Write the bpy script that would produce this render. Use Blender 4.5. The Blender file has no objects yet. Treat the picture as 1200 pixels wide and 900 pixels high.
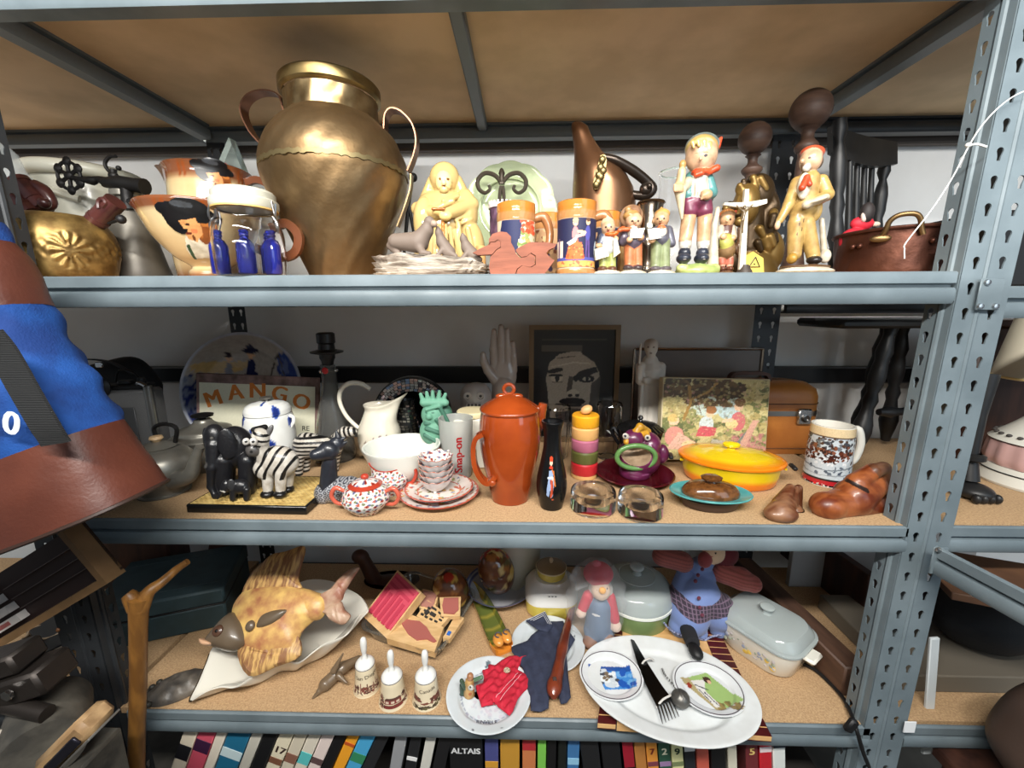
import bpy,math,random
import numpy as np
from mathutils import Vector,Matrix,Euler
pi=math.pi
random.seed(3)
RNG=np.random.default_rng(3)
SC=bpy.context.scene
COL=SC.collection
def c(r,g,b):
 o=[]
 for v in(r,g,b):
  v=v/255.0
  o.append(v/12.92 if v<=.04045 else((v+.055)/1.055)**2.4)
 return tuple(o)
FPX,CAMX,CAMY,CAMZ=478.1,1.0284,-0.8202,-0.0636
YAW,PITCH,ROLL=0.0263,-0.1865,-0.0039
_f=np.array([-math.sin(YAW)*math.cos(PITCH),math.cos(YAW)*math.cos(PITCH),math.sin(PITCH)])
_r0=np.array([math.cos(YAW),math.sin(YAW),0.0])
_u0=np.cross(_r0,_f)
_r=math.cos(ROLL)*_r0+math.sin(ROLL)*_u0
_u=-math.sin(ROLL)*_r0+math.cos(ROLL)*_u0
cd=bpy.data.cameras.new('camera')
cd.sensor_fit='HORIZONTAL'
cd.sensor_width=36.0
cd.lens=FPX/1200.0*36.0
cd.clip_start=0.02
cam=bpy.data.objects.new('camera',cd)
COL.objects.link(cam)
cam.matrix_world=Matrix(((_r[0],_u[0],-_f[0],CAMX),(_r[1],_u[1],-_f[1],CAMY),(_r[2],_u[2],-_f[2],CAMZ),(0,0,0,1)))
SC.camera=cam
wd=bpy.data.worlds.new('world')
SC.world=wd
wd.use_nodes=True
wd.node_tree.nodes['Background'].inputs[0].default_value=(0.80,0.90,1.0,1)
wd.node_tree.nodes['Background'].inputs[1].default_value=0.20
def area(name,loc,target,sx,sy,power,col):
 l=bpy.data.lights.new(name,'AREA')
 l.shape='RECTANGLE';l.size=sx;l.size_y=sy;l.energy=power;l.color=col
 o=bpy.data.objects.new(name,l)
 COL.objects.link(o)
 o.location=loc
 d=Vector(target)-Vector(loc)
 o.rotation_euler=d.to_track_quat('-Z','Y').to_euler()
 return o
area('far_tube_lamp',(0.9,-4.5,0.60),(0.9,0.3,0.1),3.4,0.06,140,(1.0,0.985,0.95))
area('aisle_tube_lamp',(0.95,-1.30,0.95),(0.95,0.2,-0.5),1.7,0.12,68,(1.0,0.97,0.91))
area('door_daylight',(3.0,-2.3,0.5),(1.2,0.2,-0.7),1.6,1.8,17,(0.70,0.86,1.0))
SC.view_settings.view_transform='Standard'
SC.view_settings.look='None'
SC.view_settings.gamma=1.0
SC.view_settings.use_curve_mapping=False
SC.view_settings.exposure=0.35
CP=np.array([CAMX,CAMY,CAMZ])
def ray(px,py):
 return _f+_r*((px-600)/FPX)-_u*((py-450)/FPX)
def onY(px,py,Y):
 d=ray(px,py)
 return CP+d*((Y-CAMY)/d[1])
def onZ(px,py,Z):
 d=ray(px,py)
 return CP+d*((Z-CAMZ)/d[2])
def mpp(p):
 return float((np.array(p)-CP)@_f)/FPX
Z1,Z2,Z3,ZT=0.0,-0.5268,-1.0417,0.5233
BW,DEP,BH=1.9,0.606,0.0605
def G(V,F,C=None):
 return(np.array(V,float).reshape(-1,3),list(F),C)
def J(*gs):
 gs=[g for g in gs if g is not None]
 V=np.concatenate([g[0]for g in gs]);F=[];n=0
 hasC=any(g[2]is not None for g in gs)
 Cs=[]
 for g in gs:
  F+=[tuple(i+n for i in f)for f in g[1]]
  n+=len(g[0])
  if hasC:
   Cs.append(g[2]if g[2]is not None else np.ones((len(g[0]),3)))
 return(V,F,np.concatenate(Cs)if hasC else None)
def T(g,loc=(0,0,0),rot=(0,0,0),s=1.0):
 M=np.array(Euler(rot).to_matrix())
 V=(g[0]*np.array(s))@M.T+np.array(loc)
 F=g[1]
 if np.prod(np.array(s)*np.ones(3))<0:
  F=[tuple(reversed(f))for f in F]
 return(V,F,g[2])
def W(g,fn):
 return(fn(g[0].copy()),g[1],g[2])
def tint(g,fn):
 C=fn(g[0])if callable(fn)else np.tile(np.array(fn,float),(len(g[0]),1))
 return(g[0],g[1],np.array(C,float))
def box(sx,sy,sz,cen=(0,0,0)):
 x,y,z=sx/2,sy/2,sz/2
 V=[(-x,-y,-z),(x,-y,-z),(x,y,-z),(-x,y,-z),(-x,-y,z),(x,-y,z),(x,y,z),(-x,y,z)]
 F=[(0,3,2,1),(4,5,6,7),(0,1,5,4),(1,2,6,5),(2,3,7,6),(3,0,4,7)]
 return T(G(V,F),cen)
def rbox(sx,sy,sz,b=.003,cen=(0,0,0)):
 V=[];F=[]
 for sgz in(-1,1):
  for(ix,iz)in((b,0),(0,b)):
   pass
 h=np.array([sx,sy,sz])/2
 b=min(b,.49*min(sx,sy,sz))
 idx={}
 for sx_ in(-1,1):
  for sy_ in(-1,1):
   for sz_ in(-1,1):
    s=np.array([sx_,sy_,sz_])
    for a in range(3):
     v=s*(h-b);v[a]=s[a]*h[a]
     idx[(sx_,sy_,sz_,a)]=len(V);V.append(v)
 for a in range(3):
  o=[i for i in range(3)if i!=a]
  for s in(-1,1):
   q=[]
   for(p,r)in((-1,-1),(1,-1),(1,1),(-1,1)):
    k=[0,0,0];k[a]=s;k[o[0]]=p;k[o[1]]=r
    q.append(idx[(k[0],k[1],k[2],a)])
   if(s>0)==(a==1):q.reverse()
   F.append(tuple(q))
 for a in range(3):
  o=[i for i in range(3)if i!=a]
  for p in(-1,1):
   for r in(-1,1):
    ks=[]
    for t in(-1,1):
     k=[0,0,0];k[a]=t;k[o[0]]=p;k[o[1]]=r;ks.append(tuple(k))
    F.append((idx[ks[0]+(o[0],)],idx[ks[1]+(o[0],)],idx[ks[1]+(o[1],)],idx[ks[0]+(o[1],)]))
 for k in[(x,y,z)for x in(-1,1)for y in(-1,1)for z in(-1,1)]:
  F.append((idx[k+(0,)],idx[k+(1,)],idx[k+(2,)]))
 V=np.array(V);F2=[]
 for f in F:
  cc=V[list(f)].mean(0);n=np.cross(V[f[1]]-V[f[0]],V[f[2]]-V[f[0]])
  F2.append(f if n@cc>0 else tuple(reversed(f)))
 return T(G(V,F2),cen)
def resamp(pts,m):
 P=np.array(pts,float)
 d=np.r_[0,np.cumsum(np.linalg.norm(np.diff(P,axis=0),axis=1))]
 t=np.linspace(0,d[-1],m)
 return np.stack([np.interp(t,d,P[:,k])for k in range(P.shape[1])],1)
def smooth(pts,n=6,closed=False):
 P=[np.array(p,float)for p in pts]
 m=len(P);o=[]
 rng=range(m if closed else m-1)
 for i in rng:
  if closed:
   a,b,cc,d=P[(i-1)%m],P[i],P[(i+1)%m],P[(i+2)%m]
  else:
   b,cc=P[i],P[i+1]
   a=P[i-1]if i>0 else 2*b-cc
   d=P[i+2]if i+2<m else 2*cc-b
  for k in range(n):
   t=k/n
   o.append(.5*((2*b)+(cc-a)*t+(2*a-5*b+4*cc-d)*t*t+(3*b-a-3*cc+d)*t**3))
 if not closed:o.append(P[-1])
 return np.array(o)
def lathe(prof,n=36,sx=1.0,sy=1.0):
 prof=np.array(prof,float)
 V=[];F=[];rings=[]
 for r,z in prof:
  if r<1e-6:
   rings.append([len(V)]);V.append((0,0,z))
  else:
   rings.append(list(range(len(V),len(V)+n)))
   for k in range(n):
    a=2*pi*k/n
    V.append((r*sx*math.sin(a),-r*sy*math.cos(a),z))
 for A,B in zip(rings[:-1],rings[1:]):
  if len(A)==1 and len(B)==1:continue
  for k in range(n):
   k2=(k+1)%n
   if len(A)==1:F.append((A[0],B[k2],B[k]))
   elif len(B)==1:F.append((A[k],A[k2],B[0]))
   else:F.append((A[k],A[k2],B[k2],B[k]))
 return G(V,F)
def slathe(prof,n=36,m=5,**k):
 return lathe(smooth(prof,m),n,**k)
def sweep(pts,sec,closed=False,caps=True,scale=None,up=None):
 """sweep 2D section (list of (a,b)) along pts"""
 P=np.array(pts,float);m=len(P);sec=np.array(sec,float);k=len(sec)
 if closed:tg=np.roll(P,-1,0)-np.roll(P,1,0)
 else:tg=np.gradient(P,axis=0)
 tg/=np.linalg.norm(tg,axis=1)[:,None]+1e-12
 nrm=np.array(up if up is not None else((0,0,1)if abs(tg[0][2])<.9 else(1,0,0)),float)
 V=[]
 for i in range(m):
  t=tg[i]
  if up is not None:nrm=np.array(up,float)
  nn=nrm-t*(nrm@t)
  if np.linalg.norm(nn)<1e-6:nn=np.cross(t,(0.3,.5,.8))
  nn/=np.linalg.norm(nn);nrm=nn
  bb=np.cross(t,nn)
  s=1.0 if scale is None else scale[i]
  s=np.array(s)*np.ones(2)
  for a,b in sec:V.append(P[i]+bb*a*s[0]+nn*b*s[1])
 F=[]
 for i in range(m if closed else m-1):
  j=(i+1)%m
  for q in range(k):
   q2=(q+1)%k
   F.append((i*k+q,i*k+q2,j*k+q2,j*k+q))
 if caps and not closed:
  F.append(tuple(range(k))[::-1]);F.append(tuple((m-1)*k+q for q in range(k)))
 return G(V,F)
def circ(r=1.0,n=8):
 return[(r*math.cos(2*pi*k/n),r*math.sin(2*pi*k/n))for k in range(n)]
def tube(pts,r,n=8,sm=0,closed=False,up=None):
 P=smooth(pts,sm,closed)if sm else np.array(pts,float)
 if np.ndim(r)==0:sc=[r]*len(P)
 else:
  r=np.array(r,float)
  sc=np.interp(np.linspace(0,1,len(P)),np.linspace(0,1,len(r)),r)
 return sweep(P,circ(1,n),closed,True,sc,up)
def strap(pts,w,t,sm=6,up=None,closed=False):
 P=smooth(pts,sm,closed)if sm else np.array(pts,float)
 return sweep(P,[(-w/2,-t/2),(w/2,-t/2),(w/2,t/2),(-w/2,t/2)],closed,True,None,up)
def ell(cen,r,n=16,m=10,rot=(0,0,0)):
 r=np.array(r,float)*np.ones(3)
 prof=[(math.sin(pi*i/m),-math.cos(pi*i/m))for i in range(m+1)]
 prof[0]=(0,-1);prof[-1]=(0,1)
 return T(T(lathe(prof,n),s=r),cen,rot)
def extr(poly,t,y0=0.0):
 """polygon (x,z) ccw seen from -Y, extruded in +Y from y0 to y0+t"""
 P=np.array(poly,float);n=len(P)
 a=.5*sum(P[i-1][0]*P[i][1]-P[i][0]*P[i-1][1]for i in range(n))
 if a<0:P=P[::-1]
 V=[(p[0],y0,p[1])for p in P]+[(p[0],y0+t,p[1])for p in P]
 F=[tuple(range(n)),tuple(range(2*n-1,n-1,-1))]
 for i in range(n):
  j=(i+1)%n
  F.append((i,i+n,j+n,j))
 return G(V,F)
def flat(g):
 return T(g,rot=(-pi/2,0,0))
def surf(fn,nu,nv,cu=False,cv=False):
 us=np.linspace(0,1,nu,endpoint=not cu);vs=np.linspace(0,1,nv,endpoint=not cv)
 U,Vv=np.meshgrid(us,vs,indexing='ij')
 P=np.stack(np.broadcast_arrays(*fn(U,Vv)),-1).reshape(-1,3)
 F=[]
 for i in range(nu if cu else nu-1):
  for j in range(nv if cv else nv-1):
   a,b=i,(i+1)%nu;d,e=j,(j+1)%nv
   F.append((a*nv+d,b*nv+d,b*nv+e,a*nv+e))
 return G(P,F)
def uvgrid(nu,nv):
 U,Vv=np.meshgrid(np.linspace(0,1,nu),np.linspace(0,1,nv),indexing='ij')
 return U.ravel(),Vv.ravel()
def decal(cv,fn,nu,nv):
 g=surf(fn,nu,nv)
 u,v=uvgrid(nu,nv)
 return(g[0],g[1],cv.at(u,v))
def text(s,size,ext=.0004,bold=False):
 cu=bpy.data.curves.new('t','FONT');cu.body=s;cu.size=size;cu.extrude=ext
 cu.align_x='CENTER';cu.align_y='CENTER';cu.resolution_u=3
 o=bpy.data.objects.new('t',cu);COL.objects.link(o)
 me=bpy.data.meshes.new_from_object(o)
 V=np.array([v.co for v in me.vertices]).reshape(-1,3);F=[tuple(p.vertices)for p in me.polygons]
 bpy.data.objects.remove(o);bpy.data.curves.remove(cu);bpy.data.meshes.remove(me)
 g=G(V,F)
 return J(g,T(g,(size*.035,0,.00004)),T(g,(-size*.035,0,-.00004)))if bold else g
def stand(g):return T(g,rot=(pi/2,0,0))
class Cv:
 """small painted picture, u right, v up"""
 def __init__(s,w,h,bg):
  s.w,s.h=w,h;s.A=np.tile(np.array(bg,float),(h,w,1))
  s.X,s.Y=np.meshgrid((np.arange(w)+.5)/w,(np.arange(h)+.5)/h)
  s.r=np.random.default_rng(5)
 def put(s,m,col,a=1.0):
  s.A[m]=s.A[m]*(1-a)+np.array(col)*a;return s
 def ell(s,x,y,rx,ry,col,rot=0,a=1.0):
  dx,dy=s.X-x,s.Y-y;cr,sr=math.cos(rot),math.sin(rot)
  return s.put(((dx*cr+dy*sr)/rx)**2+((-dx*sr+dy*cr)/ry)**2<1,col,a)
 def poly(s,pts,col,a=1.0):
  m=np.zeros(s.X.shape,bool);n=len(pts)
  for i in range(n):
   (x0,y0),(x1,y1)=pts[i-1],pts[i]
   if y0==y1:continue
   k=((s.Y>y0)!=(s.Y>y1))&(s.X<(x1-x0)*(s.Y-y0)/(y1-y0)+x0)
   m^=k
  return s.put(m,col,a)
 def rect(s,x0,y0,x1,y1,col,a=1.0):
  return s.put((s.X>x0)&(s.X<x1)&(s.Y>y0)&(s.Y<y1),col,a)
 def line(s,pts,w,col,a=1.0):
  asp=s.w/s.h
  for(x0,y0),(x1,y1)in zip(pts[:-1],pts[1:]):
   dx,dy=(x1-x0)*asp,y1-y0;L=dx*dx+dy*dy+1e-9
   t=np.clip(((s.X-x0)*asp*dx+(s.Y-y0)*dy)/L,0,1)
   s.put(((s.X-x0)*asp-t*dx)**2+(s.Y-y0-t*dy)**2<w*w,col,a)
  return s
 def dots(s,n,cols,r,reg=(0,0,1,1),a=1.0):
  for _ in range(n):
   q=s.r.uniform(.6,1.4)
   s.ell(s.r.uniform(reg[0],reg[2]),s.r.uniform(reg[1],reg[3]),r*q*s.h/s.w,r*s.r.uniform(.5,1.3),cols[s.r.integers(len(cols))],s.r.uniform(0,3),a)
  return s
 def noise(s,amt):
  s.A*=1+s.r.uniform(-amt,amt,s.A.shape[:2]+(1,));return s
 def at(s,u,v):
  i=np.clip((np.asarray(u)*s.w).astype(int),0,s.w-1);j=np.clip((np.asarray(v)*s.h).astype(int),0,s.h-1)
  return s.A[j,i]
def _sd(p,X):
 if p[0]=='c':
  a,b=np.array(p[1],float),np.array(p[2],float);ra,rb=p[3],p[4]
  d=b-a;t=np.clip(((X-a)@d)/(d@d+1e-12),0,1)
  return np.linalg.norm(X-a-t[...,None]*d,axis=-1)-(ra+(rb-ra)*t)
 r=np.array(p[2],float);Y=X-np.array(p[1],float)
 if len(p)>5 and p[5]is not None:Y=Y@np.array(Euler(p[5]).to_matrix())
 k0=np.linalg.norm(Y/r,axis=-1);k1=np.linalg.norm(Y/(r*r),axis=-1)
 return k0*(k0-1)/(k1+1e-9)
def _pc(p):return(p[5],p[6])if p[0]=='c' else(p[3],p[4])
def sculpt(prims,vox,k=.008,paints=(),sc=1.0,pfn=None):
 """returns {part: geo with colours}. prims: ('c',a,b,ra,rb,part,col) or ('e',c,r,part,col[,rot])"""
 lo=np.full(3,9e9);hi=-lo
 for p in prims:
  if p[0]=='c':q=np.array([p[1],p[2]],float);R=max(p[3],p[4])
  else:q=np.array([p[1]],float);R=max(p[2])
  lo=np.minimum(lo,q.min(0)-R);hi=np.maximum(hi,q.max(0)+R)
 lo-=2.5*vox;hi+=2.5*vox
 n=np.ceil((hi-lo)/vox).astype(int)+1
 ax=[lo[i]+vox*np.arange(n[i])for i in range(3)]
 D=np.full(tuple(n),9.0)
 for p in prims:
  if p[0]=='s':continue
  if p[0]=='c':q=np.array([p[1],p[2]],float);R=max(p[3],p[4])
  else:q=np.array([p[1]],float);R=max(p[2])
  a=np.clip(np.floor((q.min(0)-R-lo-2*k)/vox).astype(int)-2,0,n-1)
  b=np.clip(np.ceil((q.max(0)+R-lo+2*k)/vox).astype(int)+3,1,n)
  sl=tuple(slice(a[i],b[i])for i in range(3))
  X=np.stack(np.meshgrid(*[ax[i][sl[i]]for i in range(3)],indexing='ij'),-1)
  d=_sd(p,X);e=D[sl]
  h=np.maximum(k-np.abs(d-e),0)/k
  D[sl]=np.minimum(d,e)-h*h*k*.25
 for p in prims:
  if p[0]!='s':continue
  X=np.stack(np.meshgrid(*ax,indexing='ij'),-1)
  D=np.maximum(D,-_sd(p,X))
 S=D<0
 cs=[(i,j,l)for i in(0,1)for j in(0,1)for l in(0,1)]
 sh=lambda A,o:A[o[0]:A.shape[0]-1+o[0],o[1]:A.shape[1]-1+o[1],o[2]:A.shape[2]-1+o[2]]
 cnt=sum(sh(S,o).astype(np.int8)for o in cs)
 act=(cnt>0)&(cnt<8)
 ci=np.argwhere(act)
 vid=np.full(act.shape,-1);vid[act]=np.arange(len(ci))
 val={o:D[ci[:,0]+o[0],ci[:,1]+o[1],ci[:,2]+o[2]]for o in cs}
 acc=np.zeros((len(ci),3));num=np.zeros(len(ci))
 for o in cs:
  for a in range(3):
   if o[a]:continue
   o2=list(o);o2[a]=1;o2=tuple(o2)
   d0,d1=val[o],val[o2];m=(d0<0)!=(d1<0)
   t=np.where(m,d0/np.where(m,d0-d1,1),0)
   pt=np.tile(np.array(o,float),(len(ci),1));pt[:,a]=t
   acc[m]+=pt[m];num[m]+=1
 V=lo+vox*(ci+acc/num[:,None])
 F=[]
 for a in range(3):
  b,cc=(a+1)%3,(a+2)%3
  s0=[slice(1,-1)]*3;s0[a]=slice(0,-1);s1=list(s0);s1[a]=slice(1,None)
  A0=S[tuple(s0)];A1=S[tuple(s1)]
  e=np.argwhere(A0!=A1)
  inside=A0[e[:,0],e[:,1],e[:,2]]
  e=e+1;e[:,a]-=1
  def vv(db,dc):
   q=e.copy();q[:,b]+=db;q[:,cc]+=dc
   return vid[q[:,0],q[:,1],q[:,2]]
  Q=np.stack([vv(-1,-1),vv(0,-1),vv(0,0),vv(-1,0)],1)
  Q[~inside]=Q[~inside][:,::-1]
  F.append(Q)
 F=np.concatenate(F)
 F=F[(F>=0).all(1)]
 parts=[];cols=[]
 for p in prims:
  q=_pc(p);parts.append(q[0]);cols.append(q[1])
 names=list(dict.fromkeys(parts));pi_=np.array([names.index(q)for q in parts]);cols=np.array(cols,float)
 fc=V[F].mean(1)
 fd=np.abs(np.stack([_sd(p,fc)for p in prims],1))
 fl=pi_[fd.argmin(1)]
 vd=np.abs(np.stack([_sd(p,V)for p in prims],1))
 out={}
 for k_,nm in enumerate(names):
  f=F[fl==k_]
  if len(f)<4:continue
  u,inv=np.unique(f,return_inverse=True)
  dd=vd[u][:,pi_==k_]
  C=cols[pi_==k_][dd.argmin(1)]
  Vu=V[u]
  for pt in paints:
   if len(pt)>3 and pt[3]!=nm:continue
   m=(((Vu-np.array(pt[0]))/(np.array(pt[1])*np.ones(3)))**2).sum(1)<1
   C[m]=pt[2]
  if pfn:C=pfn(Vu,nm,C)
  out[nm]=(Vu*sc,[tuple(q)for q in inv.reshape(-1,4)],C)
 return out
MATS={}
def mat(name,col=None,rough=.5,metal=0.0,col2=None,ns=20,bump=0.0,bs=120,coat=0.0,trans=0.0,ior=1.45,spec=.5,attr=False,wave=None,alpha=1.0,sheen=0.0,r2=None,lo=.38,hi=.62,stretch=None):
 if name in MATS:return MATS[name]
 m=bpy.data.materials.new(name);m.use_nodes=True
 nt=m.node_tree;N=nt.nodes;L=nt.links
 b=N['Principled BSDF']
 b.inputs['Roughness'].default_value=rough;b.inputs['Metallic'].default_value=metal
 b.inputs['IOR'].default_value=ior;b.inputs['Transmission Weight'].default_value=trans
 b.inputs['Coat Weight'].default_value=coat;b.inputs['Coat Roughness'].default_value=.08
 b.inputs['Specular IOR Level'].default_value=spec;b.inputs['Alpha'].default_value=alpha
 b.inputs['Sheen Weight'].default_value=sheen
 if col is not None:b.inputs['Base Color'].default_value=(*col,1)
 tc=N.new('ShaderNodeTexCoord');vec=tc.outputs['Object']
 if stretch:
  mp=N.new('ShaderNodeMapping');mp.inputs['Scale'].default_value=stretch
  L.new(vec,mp.inputs['Vector']);vec=mp.outputs[0]
 src=None
 if attr:
  at=N.new('ShaderNodeAttribute');at.attribute_name='Col';src=at.outputs['Color']
 if col2 is not None or r2 is not None:
  n=N.new('ShaderNodeTexNoise');n.inputs['Scale'].default_value=ns;n.inputs['Detail'].default_value=6
  L.new(vec,n.inputs['Vector'])
  rp=N.new('ShaderNodeMapRange');rp.inputs[1].default_value=lo;rp.inputs[2].default_value=hi
  L.new(n.outputs['Fac'],rp.inputs[0])
  if col2 is not None:
   mx=N.new('ShaderNodeMix');mx.data_type='RGBA'
   L.new(rp.outputs[0],mx.inputs[0])
   if attr:
    mx.blend_type='MULTIPLY';mx.inputs[7].default_value=(*col2,1);L.new(src,mx.inputs[6])
   else:
    mx.inputs[6].default_value=(*col,1);mx.inputs[7].default_value=(*col2,1)
   src=mx.outputs[2]
  if r2 is not None:
   r_=N.new('ShaderNodeMapRange');r_.inputs[3].default_value=rough;r_.inputs[4].default_value=r2
   L.new(rp.outputs[0],r_.inputs[0]);L.new(r_.outputs[0],b.inputs['Roughness'])
 if src is not None:L.new(src,b.inputs['Base Color'])
 if bump or wave:
  bp=N.new('ShaderNodeBump');bp.inputs['Strength'].default_value=bump or .4;bp.inputs['Distance'].default_value=.004
  if wave:
   w=N.new('ShaderNodeTexWave');w.inputs['Scale'].default_value=wave[0];w.inputs['Distortion'].default_value=wave[1]
   w.bands_direction=wave[2];L.new(vec,w.inputs['Vector']);L.new(w.outputs['Fac'],bp.inputs['Height'])
  else:
   n2=N.new('ShaderNodeTexNoise');n2.inputs['Scale'].default_value=bs;n2.inputs['Detail'].default_value=4
   L.new(vec,n2.inputs['Vector']);L.new(n2.outputs['Fac'],bp.inputs['Height'])
  L.new(bp.outputs[0],b.inputs['Normal'])
 MATS[name]=m
 return m
def tag(o,label=None,cat=None,group=None,kind=None):
 if label:o['label']=label
 if cat:o['category']=cat
 if group:o['group']=group
 if kind:o['kind']=kind
 return o
def obj(name,g,m,parent=None,label=None,cat=None,loc=None,rot=None,group=None,kind=None,ang=38):
 me=bpy.data.meshes.new(name)
 if parent is not None and parent.type=='EMPTY' and not parent.name.startswith('shelving')and abs(parent.rotation_euler.x)+abs(parent.rotation_euler.y)<1e-6 and min(abs(parent.location.z-q)for q in(Z1,Z2,Z3))<.002:g[0][:,2]=np.maximum(g[0][:,2],0)
 me.from_pydata(g[0].tolist(),[],g[1])
 if g[2]is not None:
  a=me.attributes.new('Col','FLOAT_COLOR','POINT')
  a.data.foreach_set('color',np.c_[np.clip(g[2],0,1),np.ones(len(g[2]))].astype(np.float32).ravel())
 me.validate()
 me.materials.append(m)
 me.shade_smooth()
 if ang:me.set_sharp_from_angle(angle=math.radians(ang))
 o=bpy.data.objects.new(name,me);COL.objects.link(o)
 if parent is not None:o.parent=parent
 if loc is not None:o.location=loc
 if rot is not None:o.rotation_euler=rot
 return tag(o,label,cat,group,kind)
def thing(name,label,cat,loc=(0,0,0),rot=(0,0,0),group=None):
 o=bpy.data.objects.new(name,None);COL.objects.link(o)
 o.empty_display_size=.03
 o.location=loc
 o.rotation_euler=rot if np.ndim(rot)else(0,0,rot)
 return tag(o,label,cat,group)
def copy_tree(o,loc=None,rot=None,label=None,parent=None):
 r=o.copy();COL.objects.link(r)
 if parent is not None:r.parent=parent
 if loc is not None:r.location=loc
 if rot is not None:r.rotation_euler=rot if np.ndim(rot)else(0,0,rot)
 if label:r['label']=label
 for ch in list(o.children):copy_tree(ch,parent=r)
 return r
SING={'shoes':'shoe','legs':'leg','socks':'sock','sleeves':'sleeve','curls':'curl','beads':'bead'}
def islands(g):
 F=np.array(g[1]);n=len(g[0]);lab=np.arange(n)
 while True:
  m=lab[F].min(1);new=lab.copy()
  for k in range(F.shape[1]):np.minimum.at(new,F[:,k],m)
  new=new[new]
  if(new==lab).all():break
  lab=new
 fl=lab[F[:,0]];ids,cnt=np.unique(fl,return_counts=True)
 big=ids[cnt>=14]
 if len(big)<2 or len(big)>8:return[g]
 out=[]
 top=ids[cnt.argmax()]
 for b in big:
  f=F[(fl==b)|((b==top)&~np.isin(fl,big))]
  u,inv=np.unique(f,return_inverse=True)
  out.append((g[0][u],[tuple(q)for q in inv.reshape(-1,F.shape[1])],g[2][u]))
 return out
def sculpted(name,label,cat,loc,rz,prims,vox,m,k=.008,paints=(),sc=1.0,group=None,plabels=None,rot=None,pfn=None):
 t=thing(name,label,cat,loc,rot if rot is not None else rz,group)
 ps=sculpt(prims,vox,k,paints,sc,pfn)
 for nm,g in ps.items():
  g[0][:,2]=np.maximum(g[0][:,2],0)
  for gi in islands(g):
   o=obj(nm if gi is g else SING.get(nm,nm),gi,m,t,ang=60)
   if plabels and nm in plabels:o['label']=plabels[nm]
 return t
PAINT=mat('painted_glaze',rough=.34,attr=True,coat=.2,col2=c(184,178,170),ns=60,lo=.1,hi=.7)
MATTE=mat('painted_matte',rough=.62,attr=True)
PRINT=mat('flat_print',rough=.5,attr=True)
GLAZE=mat('painted_porcelain',rough=.14,attr=True,coat=.4,col2=c(236,234,230),ns=30,lo=.1,hi=.9)
BLACK=mat('black_lacquer',c(14,14,15),rough=.25)
BLACKM=mat('black_plastic',c(20,20,22),rough=.5)
WHITEP=mat('white_porcelain',c(232,232,228),rough=.12,coat=.4)
GLASS=mat('clear_glass',(1,1,1),rough=.02,trans=1.0,ior=1.45)
STEEL=mat('bright_steel',c(190,190,190),rough=.25,metal=1)
# ================================================================== SETTING
WALLM=mat('wall_paint',c(240,241,240),rough=.8,col2=c(232,232,230),ns=4,bump=.08,bs=60)
WY=0.69
FZ=-1.70
obj('wall_back',box(6.0,.06,4.2,(1.0,WY+.03,.2)),WALLM,kind='structure')
obj('lamp_blocker',box(3.9,.08,1.88,(.35,-1.66,-.74)),mat('blocker_grey',c(150,148,142),rough=.8),kind='structure')  # unseen wall added behind the camera to keep the far lamp off lower shelves
obj('floor',box(6.0,4.2,.05,(1.0,-1.2,FZ-.025)),mat('concrete',c(96,92,86),rough=.8,col2=c(70,68,64),ns=6),kind='structure')
_a,_b=onY(500,429,.66),onY(500,448,.66)
obj('trim_1',rbox(4.4,.03,_a[2]-_b[2],.006,(1.0,.655,(_a[2]+_b[2])/2)),mat('black_rail',c(22,22,24),rough=.4),kind='structure')
obj('trim_2',rbox(4.4,.03,.035,.006,(1.0,.665,onY(600,169,.66)[2])),mat('dark_batten',c(74,64,56),rough=.6),kind='structure')
SGREY=mat('grey_enamel_steel',c(112,124,130),rough=.38,col2=c(98,110,116),ns=9,r2=.5,spec=.5,bump=.04,bs=200)
DGREY=mat('shaded_enamel_steel',c(46,49,52),rough=.4,col2=c(36,38,41),ns=9)  # darker copy of the grey enamel; carries the left post's shade as colour
CHIP=mat('chipboard',c(196,164,124),rough=.75,col2=c(160,126,92),ns=260,bump=.1,bs=300,lo=.35,hi=.7)
HARD=mat('hardboard',c(232,202,160),rough=.7,col2=c(214,184,142),ns=7,bump=.05,bs=150)
def beam_geo(L,z0=0.0,h=BH):
 sec=[(.000,0),(-.004,-.003),(-.004,-.022),(.006,-.025),(.006,-.029),(-.003,-.031),(-.006,-.036),(-.006,-.054),(-.002,-.0605),(.030,-.0605),(.030,-.056),(.010,-.052),(.010,-.020),(.030,-.020),(.030,-.017),(.0035,-.017),(.0035,-.0002)]
 V=[];n=len(sec)
 for x in(0,L):
  V+=[(x,y,z)for y,z in sec]
 F=[tuple(range(n)),tuple(range(2*n-1,n-1,-1))]
 for i in range(n):
  j=(i+1)%n
  F.append((i,i+n,j+n,j))
 return G(V,F)
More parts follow.
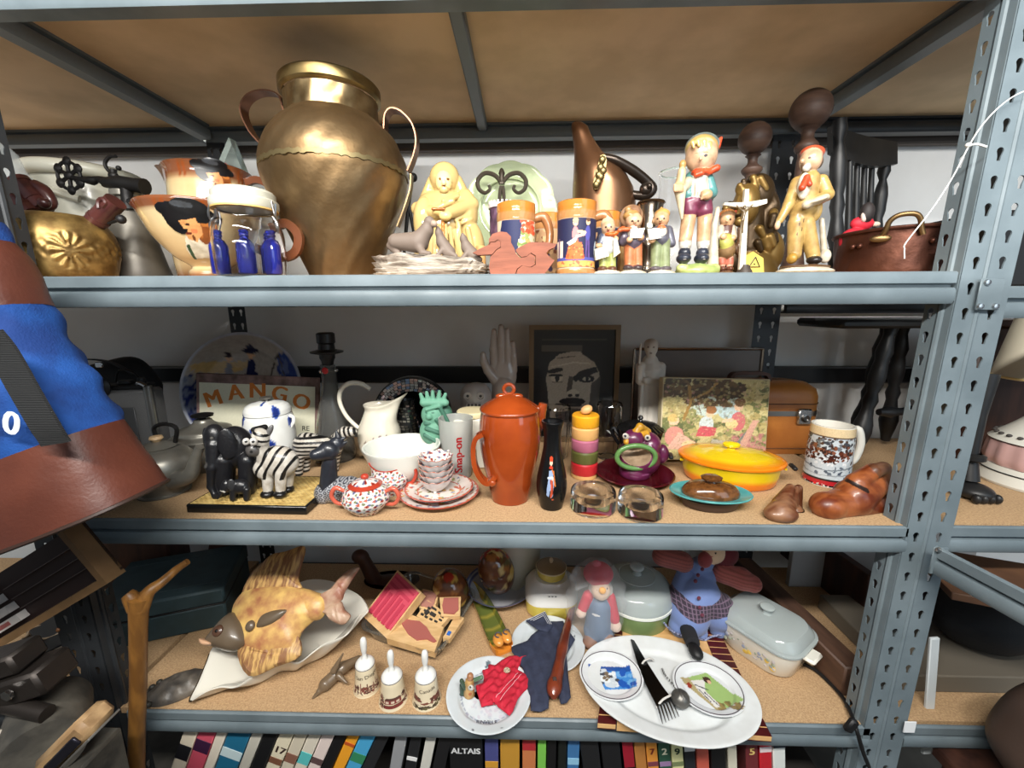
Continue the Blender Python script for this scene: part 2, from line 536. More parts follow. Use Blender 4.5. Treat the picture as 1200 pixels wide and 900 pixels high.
def keyplate(w,z0,z1,pitch=.047,t=.0025,phase=0.0):
 """strip in XZ plane, x 0..w, with a keyhole punched per pitch"""
 V=[];F=[]
 key=[]
 for k in range(10):
  a=math.radians(-35+250*k/9.0);key.append((.0062*math.cos(a),.0062*math.sin(a)))
 key+=[(-.0036,-.009),(-.003,-.0165),(.003,-.0165),(.0036,-.009)]
 key=np.array(key)+(0,.004)
 n=int((z1-z0)/pitch)
 m=len(key)
 for i in range(n+1):
  a,b=z0+i*pitch,min(z0+(i+1)*pitch,z1)
  if b-a<.02:continue
  cx,cz=w/2,(a+b)/2
  hx,hz=w/2,(b-a)/2
  out=[]
  for(kx,kz)in key:
   d=math.atan2(kz,kx);s=min(hx/(abs(math.cos(d))+1e-9),hz/(abs(math.sin(d))+1e-9))
   out.append((cx+s*math.cos(d),cz+s*math.sin(d)))
  base=len(V)
  for y in(0,t):
   V+=[(cx+p[0],y,cz+p[1])for p in key]
   V+=[(p[0],y,p[1])for p in out]
  for q in range(m):
   q2=(q+1)%m
   F.append((base+q,base+m+q,base+m+q2,base+q2))
   F.append((base+2*m+q2,base+3*m+q2,base+3*m+q,base+2*m+q))
   F.append((base+q,base+q2,base+2*m+q2,base+2*m+q))
  cor=[(0,a),(w,a),(w,b),(0,b)]
  for(x,z)in cor:
   ds=[abs(o[0]-x)+abs(o[1]-z)for o in out]
   for q in range(m):
    o1,o2=out[q],out[(q+1)%m]
    on=lambda o,ax,v:abs(o[ax]-v)<1e-6
    if(on(o1,0,x)and on(o2,1,z))or(on(o1,1,z)and on(o2,0,x)):
     for y,fl in((0,0),(t,1)):
      k0=len(V);V.append((x,y,z))
      f=(base+m+q+fl*2*m,k0,base+m+(q+1)%m+fl*2*m)
      F.append(f if not fl else f[::-1])
 return G(V,F)
def lean(g,xa,za,xb,zb,x0):
 """shear in X so that x0 follows the line through (xa,za),(xb,zb)"""
 V=g[0].copy();V[:,0]+=xa+(xb-xa)*(V[:,2]-za)/(zb-za)-x0
 return(V,g[1],g[2])
def front_posts(rack,right_side,pa,pb,m):
 A=onY(*pa,0.0);B=onY(*pb,0.0)
 zt,zb=.95,FZ
 sg=1 if right_side else-1
 w3,w4=.043,.052
 L=lambda g:lean(g,A[0],A[2],B[0],B[2],0)
 p3=keyplate(w3,zb,zt)
 p4=keyplate(w4,zb,zt,phase=.01)
 fold=sweep([(0,.002,zb),(0,.002,zt)],circ(.006,8))
 side1=T(keyplate(.026,zb,zt),rot=(0,0,pi/2))
 bump=sweep([(0,.018,zb),(0,.018,zt)],circ(.006,8))
 inner=J(T(p3,(-w3 if right_side else 0,-.004,0)),T(box(.0025,.020,zt-zb,(0,.008,(zt+zb)/2)),(-sg*w3,0,0)),T(bump,(-sg*(w3+.001),0,0)),T(side1,(-sg*(w3+.004),.022,0)))
 outer=J(T(p4,(0 if right_side else-w4,-.004,0)),T(fold,(0,-.003,0)),T(box(.0025,.04,zt-zb,(sg*.002,.018,(zt+zb)/2)),(0,0,0)))
 obj('post',L(inner),m,rack)
 obj('post',L(outer),m,rack)
rack=thing('shelving_rack','grey steel boltless shelving rack with keyhole posts and chipboard shelves','shelving',(0,0,0))
front_posts(rack,True,(1190,150),(1076,660),SGREY)
front_posts(rack,False,(-30,255),(133,887),DGREY)  # shade of the hanging bag put into this post's darker enamel
for xa,xb in((BW-.085,BW-.043),(BW-.043,BW),(-.0,.03),(.03,.058)):
 obj('rear_post',T(keyplate(xb-xa,FZ,.95),(xa,DEP-.004,0)),DGREY,rack)
for z in(Z1,Z2,Z3,ZT):
 obj('front_beam',T(beam_geo(BW-.10),(.05,0,z)),SGREY,rack)
 obj('rear_beam',T(beam_geo(BW-.02),(.01,DEP-.012,z)),DGREY if z!=ZT else mat('mid_enamel_steel',c(98,106,110),rough=.42),rack)
 for x in(.012,BW-.014):
  obj('side_beam',T(T(beam_geo(DEP-.05),rot=(0,0,pi/2 if x<.9 else-pi/2)),(x+(.02 if x<.9 else-.02),.02 if x<.9 else DEP-.03,z)),SGREY if z!=ZT else mat('mid_enamel_steel'),rack)
 tb=.016
 obj('shelf_board',box(BW-.012,DEP-.020,tb,(BW/2,DEP/2-.005,z-tb/2)),CHIP if z!=ZT else HARD,rack)
obj('board_support',rbox(.030,DEP-.02,.025,.004,(onY(566,140,DEP)[0],DEP/2,ZT-.03)),mat('mid_enamel_steel'),rack)
z4=-1.56
obj('shelf_board',box(BW-.012,DEP-.012,.016,(BW/2,DEP/2+.002,z4-.008)),mat('gap_shade_board',c(40,36,33),rough=.8),rack)  # bottom board darkened: shade in the gaps between books put into its colour
obj('front_beam',T(beam_geo(BW-.10),(.05,0,z4)),SGREY,rack)
rr=lr=rack
for z in(Z1-.028,Z2,Z3,ZT):
 obj('front_beam',T(beam_geo(.95),(BW+.035,.004,z)),SGREY,rr)
 obj('rear_beam',T(beam_geo(.95),(BW+.01,DEP-.012,z)),DGREY,rr)
 if z!=Z1-.028:
  obj('shelf_board',box(.95,DEP-.02,.016,(BW+.015+.475,DEP/2+.006,z-.008)),CHIP if z<ZT else HARD,rr)
for z in(Z1,Z3,ZT):
 obj('front_beam',T(beam_geo(1.1),(-1.15,0,z)),SGREY if z==ZT else DGREY,lr)
 obj('rear_beam',T(beam_geo(1.1),(-1.11,DEP-.012,z)),mat('mid_enamel_steel'),lr)
 obj('shelf_board',box(1.1,DEP-.02,.016,(-.56,DEP/2+.006,z-.008)),CHIP if z<ZT else HARD,lr)
def pj(p):
 v=np.array(p)-CP;z=v@_f
 return 600+FPX*(v@_r)/z,450-FPX*(v@_u)/z
def atx(px,Y,z):
 X=1.0
 for _ in range(6):
  a=pj((X,Y,z))[0];b=pj((X+.01,Y,z))[0]
  X+=(px-a)/(b-a)*.01
 return X
def loc1(px,Y,z0=0.0):return np.array([atx(px,Y,z0),Y,z0+.0008])
def loc2(px,py,Z,r=0.0):
 p=onZ(px,py,Z);d=p[:2]-CP[:2];d=d/np.linalg.norm(d)
 return np.array([p[0]+d[0]*r,p[1]+d[1]*r,Z+.0008])
def topz(py,l):
 px=pj(l)[0]
 for _ in range(4):
  z=onY(px,py,l[1])[2];px=pj((l[0],l[1],z))[0]
 return z-l[2]
def prl(pts,l):
 s=mpp(l)*cth(pj(l)[0])
 return[(hw*s,topz(py,l))for hw,py in pts]
def cth(px):return 1/math.hypot(1,(px-612)/FPX)
def vang(p):return math.atan2(CAMX-p[0],p[1]-CAMY)
def pprof(pts,px,Y,z0=0.0):
 l=loc1(px,Y,z0);s=mpp(l)*cth(px)
 out=[]
 for hw,py in pts:
  x=pj((l[0],Y,z0+.1))[0]
  out.append((hw*s,max(onY(x,py,Y)[2]-z0,0)))
 return out
def rel(pts,Y,loc,dy=None):
 o=[]
 for i,p in enumerate(pts):
  q=onY(p[0],p[1],Y+(p[2]if len(p)>2 else 0))
  o.append(tuple(q-loc))
 return o
NOPE=(-1,-1,-1)
def onlathe(prof,a0,a1,z0,z1,off=.0012,sx=1,sy=1):
 P=np.array(prof,float);k=np.argsort(P[:,1],kind='stable')
 def fn(u,v):
  a=a0+(a1-a0)*u;z=z0+(z1-z0)*v
  r=np.interp(z,P[k,1],P[k,0])+off
  return r*sx*np.sin(a),-r*sy*np.cos(a),z
 return fn
def cut(g):
 keep=[f for f in g[1]if min(g[2][i][0]for i in f)>=0]
 u=sorted({i for f in keep for i in f});mp={k:i for i,k in enumerate(u)}
 return(g[0][u],[tuple(mp[i]for i in f)for f in keep],g[2][u])
def ldecal(prof,cv,a0,a1,z0,z1,off=.0012,nu=60,nv=60,sx=1,sy=1):
 return cut(decal(cv,onlathe(prof,a0,a1,z0,z1,off,sx,sy),nu,nv))
def ltext(s,size,prof,a,z,off=.0012,rot=0.0,bold=True,sx=1,sy=1):
 g=text(s,size,.0002,bold)
 V=g[0].copy()
 cr,sr=math.cos(rot),math.sin(rot)
 x=V[:,0]*cr-V[:,1]*sr;y=V[:,0]*sr+V[:,1]*cr
 P=np.array(prof);k=np.argsort(P[:,1],kind='stable')
 zz=z+y;r=np.interp(zz,P[k,1],P[k,0])+off
 aa=a+x/np.interp(z,P[k,1],P[k,0])
 return(np.stack([r*sx*np.sin(aa),-r*sy*np.cos(aa),zz],1),g[1],None)
def shell(prof,t):
 """outer profile (bottom->top) to closed hollow profile of wall t"""
 P=np.array(prof,float)
 inn=[(max(r-t,0.0),z+(t if i==0 else 0))for i,(r,z)in enumerate(P)]
 return[(0,P[0][1])]+[tuple(p)for p in P]+[tuple(p)for p in inn[::-1]]+[(0,inn[0][1])]
class Fig:
 """collects sculpting primitives given in photo pixels on the plane Y of the figure"""
 def __init__(s,px,Y,z=0.0,loc=None):
  s.loc=loc1(px,Y,z)if loc is None else np.array(loc);Y=s.loc[1];px=pj(s.loc)[0];s.Y=Y;s.s=mpp(s.loc);s.cf=cth(px);s.pr=[];s.pa=[]
 def P(s,px,py,dy=0.0):
  return onY(px,py,s.Y+dy*s.s)-s.loc
 def e(s,px,py,dy,rx,rz,ry,part,col,rot=None):
  s.pr.append(('e',s.P(px,py,dy),(rx*s.s*s.cf,ry*s.s*s.cf,rz*s.s),part,col,rot));return s
 def s_(s,px,py,dy,rx,rz,ry,part,col,rot=None):
  s.pr.append(('s',s.P(px,py,dy),(rx*s.s*s.cf,ry*s.s*s.cf,rz*s.s),part,col,rot));return s
 def c(s,a,b,ra,rb,part,col):
  s.pr.append(('c',s.P(*a),s.P(*b),ra*s.s*(.3+.7*s.cf),rb*s.s*(.3+.7*s.cf),part,col));return s
 def p(s,px,py,dy,r,col,part='head',rz=None):
  s.pa.append((s.P(px,py,dy),(r*s.s,4*s.s,(rz or r)*s.s),col,part));return s
 def make(s,name,label,cat,m=None,vox=.55,k=1.6,group=None,plabels=None,pfn=None):
  return sculpted(name,label,cat,tuple(s.loc),0,s.pr,vox*s.s,m or PAINT,k*s.s,s.pa,1.0,group,plabels,None,pfn)
SKIN=c(222,178,138);SKINP=c(228,188,154);IVORY=c(236,226,204)
BRASS=mat('aged_brass',c(142,118,86),rough=.36,metal=.9,col2=c(108,86,58),ns=9,bump=.25,bs=45,r2=.5)
BRASSB=mat('polished_brass',c(156,134,98),rough=.30,metal=.9,col2=c(124,102,70),ns=30,bump=.1,bs=60)
COPPER=mat('brown_copper',c(98,60,46),rough=.42,metal=.75,col2=c(74,44,34),ns=14,bump=.25,bs=60)
IRON=mat('black_iron',c(30,29,29),rough=.5,metal=.6,bump=.15,bs=90)
PEWTER=mat('dull_pewter',c(140,137,128),rough=.38,metal=.6,col2=c(112,109,102),ns=12,bump=.1,bs=40)
CROCK=mat('cream_stoneware',c(192,190,176),rough=.3,coat=.2,col2=c(178,176,160),ns=8)
AMBER=mat('amber_glaze',c(196,118,34),rough=.18,coat=.4,col2=c(168,92,26),ns=25)
# ================================================================== TOP SHELF (left to right)
l=loc1(20,.20)
t=thing('plastic_bag','clear plastic wrapped white bundle at far left of the top shelf','bag',tuple(l))
g=ell((0,0,.17),(.075,.07,.17),28,20)
def _f1(V):
 n=np.sin(V[:,0]*90+V[:,2]*40)*.005+np.sin(V[:,2]*120+V[:,1]*70)*.004
 V[:,0]+=n;V[:,1]+=n*.8;V[:,0]*=1-.8*np.clip(V[:,2]-.15,0,1)*2
 return V
PLAS=mat('clear_film',c(225,232,234),rough=.12,alpha=.38,spec=.8)
obj('film',W(g,_f1),PLAS,t)
obj('wrapped_item',ell((.0,0,.13),(.05,.045,.13)),mat('white_foam',c(225,226,224),rough=.8),t,label='white item inside the plastic')
l=loc1(124,.44)
t=thing('stoneware_crock','large cream stoneware crock with a thick rolled rim at the back left','crock',tuple(l))
pr=pprof([(60,340),(66,330),(68,290),(66,235),(64,215)],124,.44)
zr=pr[-1][1];rr_=pr[-1][0]
obj('body',lathe(shell(pr,.012),48),CROCK,t)
obj('rim',tube([((rr_+.006)*math.cos(a),(rr_+.006)*math.sin(a),zr+.012)for a in np.linspace(0,2*pi,48,endpoint=False)],.019,10,closed=True),CROCK,t)
obj('lug',tube([(-.03+.0,-rr_-.004,zr-.075),(.02,-rr_-.018,zr-.05),(.08,-rr_+.012,zr-.07)],.010,8,6),CROCK,t)
l=loc1(82,.15)
t=thing('brass_bowl','rounded brass bowl embossed with flowers on a copper foot','bowl',tuple(l))
pr=smooth(pprof([(58,330),(64,322),(69,308),(72,292),(70,277),(61,263),(49,255),(45,254),(43,256)],82,.15),6)
prb=[p for p in pr]
def emb(V):
 a=np.arctan2(V[:,0],-V[:,1]);z=V[:,2]
 zz=(z-.045)/.05
 m=np.clip(1-np.abs(zz-.5)*1.6,0,1)
 d=.0021*m*(np.sin(a*22)*np.sin(z*260)+.6*np.sin(a*38+z*190))
 fl=np.hypot((a-.95)*.115,z-.062)
 d=np.where(fl<.04,.0022*np.cos(np.arctan2(z-.062,(a-.95)*.115)*12)*(fl>.008),d)
 r=np.hypot(V[:,0],V[:,1])+1e-9
 V[:,:2]*=(1+d/r)[:,None]
 return V
obj('bowl_body',W(lathe(resamp(list(pr)+[(p[0]-.004,p[1])for p in pr[:1:-1]],110),180),emb),mat('embossed_brass',c(158,130,78),rough=.42,metal=.75,col2=c(112,88,50),ns=40),t,ang=70)
obj('foot',lathe([(0,-.0005),(pr[0][0]-.002,0),(pr[0][0]+.002,.004),(pr[0][0]+.004,.02),(pr[0][0],.024)],48),mat('copper_foot',c(164,104,70),rough=.4,metal=.9),t,label='reddish copper foot ring')
MAROON=mat('maroon_bakelite',c(74,38,34),rough=.3,col2=c(50,26,26),ns=20,coat=.3)
Y=.165
l=loc1(50,Y,.115)
t=thing('binoculars','maroon binoculars propped in the brass bowl, barrels pointing up left','binoculars',tuple(l))
for(a,b)in(((8,226),(38,252)),((22,213),(52,245))):
 A,B=rel([a,b],Y+(.02 if a[0]>10 else 0),l)
 obj('barrel',J(tube([A,B],.021,16),tube([np.array(A)+(np.array(B)-A)*-.02,np.array(A)+(np.array(B)-A)*.12],.0235,16),tube([np.array(A)+(np.array(B)-A)*.62,np.array(A)+(np.array(B)-A)*.7],.0225,16)),MAROON,t)
A=rel([(40,216),(52,224),(60,238),(54,244)],Y+.03,l)
obj('bridge',tube(A,[.012,.014,.012,.010],10,5),MAROON,t)
obj('focus_knob',ell(rel([(52,238)],Y-.005,l)[0],.012),MAROON,t)
l=loc1(125,Y,.10)
t=thing('barrel_lens','short maroon tube with a knob sticking out of the right side of the brass bowl','tube',tuple(l))
A,B=rel([(110,262),(136,236)],Y,l);A=np.array(A);B=np.array(B)
obj('barrel',J(tube([A,B],.021,16),tube([A+(B-A)*.15,A+(B-A)*.25],.0225,16)),MAROON,t)
obj('eyelet',tube([p for p in rel([(116,244),(116,236),(120,233),(124,237),(120,242)],Y-.02,l)],.005,8,4),MAROON,t)
obj('knob',ell(rel([(142,257)],Y-.01,l)[0],.010),BLACKM,t)
obj('knob_pin',tube(rel([(127,262),(142,257)],Y-.01,l),.003,6),IRON,t)
l=loc1(166,.30)
t=thing('pewter_flagon','tall grey pewter flagon with a flared base behind the brass bowl','flagon',tuple(l))
pr=smooth(pprof([(46,338),(46,330),(40,318),(32,290),(25,262),(17,240),(13,226),(13,218)],166,.30),4)
obj('body',lathe([(0,0)]+list(pr)+[(0,pr[-1][1])],40),mat('grey_pewter',c(104,100,92),rough=.45,metal=.5,col2=c(86,82,76),ns=10),t)
obj('base_ring',lathe([(pr[0][0]-.004,0),(pr[0][0]+.004,.001),(pr[0][0]+.004,.008),(pr[0][0]-.004,.012)],40),PEWTER,t)
obj('neck_ring',lathe([(.026,pr[-1][1]-.03),(.034,pr[-1][1]-.028),(.034,pr[-1][1]-.015),(.026,pr[-1][1]-.012)],24),PEWTER,t)
zf=pr[-1][1]
Y=.28
l=loc1(148,Y,zf)
t=thing('iron_spigot','black cast iron spigot tap with a flower-shaped wheel, on the pewter flagon','tap',tuple(l))
obj('barrel',tube(rel([(122,214),(140,215),(158,217),(170,219)],Y,l),[.012,.019,.017,.020],14,3),IRON,t)
obj('stem',tube(rel([(80,207),(95,210),(108,212),(114,210),(124,213)],Y,l),[.006,.006,.011,.007,.012],10,3),IRON,t)
cc=np.array(rel([(81,206)],Y,l)[0])
wh=[ell(cc+np.array([.030*math.cos(a),0,.034*math.sin(a)]),(.011,.006,.011),10,6)for a in np.arange(6)*pi/3+.5]
wh2=[tube([cc+np.array([.030*math.cos(a+d),0,.034*math.sin(a+d)])for d in np.linspace(0,pi/3,5)],.004,6)for a in np.arange(6)*pi/3+.5]
obj('hand_wheel',J(*wh,*wh2,*[tube([cc,cc+np.array([.030*math.cos(a),0,.034*math.sin(a)])],.0045,6)for a in np.arange(6)*pi/3+.5],*[T(ell((0,0,0),(.010,.005,.013)),cc+np.array([.030*math.cos(a),0,.034*math.sin(a)]))for a in np.arange(6)*pi/3+.5],ell(cc,(.012,.008,.012))),IRON,t)
obj('hook',tube(rel([(134,203),(128,201),(123,192),(128,184),(136,183)],Y,l),.0042,8,5),IRON,t)
obj('swivel',J(ell(rel([(133,206)],Y,l)[0],(.012,.01,.010)),tube(rel([(133,216),(133,198)],Y,l),.007,8),ell(rel([(139,197)],Y,l)[0],.006)),IRON,t)
obj('outlet',tube(rel([(148,218),(149,232),(152,246)],Y,l),[.014,.013,.018],12,3),IRON,t)
obj('spout',tube(rel([(152,238),(165,240),(178,243)],Y,l),[.014,.011,.009],10,3),IRON,t)
JCREAM=c(196,178,138);JBROWN=c(116,68,40)
def jug(px,Y,prof_px,spout,handle,label,face_a,face_z,face_s,hat_tilt,rings):
 l=loc1(px,Y);face_a+=vang(l)
 t=thing('character_jug',label,'jug',tuple(l),0)
 pr=smooth(pprof(prof_px,px,Y),6)
 prof=shell(pr,.006)
 g=lathe(resamp(prof,90),96)
 zt=pr[-1][1];rt=pr[-1][0]
 def sp(V):
  a=np.arctan2(V[:,0],-V[:,1]);w=np.exp(-((a+pi/2)/.38)**2)*np.clip((V[:,2]-zt*.55)/(zt*.45),0,1)**1.6
  V[:,0]-=w*spout;V[:,2]+=w*spout*.3
  return V
 def colr(V):
  z=V[:,2]/zt
  k=np.clip((z-.84)/.05,0,1)[:,None];k2=np.clip((.16-z)/.1,0,1)[:,None]
  a=np.arctan2(V[:,0],-V[:,1])
  shade=(.5+.5*np.sin(a*3+V[:,2]*30))[:,None]*.28
  base=np.array(JCREAM)*(1-shade)+np.array(c(204,150,84))*shade
  C=base*(1-np.maximum(k,k2))+np.array(JBROWN)*np.maximum(k,k2)
  ring=(np.abs((a*14)%2-1)<.25)&(z>.86)&(z<.97)
  C[ring]=c(130,64,26)
  return C
 g=tint(g,colr)
 obj('body',W(g,sp),GLAZE,t,ang=60)
 obj('handle',strap(rel(handle,Y-(.07 if Y<.3 else 0),l),.018,.011,6,up=(0,1,0)),mat('brown_glaze',c(98,56,34),rough=.2,coat=.4),t,label='brown glazed handle')
 cv=Cv(90,90,NOPE)
 hair=c(150,84,40)
 cv.poly([(.30,.02),(.95,.06),(.98,.26),(.72,.42),(.42,.40),(.28,.18)],c(232,226,206))
 cv.poly([(.30,.02),(.40,.02),(.42,.26),(.34,.24)],c(44,84,60))
 cv.poly([(.86,.05),(.98,.06),(.98,.22),(.88,.18)],c(150,60,40))
 cv.ell(.76,.50,.15,.22,hair).ell(.86,.38,.10,.12,hair).ell(.80,.62,.08,.08,c(196,120,56)).ell(.90,.44,.04,.05,c(196,120,56)).ell(.70,.44,.04,.07,c(190,112,50))
 cv.poly([(.40,.66),(.68,.70),(.74,.44),(.60,.30),(.46,.34),(.42,.44),(.36,.48),(.41,.56)],c(226,164,104))
 cv.ell(.52,.56,.04,.016,c(60,34,24)).ell(.49,.43,.06,.02,c(110,40,26)).ell(.43,.46,.05,.016,c(60,34,24),.3).ell(.56,.36,.03,.05,c(120,66,30)).ell(.60,.48,.06,.05,c(222,130,84))
 cv.ell(.54,.76,.46,.15,c(20,20,22),-.14).ell(.34,.66,.17,.26,c(20,20,22),.35).ell(.60,.86,.26,.12,c(26,26,28),-.1).ell(.50,.88,.16,.05,c(70,74,80),-.1)
 cv.poly([(.40,.62),(.66,.68),(.70,.5),(.44,.5)],c(226,164,104)).ell(.52,.57,.04,.016,c(60,34,24))
 w=face_s/(rt*.9)
 obj('cavalier_relief',W(ldecal(pr,cv,face_a-w,face_a+w,face_z-face_s,face_z+face_s,.0025,80,80),sp),PAINT,t,label='painted face under a black plumed hat')
 return t
jug(262,.36,[(42,345),(50,330),(54,280),(49,235),(48,210),(52,200)],.045,[(288,214),(302,211),(316,219),(318,236),(306,250)],'brown rimmed cream character jug with black hatted face, standing behind a matching lower jug',.05,.262,.05,0,0)
jug(249,.165,[(26,333),(27,320),(22,314),(40,303),(60,282),(70,262),(75,250),(77,245)],.04,[(318,268),(336,262),(350,276),(346,296),(326,302),(300,290)],'wide cream and brown footed jug with a moustached cavalier face, beside the glass jar',-.30,.100,.060,0,0)
l=loc1(297,.05)
t=thing('clip_top_jar','glass clip-top jar with white lid, holding small cobalt bottles','jar',tuple(l))
pr=smooth(pprof([(40,326),(43,321),(44,300),(44,278),(41,266),(37,260),(36,247)],297,.05),4)
JGLASS=mat('jar_glass',(1,1,1),rough=.02,trans=1.0,ior=1.3)
obj('glass_body',lathe(shell(pr,.004),40),JGLASS,t)
zt=pr[-1][1];R=pr[-1][0]
obj('lid',lathe([(0,zt),(R+.006,zt+.001),(R+.008,zt+.006),(R+.008,zt+.016),(R+.003,zt+.020),(R+.004,zt+.030),(R-.002,zt+.036),(0,zt+.038)],40),CROCK,t,label='white ceramic lid')
obj('seal_ring',lathe([(R-.001,zt-.003),(R+.006,zt-.002),(R+.006,zt+.003),(R-.001,zt+.003)],40),mat('straw_rubber',c(196,160,96),rough=.5),t)
WIRE=mat('clip_wire',c(170,170,172),rough=.3,metal=1)
for s in(-1,1):
 obj('wire_clip',J(tube([(s*(R+.007),-.01,zt-.015),(s*(R+.016),-.012,zt-.03),(s*(R+.013),-.006,zt-.045),(s*(R+.005),0,zt-.03),(s*(R+.009),0,zt+.012)],.0022,6,4),tube([(s*(R+.012),.0,zt-.028),(s*(R+.014),-.014,zt-.012),(s*(R+.009),-.012,zt+.015)],.0022,6,4)),WIRE,t)
COBALT=mat('cobalt_glass',c(24,30,110),rough=.08,coat=.4,spec=.7)
loc_jar=l
b0=None
bl=['far left','second from left','middle','second from right','far right']
for i,(dx,dy)in enumerate(((-.052,-.02),(-.024,.02),(.006,-.024),(.030,.018),(.052,-.012))):
 lb='small cobalt blue bottle in the clip-top jar, '+bl[i]
 p=(l[0]+dx,l[1]+dy,.0045)
 if b0 is None:
  b0=thing('blue_bottle',lb,'bottle',p,0,'cobalt bottles in the glass jar')
  obj('body',lathe([(0,0),(.015,0),(.017,.003),(.017,.056),(.012,.066),(.0075,.069),(.0075,.074)],20),COBALT,b0)
  obj('screw_neck',lathe([(.0068,.073),(.009,.074),(.009,.077),(.0075,.079),(.009,.081),(.009,.084),(.007,.086),(0,.086)],16),COBALT,b0)
 else:copy_tree(b0,p,0,lb)
l=loc1(276,.50)
t=thing('glass_vase','tall clear angular glass vase with a red spot behind the rear jug','vase',tuple(l))
q=rel([(262,335),(296,335),(292,212),(272,163),(254,206)],.50,l)
obj('prism',extr([(p[0],p[2])for p in q],.03,-.015),mat('pale_glass',c(214,228,222),rough=.08,trans=.75,ior=1.3),t)
obj('red_spot',ell(rel([(264,196)],.475,l)[0],(.010,.003,.012)),mat('red_enamel',c(190,40,40),rough=.3),t)
l=loc1(405,.21)
t=thing('brass_urn','large hammered brass urn with two strap handles, tallest thing on the top shelf','urn',tuple(l))
px_=[(40,331),(42,322),(52,298),(64,268),(76,238),(82,216),(83,206),(82,192),(76,174),(66,158),(55,147),(51,143),(51,134),(52,120),(54.5,118),(56,116),(56,105),(54.5,103)]
pr=pprof(px_,405,.21)
low=smooth(pr[:7],6);up=smooth(pr[6:12],6);nk=pr[11:14];cl=pr[14:]
def dent(V):
 r=np.hypot(V[:,0],V[:,1])+1e-9;a=np.arctan2(V[:,0],V[:,1])
 d=.0016*np.sin(a*7+V[:,2]*31)*np.sin(V[:,2]*47+a*3)+.0008*np.sin(a*19+V[:,2]*93)
 V[:,:2]*=(1+d/r)[:,None];return V
obj('lower_body',W(lathe(resamp([(0,0.001)]+list(low),60),72),dent),BRASS,t,ang=70)
obj('shoulder',W(lathe(resamp(list(up),40),72),dent),BRASS,t,ang=70)
zs,rs=low[-1][1],low[-1][0]
def seam(V):
 a=np.arctan2(V[:,0],V[:,1]);V[:,2]+=.0012*np.sign(np.sin(a*44));return V
obj('seam',W(lathe([(rs-.001,zs-.006),(rs+.0022,zs-.005),(rs+.0022,zs+.004),(rs-.001,zs+.005)],176),seam),mat('seam_solder',c(120,106,74),rough=.45,metal=.8),t,label='crimped horizontal seam')
nr,nz=nk[0]
obj('neck',W(lathe(resamp([nk[0],nk[1],nk[2],(nk[2][0]-.004,nk[2][1]),(nk[0][0]-.004,nk[0][1])],20),64),dent),BRASSB,t)
obj('collar',lathe([(cl[0][0]-.004,cl[0][1]-.002)]+list(cl)+[(cl[-1][0]-.004,cl[-1][1]),(cl[0][0]-.004,cl[0][1])],64),mat('collar_brass',c(146,126,84),rough=.38,metal=.9,col2=c(116,98,62),ns=25),t)
HND=mat('handle_copper',c(120,84,66),rough=.35,metal=1)
obj('handle',strap(rel([(338,146),(335,128),(328,113),(309,109),(292,116),(286,132),(296,156),(314,176)],.21,l),.03,.003,6,up=None),HND,t)
obj('handle',strap(rel([(452,154),(453,138),(459,130),(471,133),(484,147),(489,166),(486,184),(479,202)],.21,l),.03,.003,6),HND,t)
obj('rivet_strip',strap([np.array(p)+(0.003,0,0)for p in rel([(481,205),(480,222),(473,245),(465,266)],.21,l)],.02,.003,4),BRASS,t)
l=loc1(478,.38)
t=thing('iron_stand','black wrought iron stand with a ball tip, behind the right of the brass urn','stand',tuple(l))
obj('ball_tip',ell(rel([(484,208)],.38,l)[0],.012),IRON,t)
for q in([(483,212),(478,250),(470,335)],[(478,235),(486,280),(492,336)],[(478,240,.04),(474,290,.06),(473,332,.1)]):
 obj('leg',tube(rel(q,.38,l),.0045,8,4),IRON,t)
Cc=c(192,166,110);Cd=c(148,110,60)
f=Fig(524,.21)
f.e(524,305,0,40,26,26,'robe',Cc).e(520,262,0,30,36,22,'robe',Cc).e(498,260,-12,13,26,12,'robe',Cc).e(546,250,-4,14,26,14,'robe',Cc)
f.e(552,292,-6,16,30,14,'robe',Cc).e(520,238,2,30,14,18,'shawl',Cc).c((490,245,-6),(512,250,-24),8,6,'robe',Cc).c((552,240,-6),(526,250,-26),9,6,'robe',Cc)
f.e(521,209,0,17,17,14,'hood',Cc).c((507,212,2),(500,236,4),6,9,'hood',Cc).c((536,212,2),(544,234,4),6,9,'hood',Cc)
f.e(520,213,-11,9,11,7,'face',c(238,214,150)).e(520,214,-19,2.5,3,2,'face',c(238,214,150)).e(520,222,-15,5,4,3,'face',Cc)
f.e(514,248,-30,7,4,5,'hand',c(232,200,130)).e(522,253,-30,7,5,5,'hand',c(232,200,130))
for i in range(7):f.e(507+i*2.2,245-.0*i,-35,1.5,1.5,1.5,'beads',c(150,84,34))
for i in range(10):f.c((519+i*.15,256+i*5,-27),(519+i*.15,258+i*5,-27),2,2,'cord',c(176,112,44))
for(a,b)in(((500,240,-14),(494,290,-18)),((507,262,-22),(504,300,-26)),((537,262,-20),(540,300,-24)),((548,268,-18),(556,306,-20)),((530,236,-18),(512,244,-24)),((536,230,-14),(520,236,-22))):
 f.c(a,b,3,3,'robe',Cc)
for i in range(8):f.c((500+i*5.5,264+3*abs(i-4),-25+abs(i-4)),(492+i*8,310,-27+2*abs(i-4)),2.2,3,'robe',Cc)
for i in range(4):f.c((498-i*2,238+i*7,-12-i),(512-i,246+i*6,-20),2.2,1.8,'robe',Cc);f.c((546+i*2,236+i*7,-10-i),(532+i,246+i*6,-20),2.2,1.8,'robe',Cc)
f.p(516,210,-16,1.6,c(110,70,30),'face').p(525,210,-16,1.6,c(110,70,30),'face').p(520,218,-16,2.5,c(150,90,50),'face',1)
f.make('robed_statuette','yellow cream glazed statuette of a hooded robed figure holding beads','figurine',GLAZE,.7,1.2)
f0=Fig(506,.062)
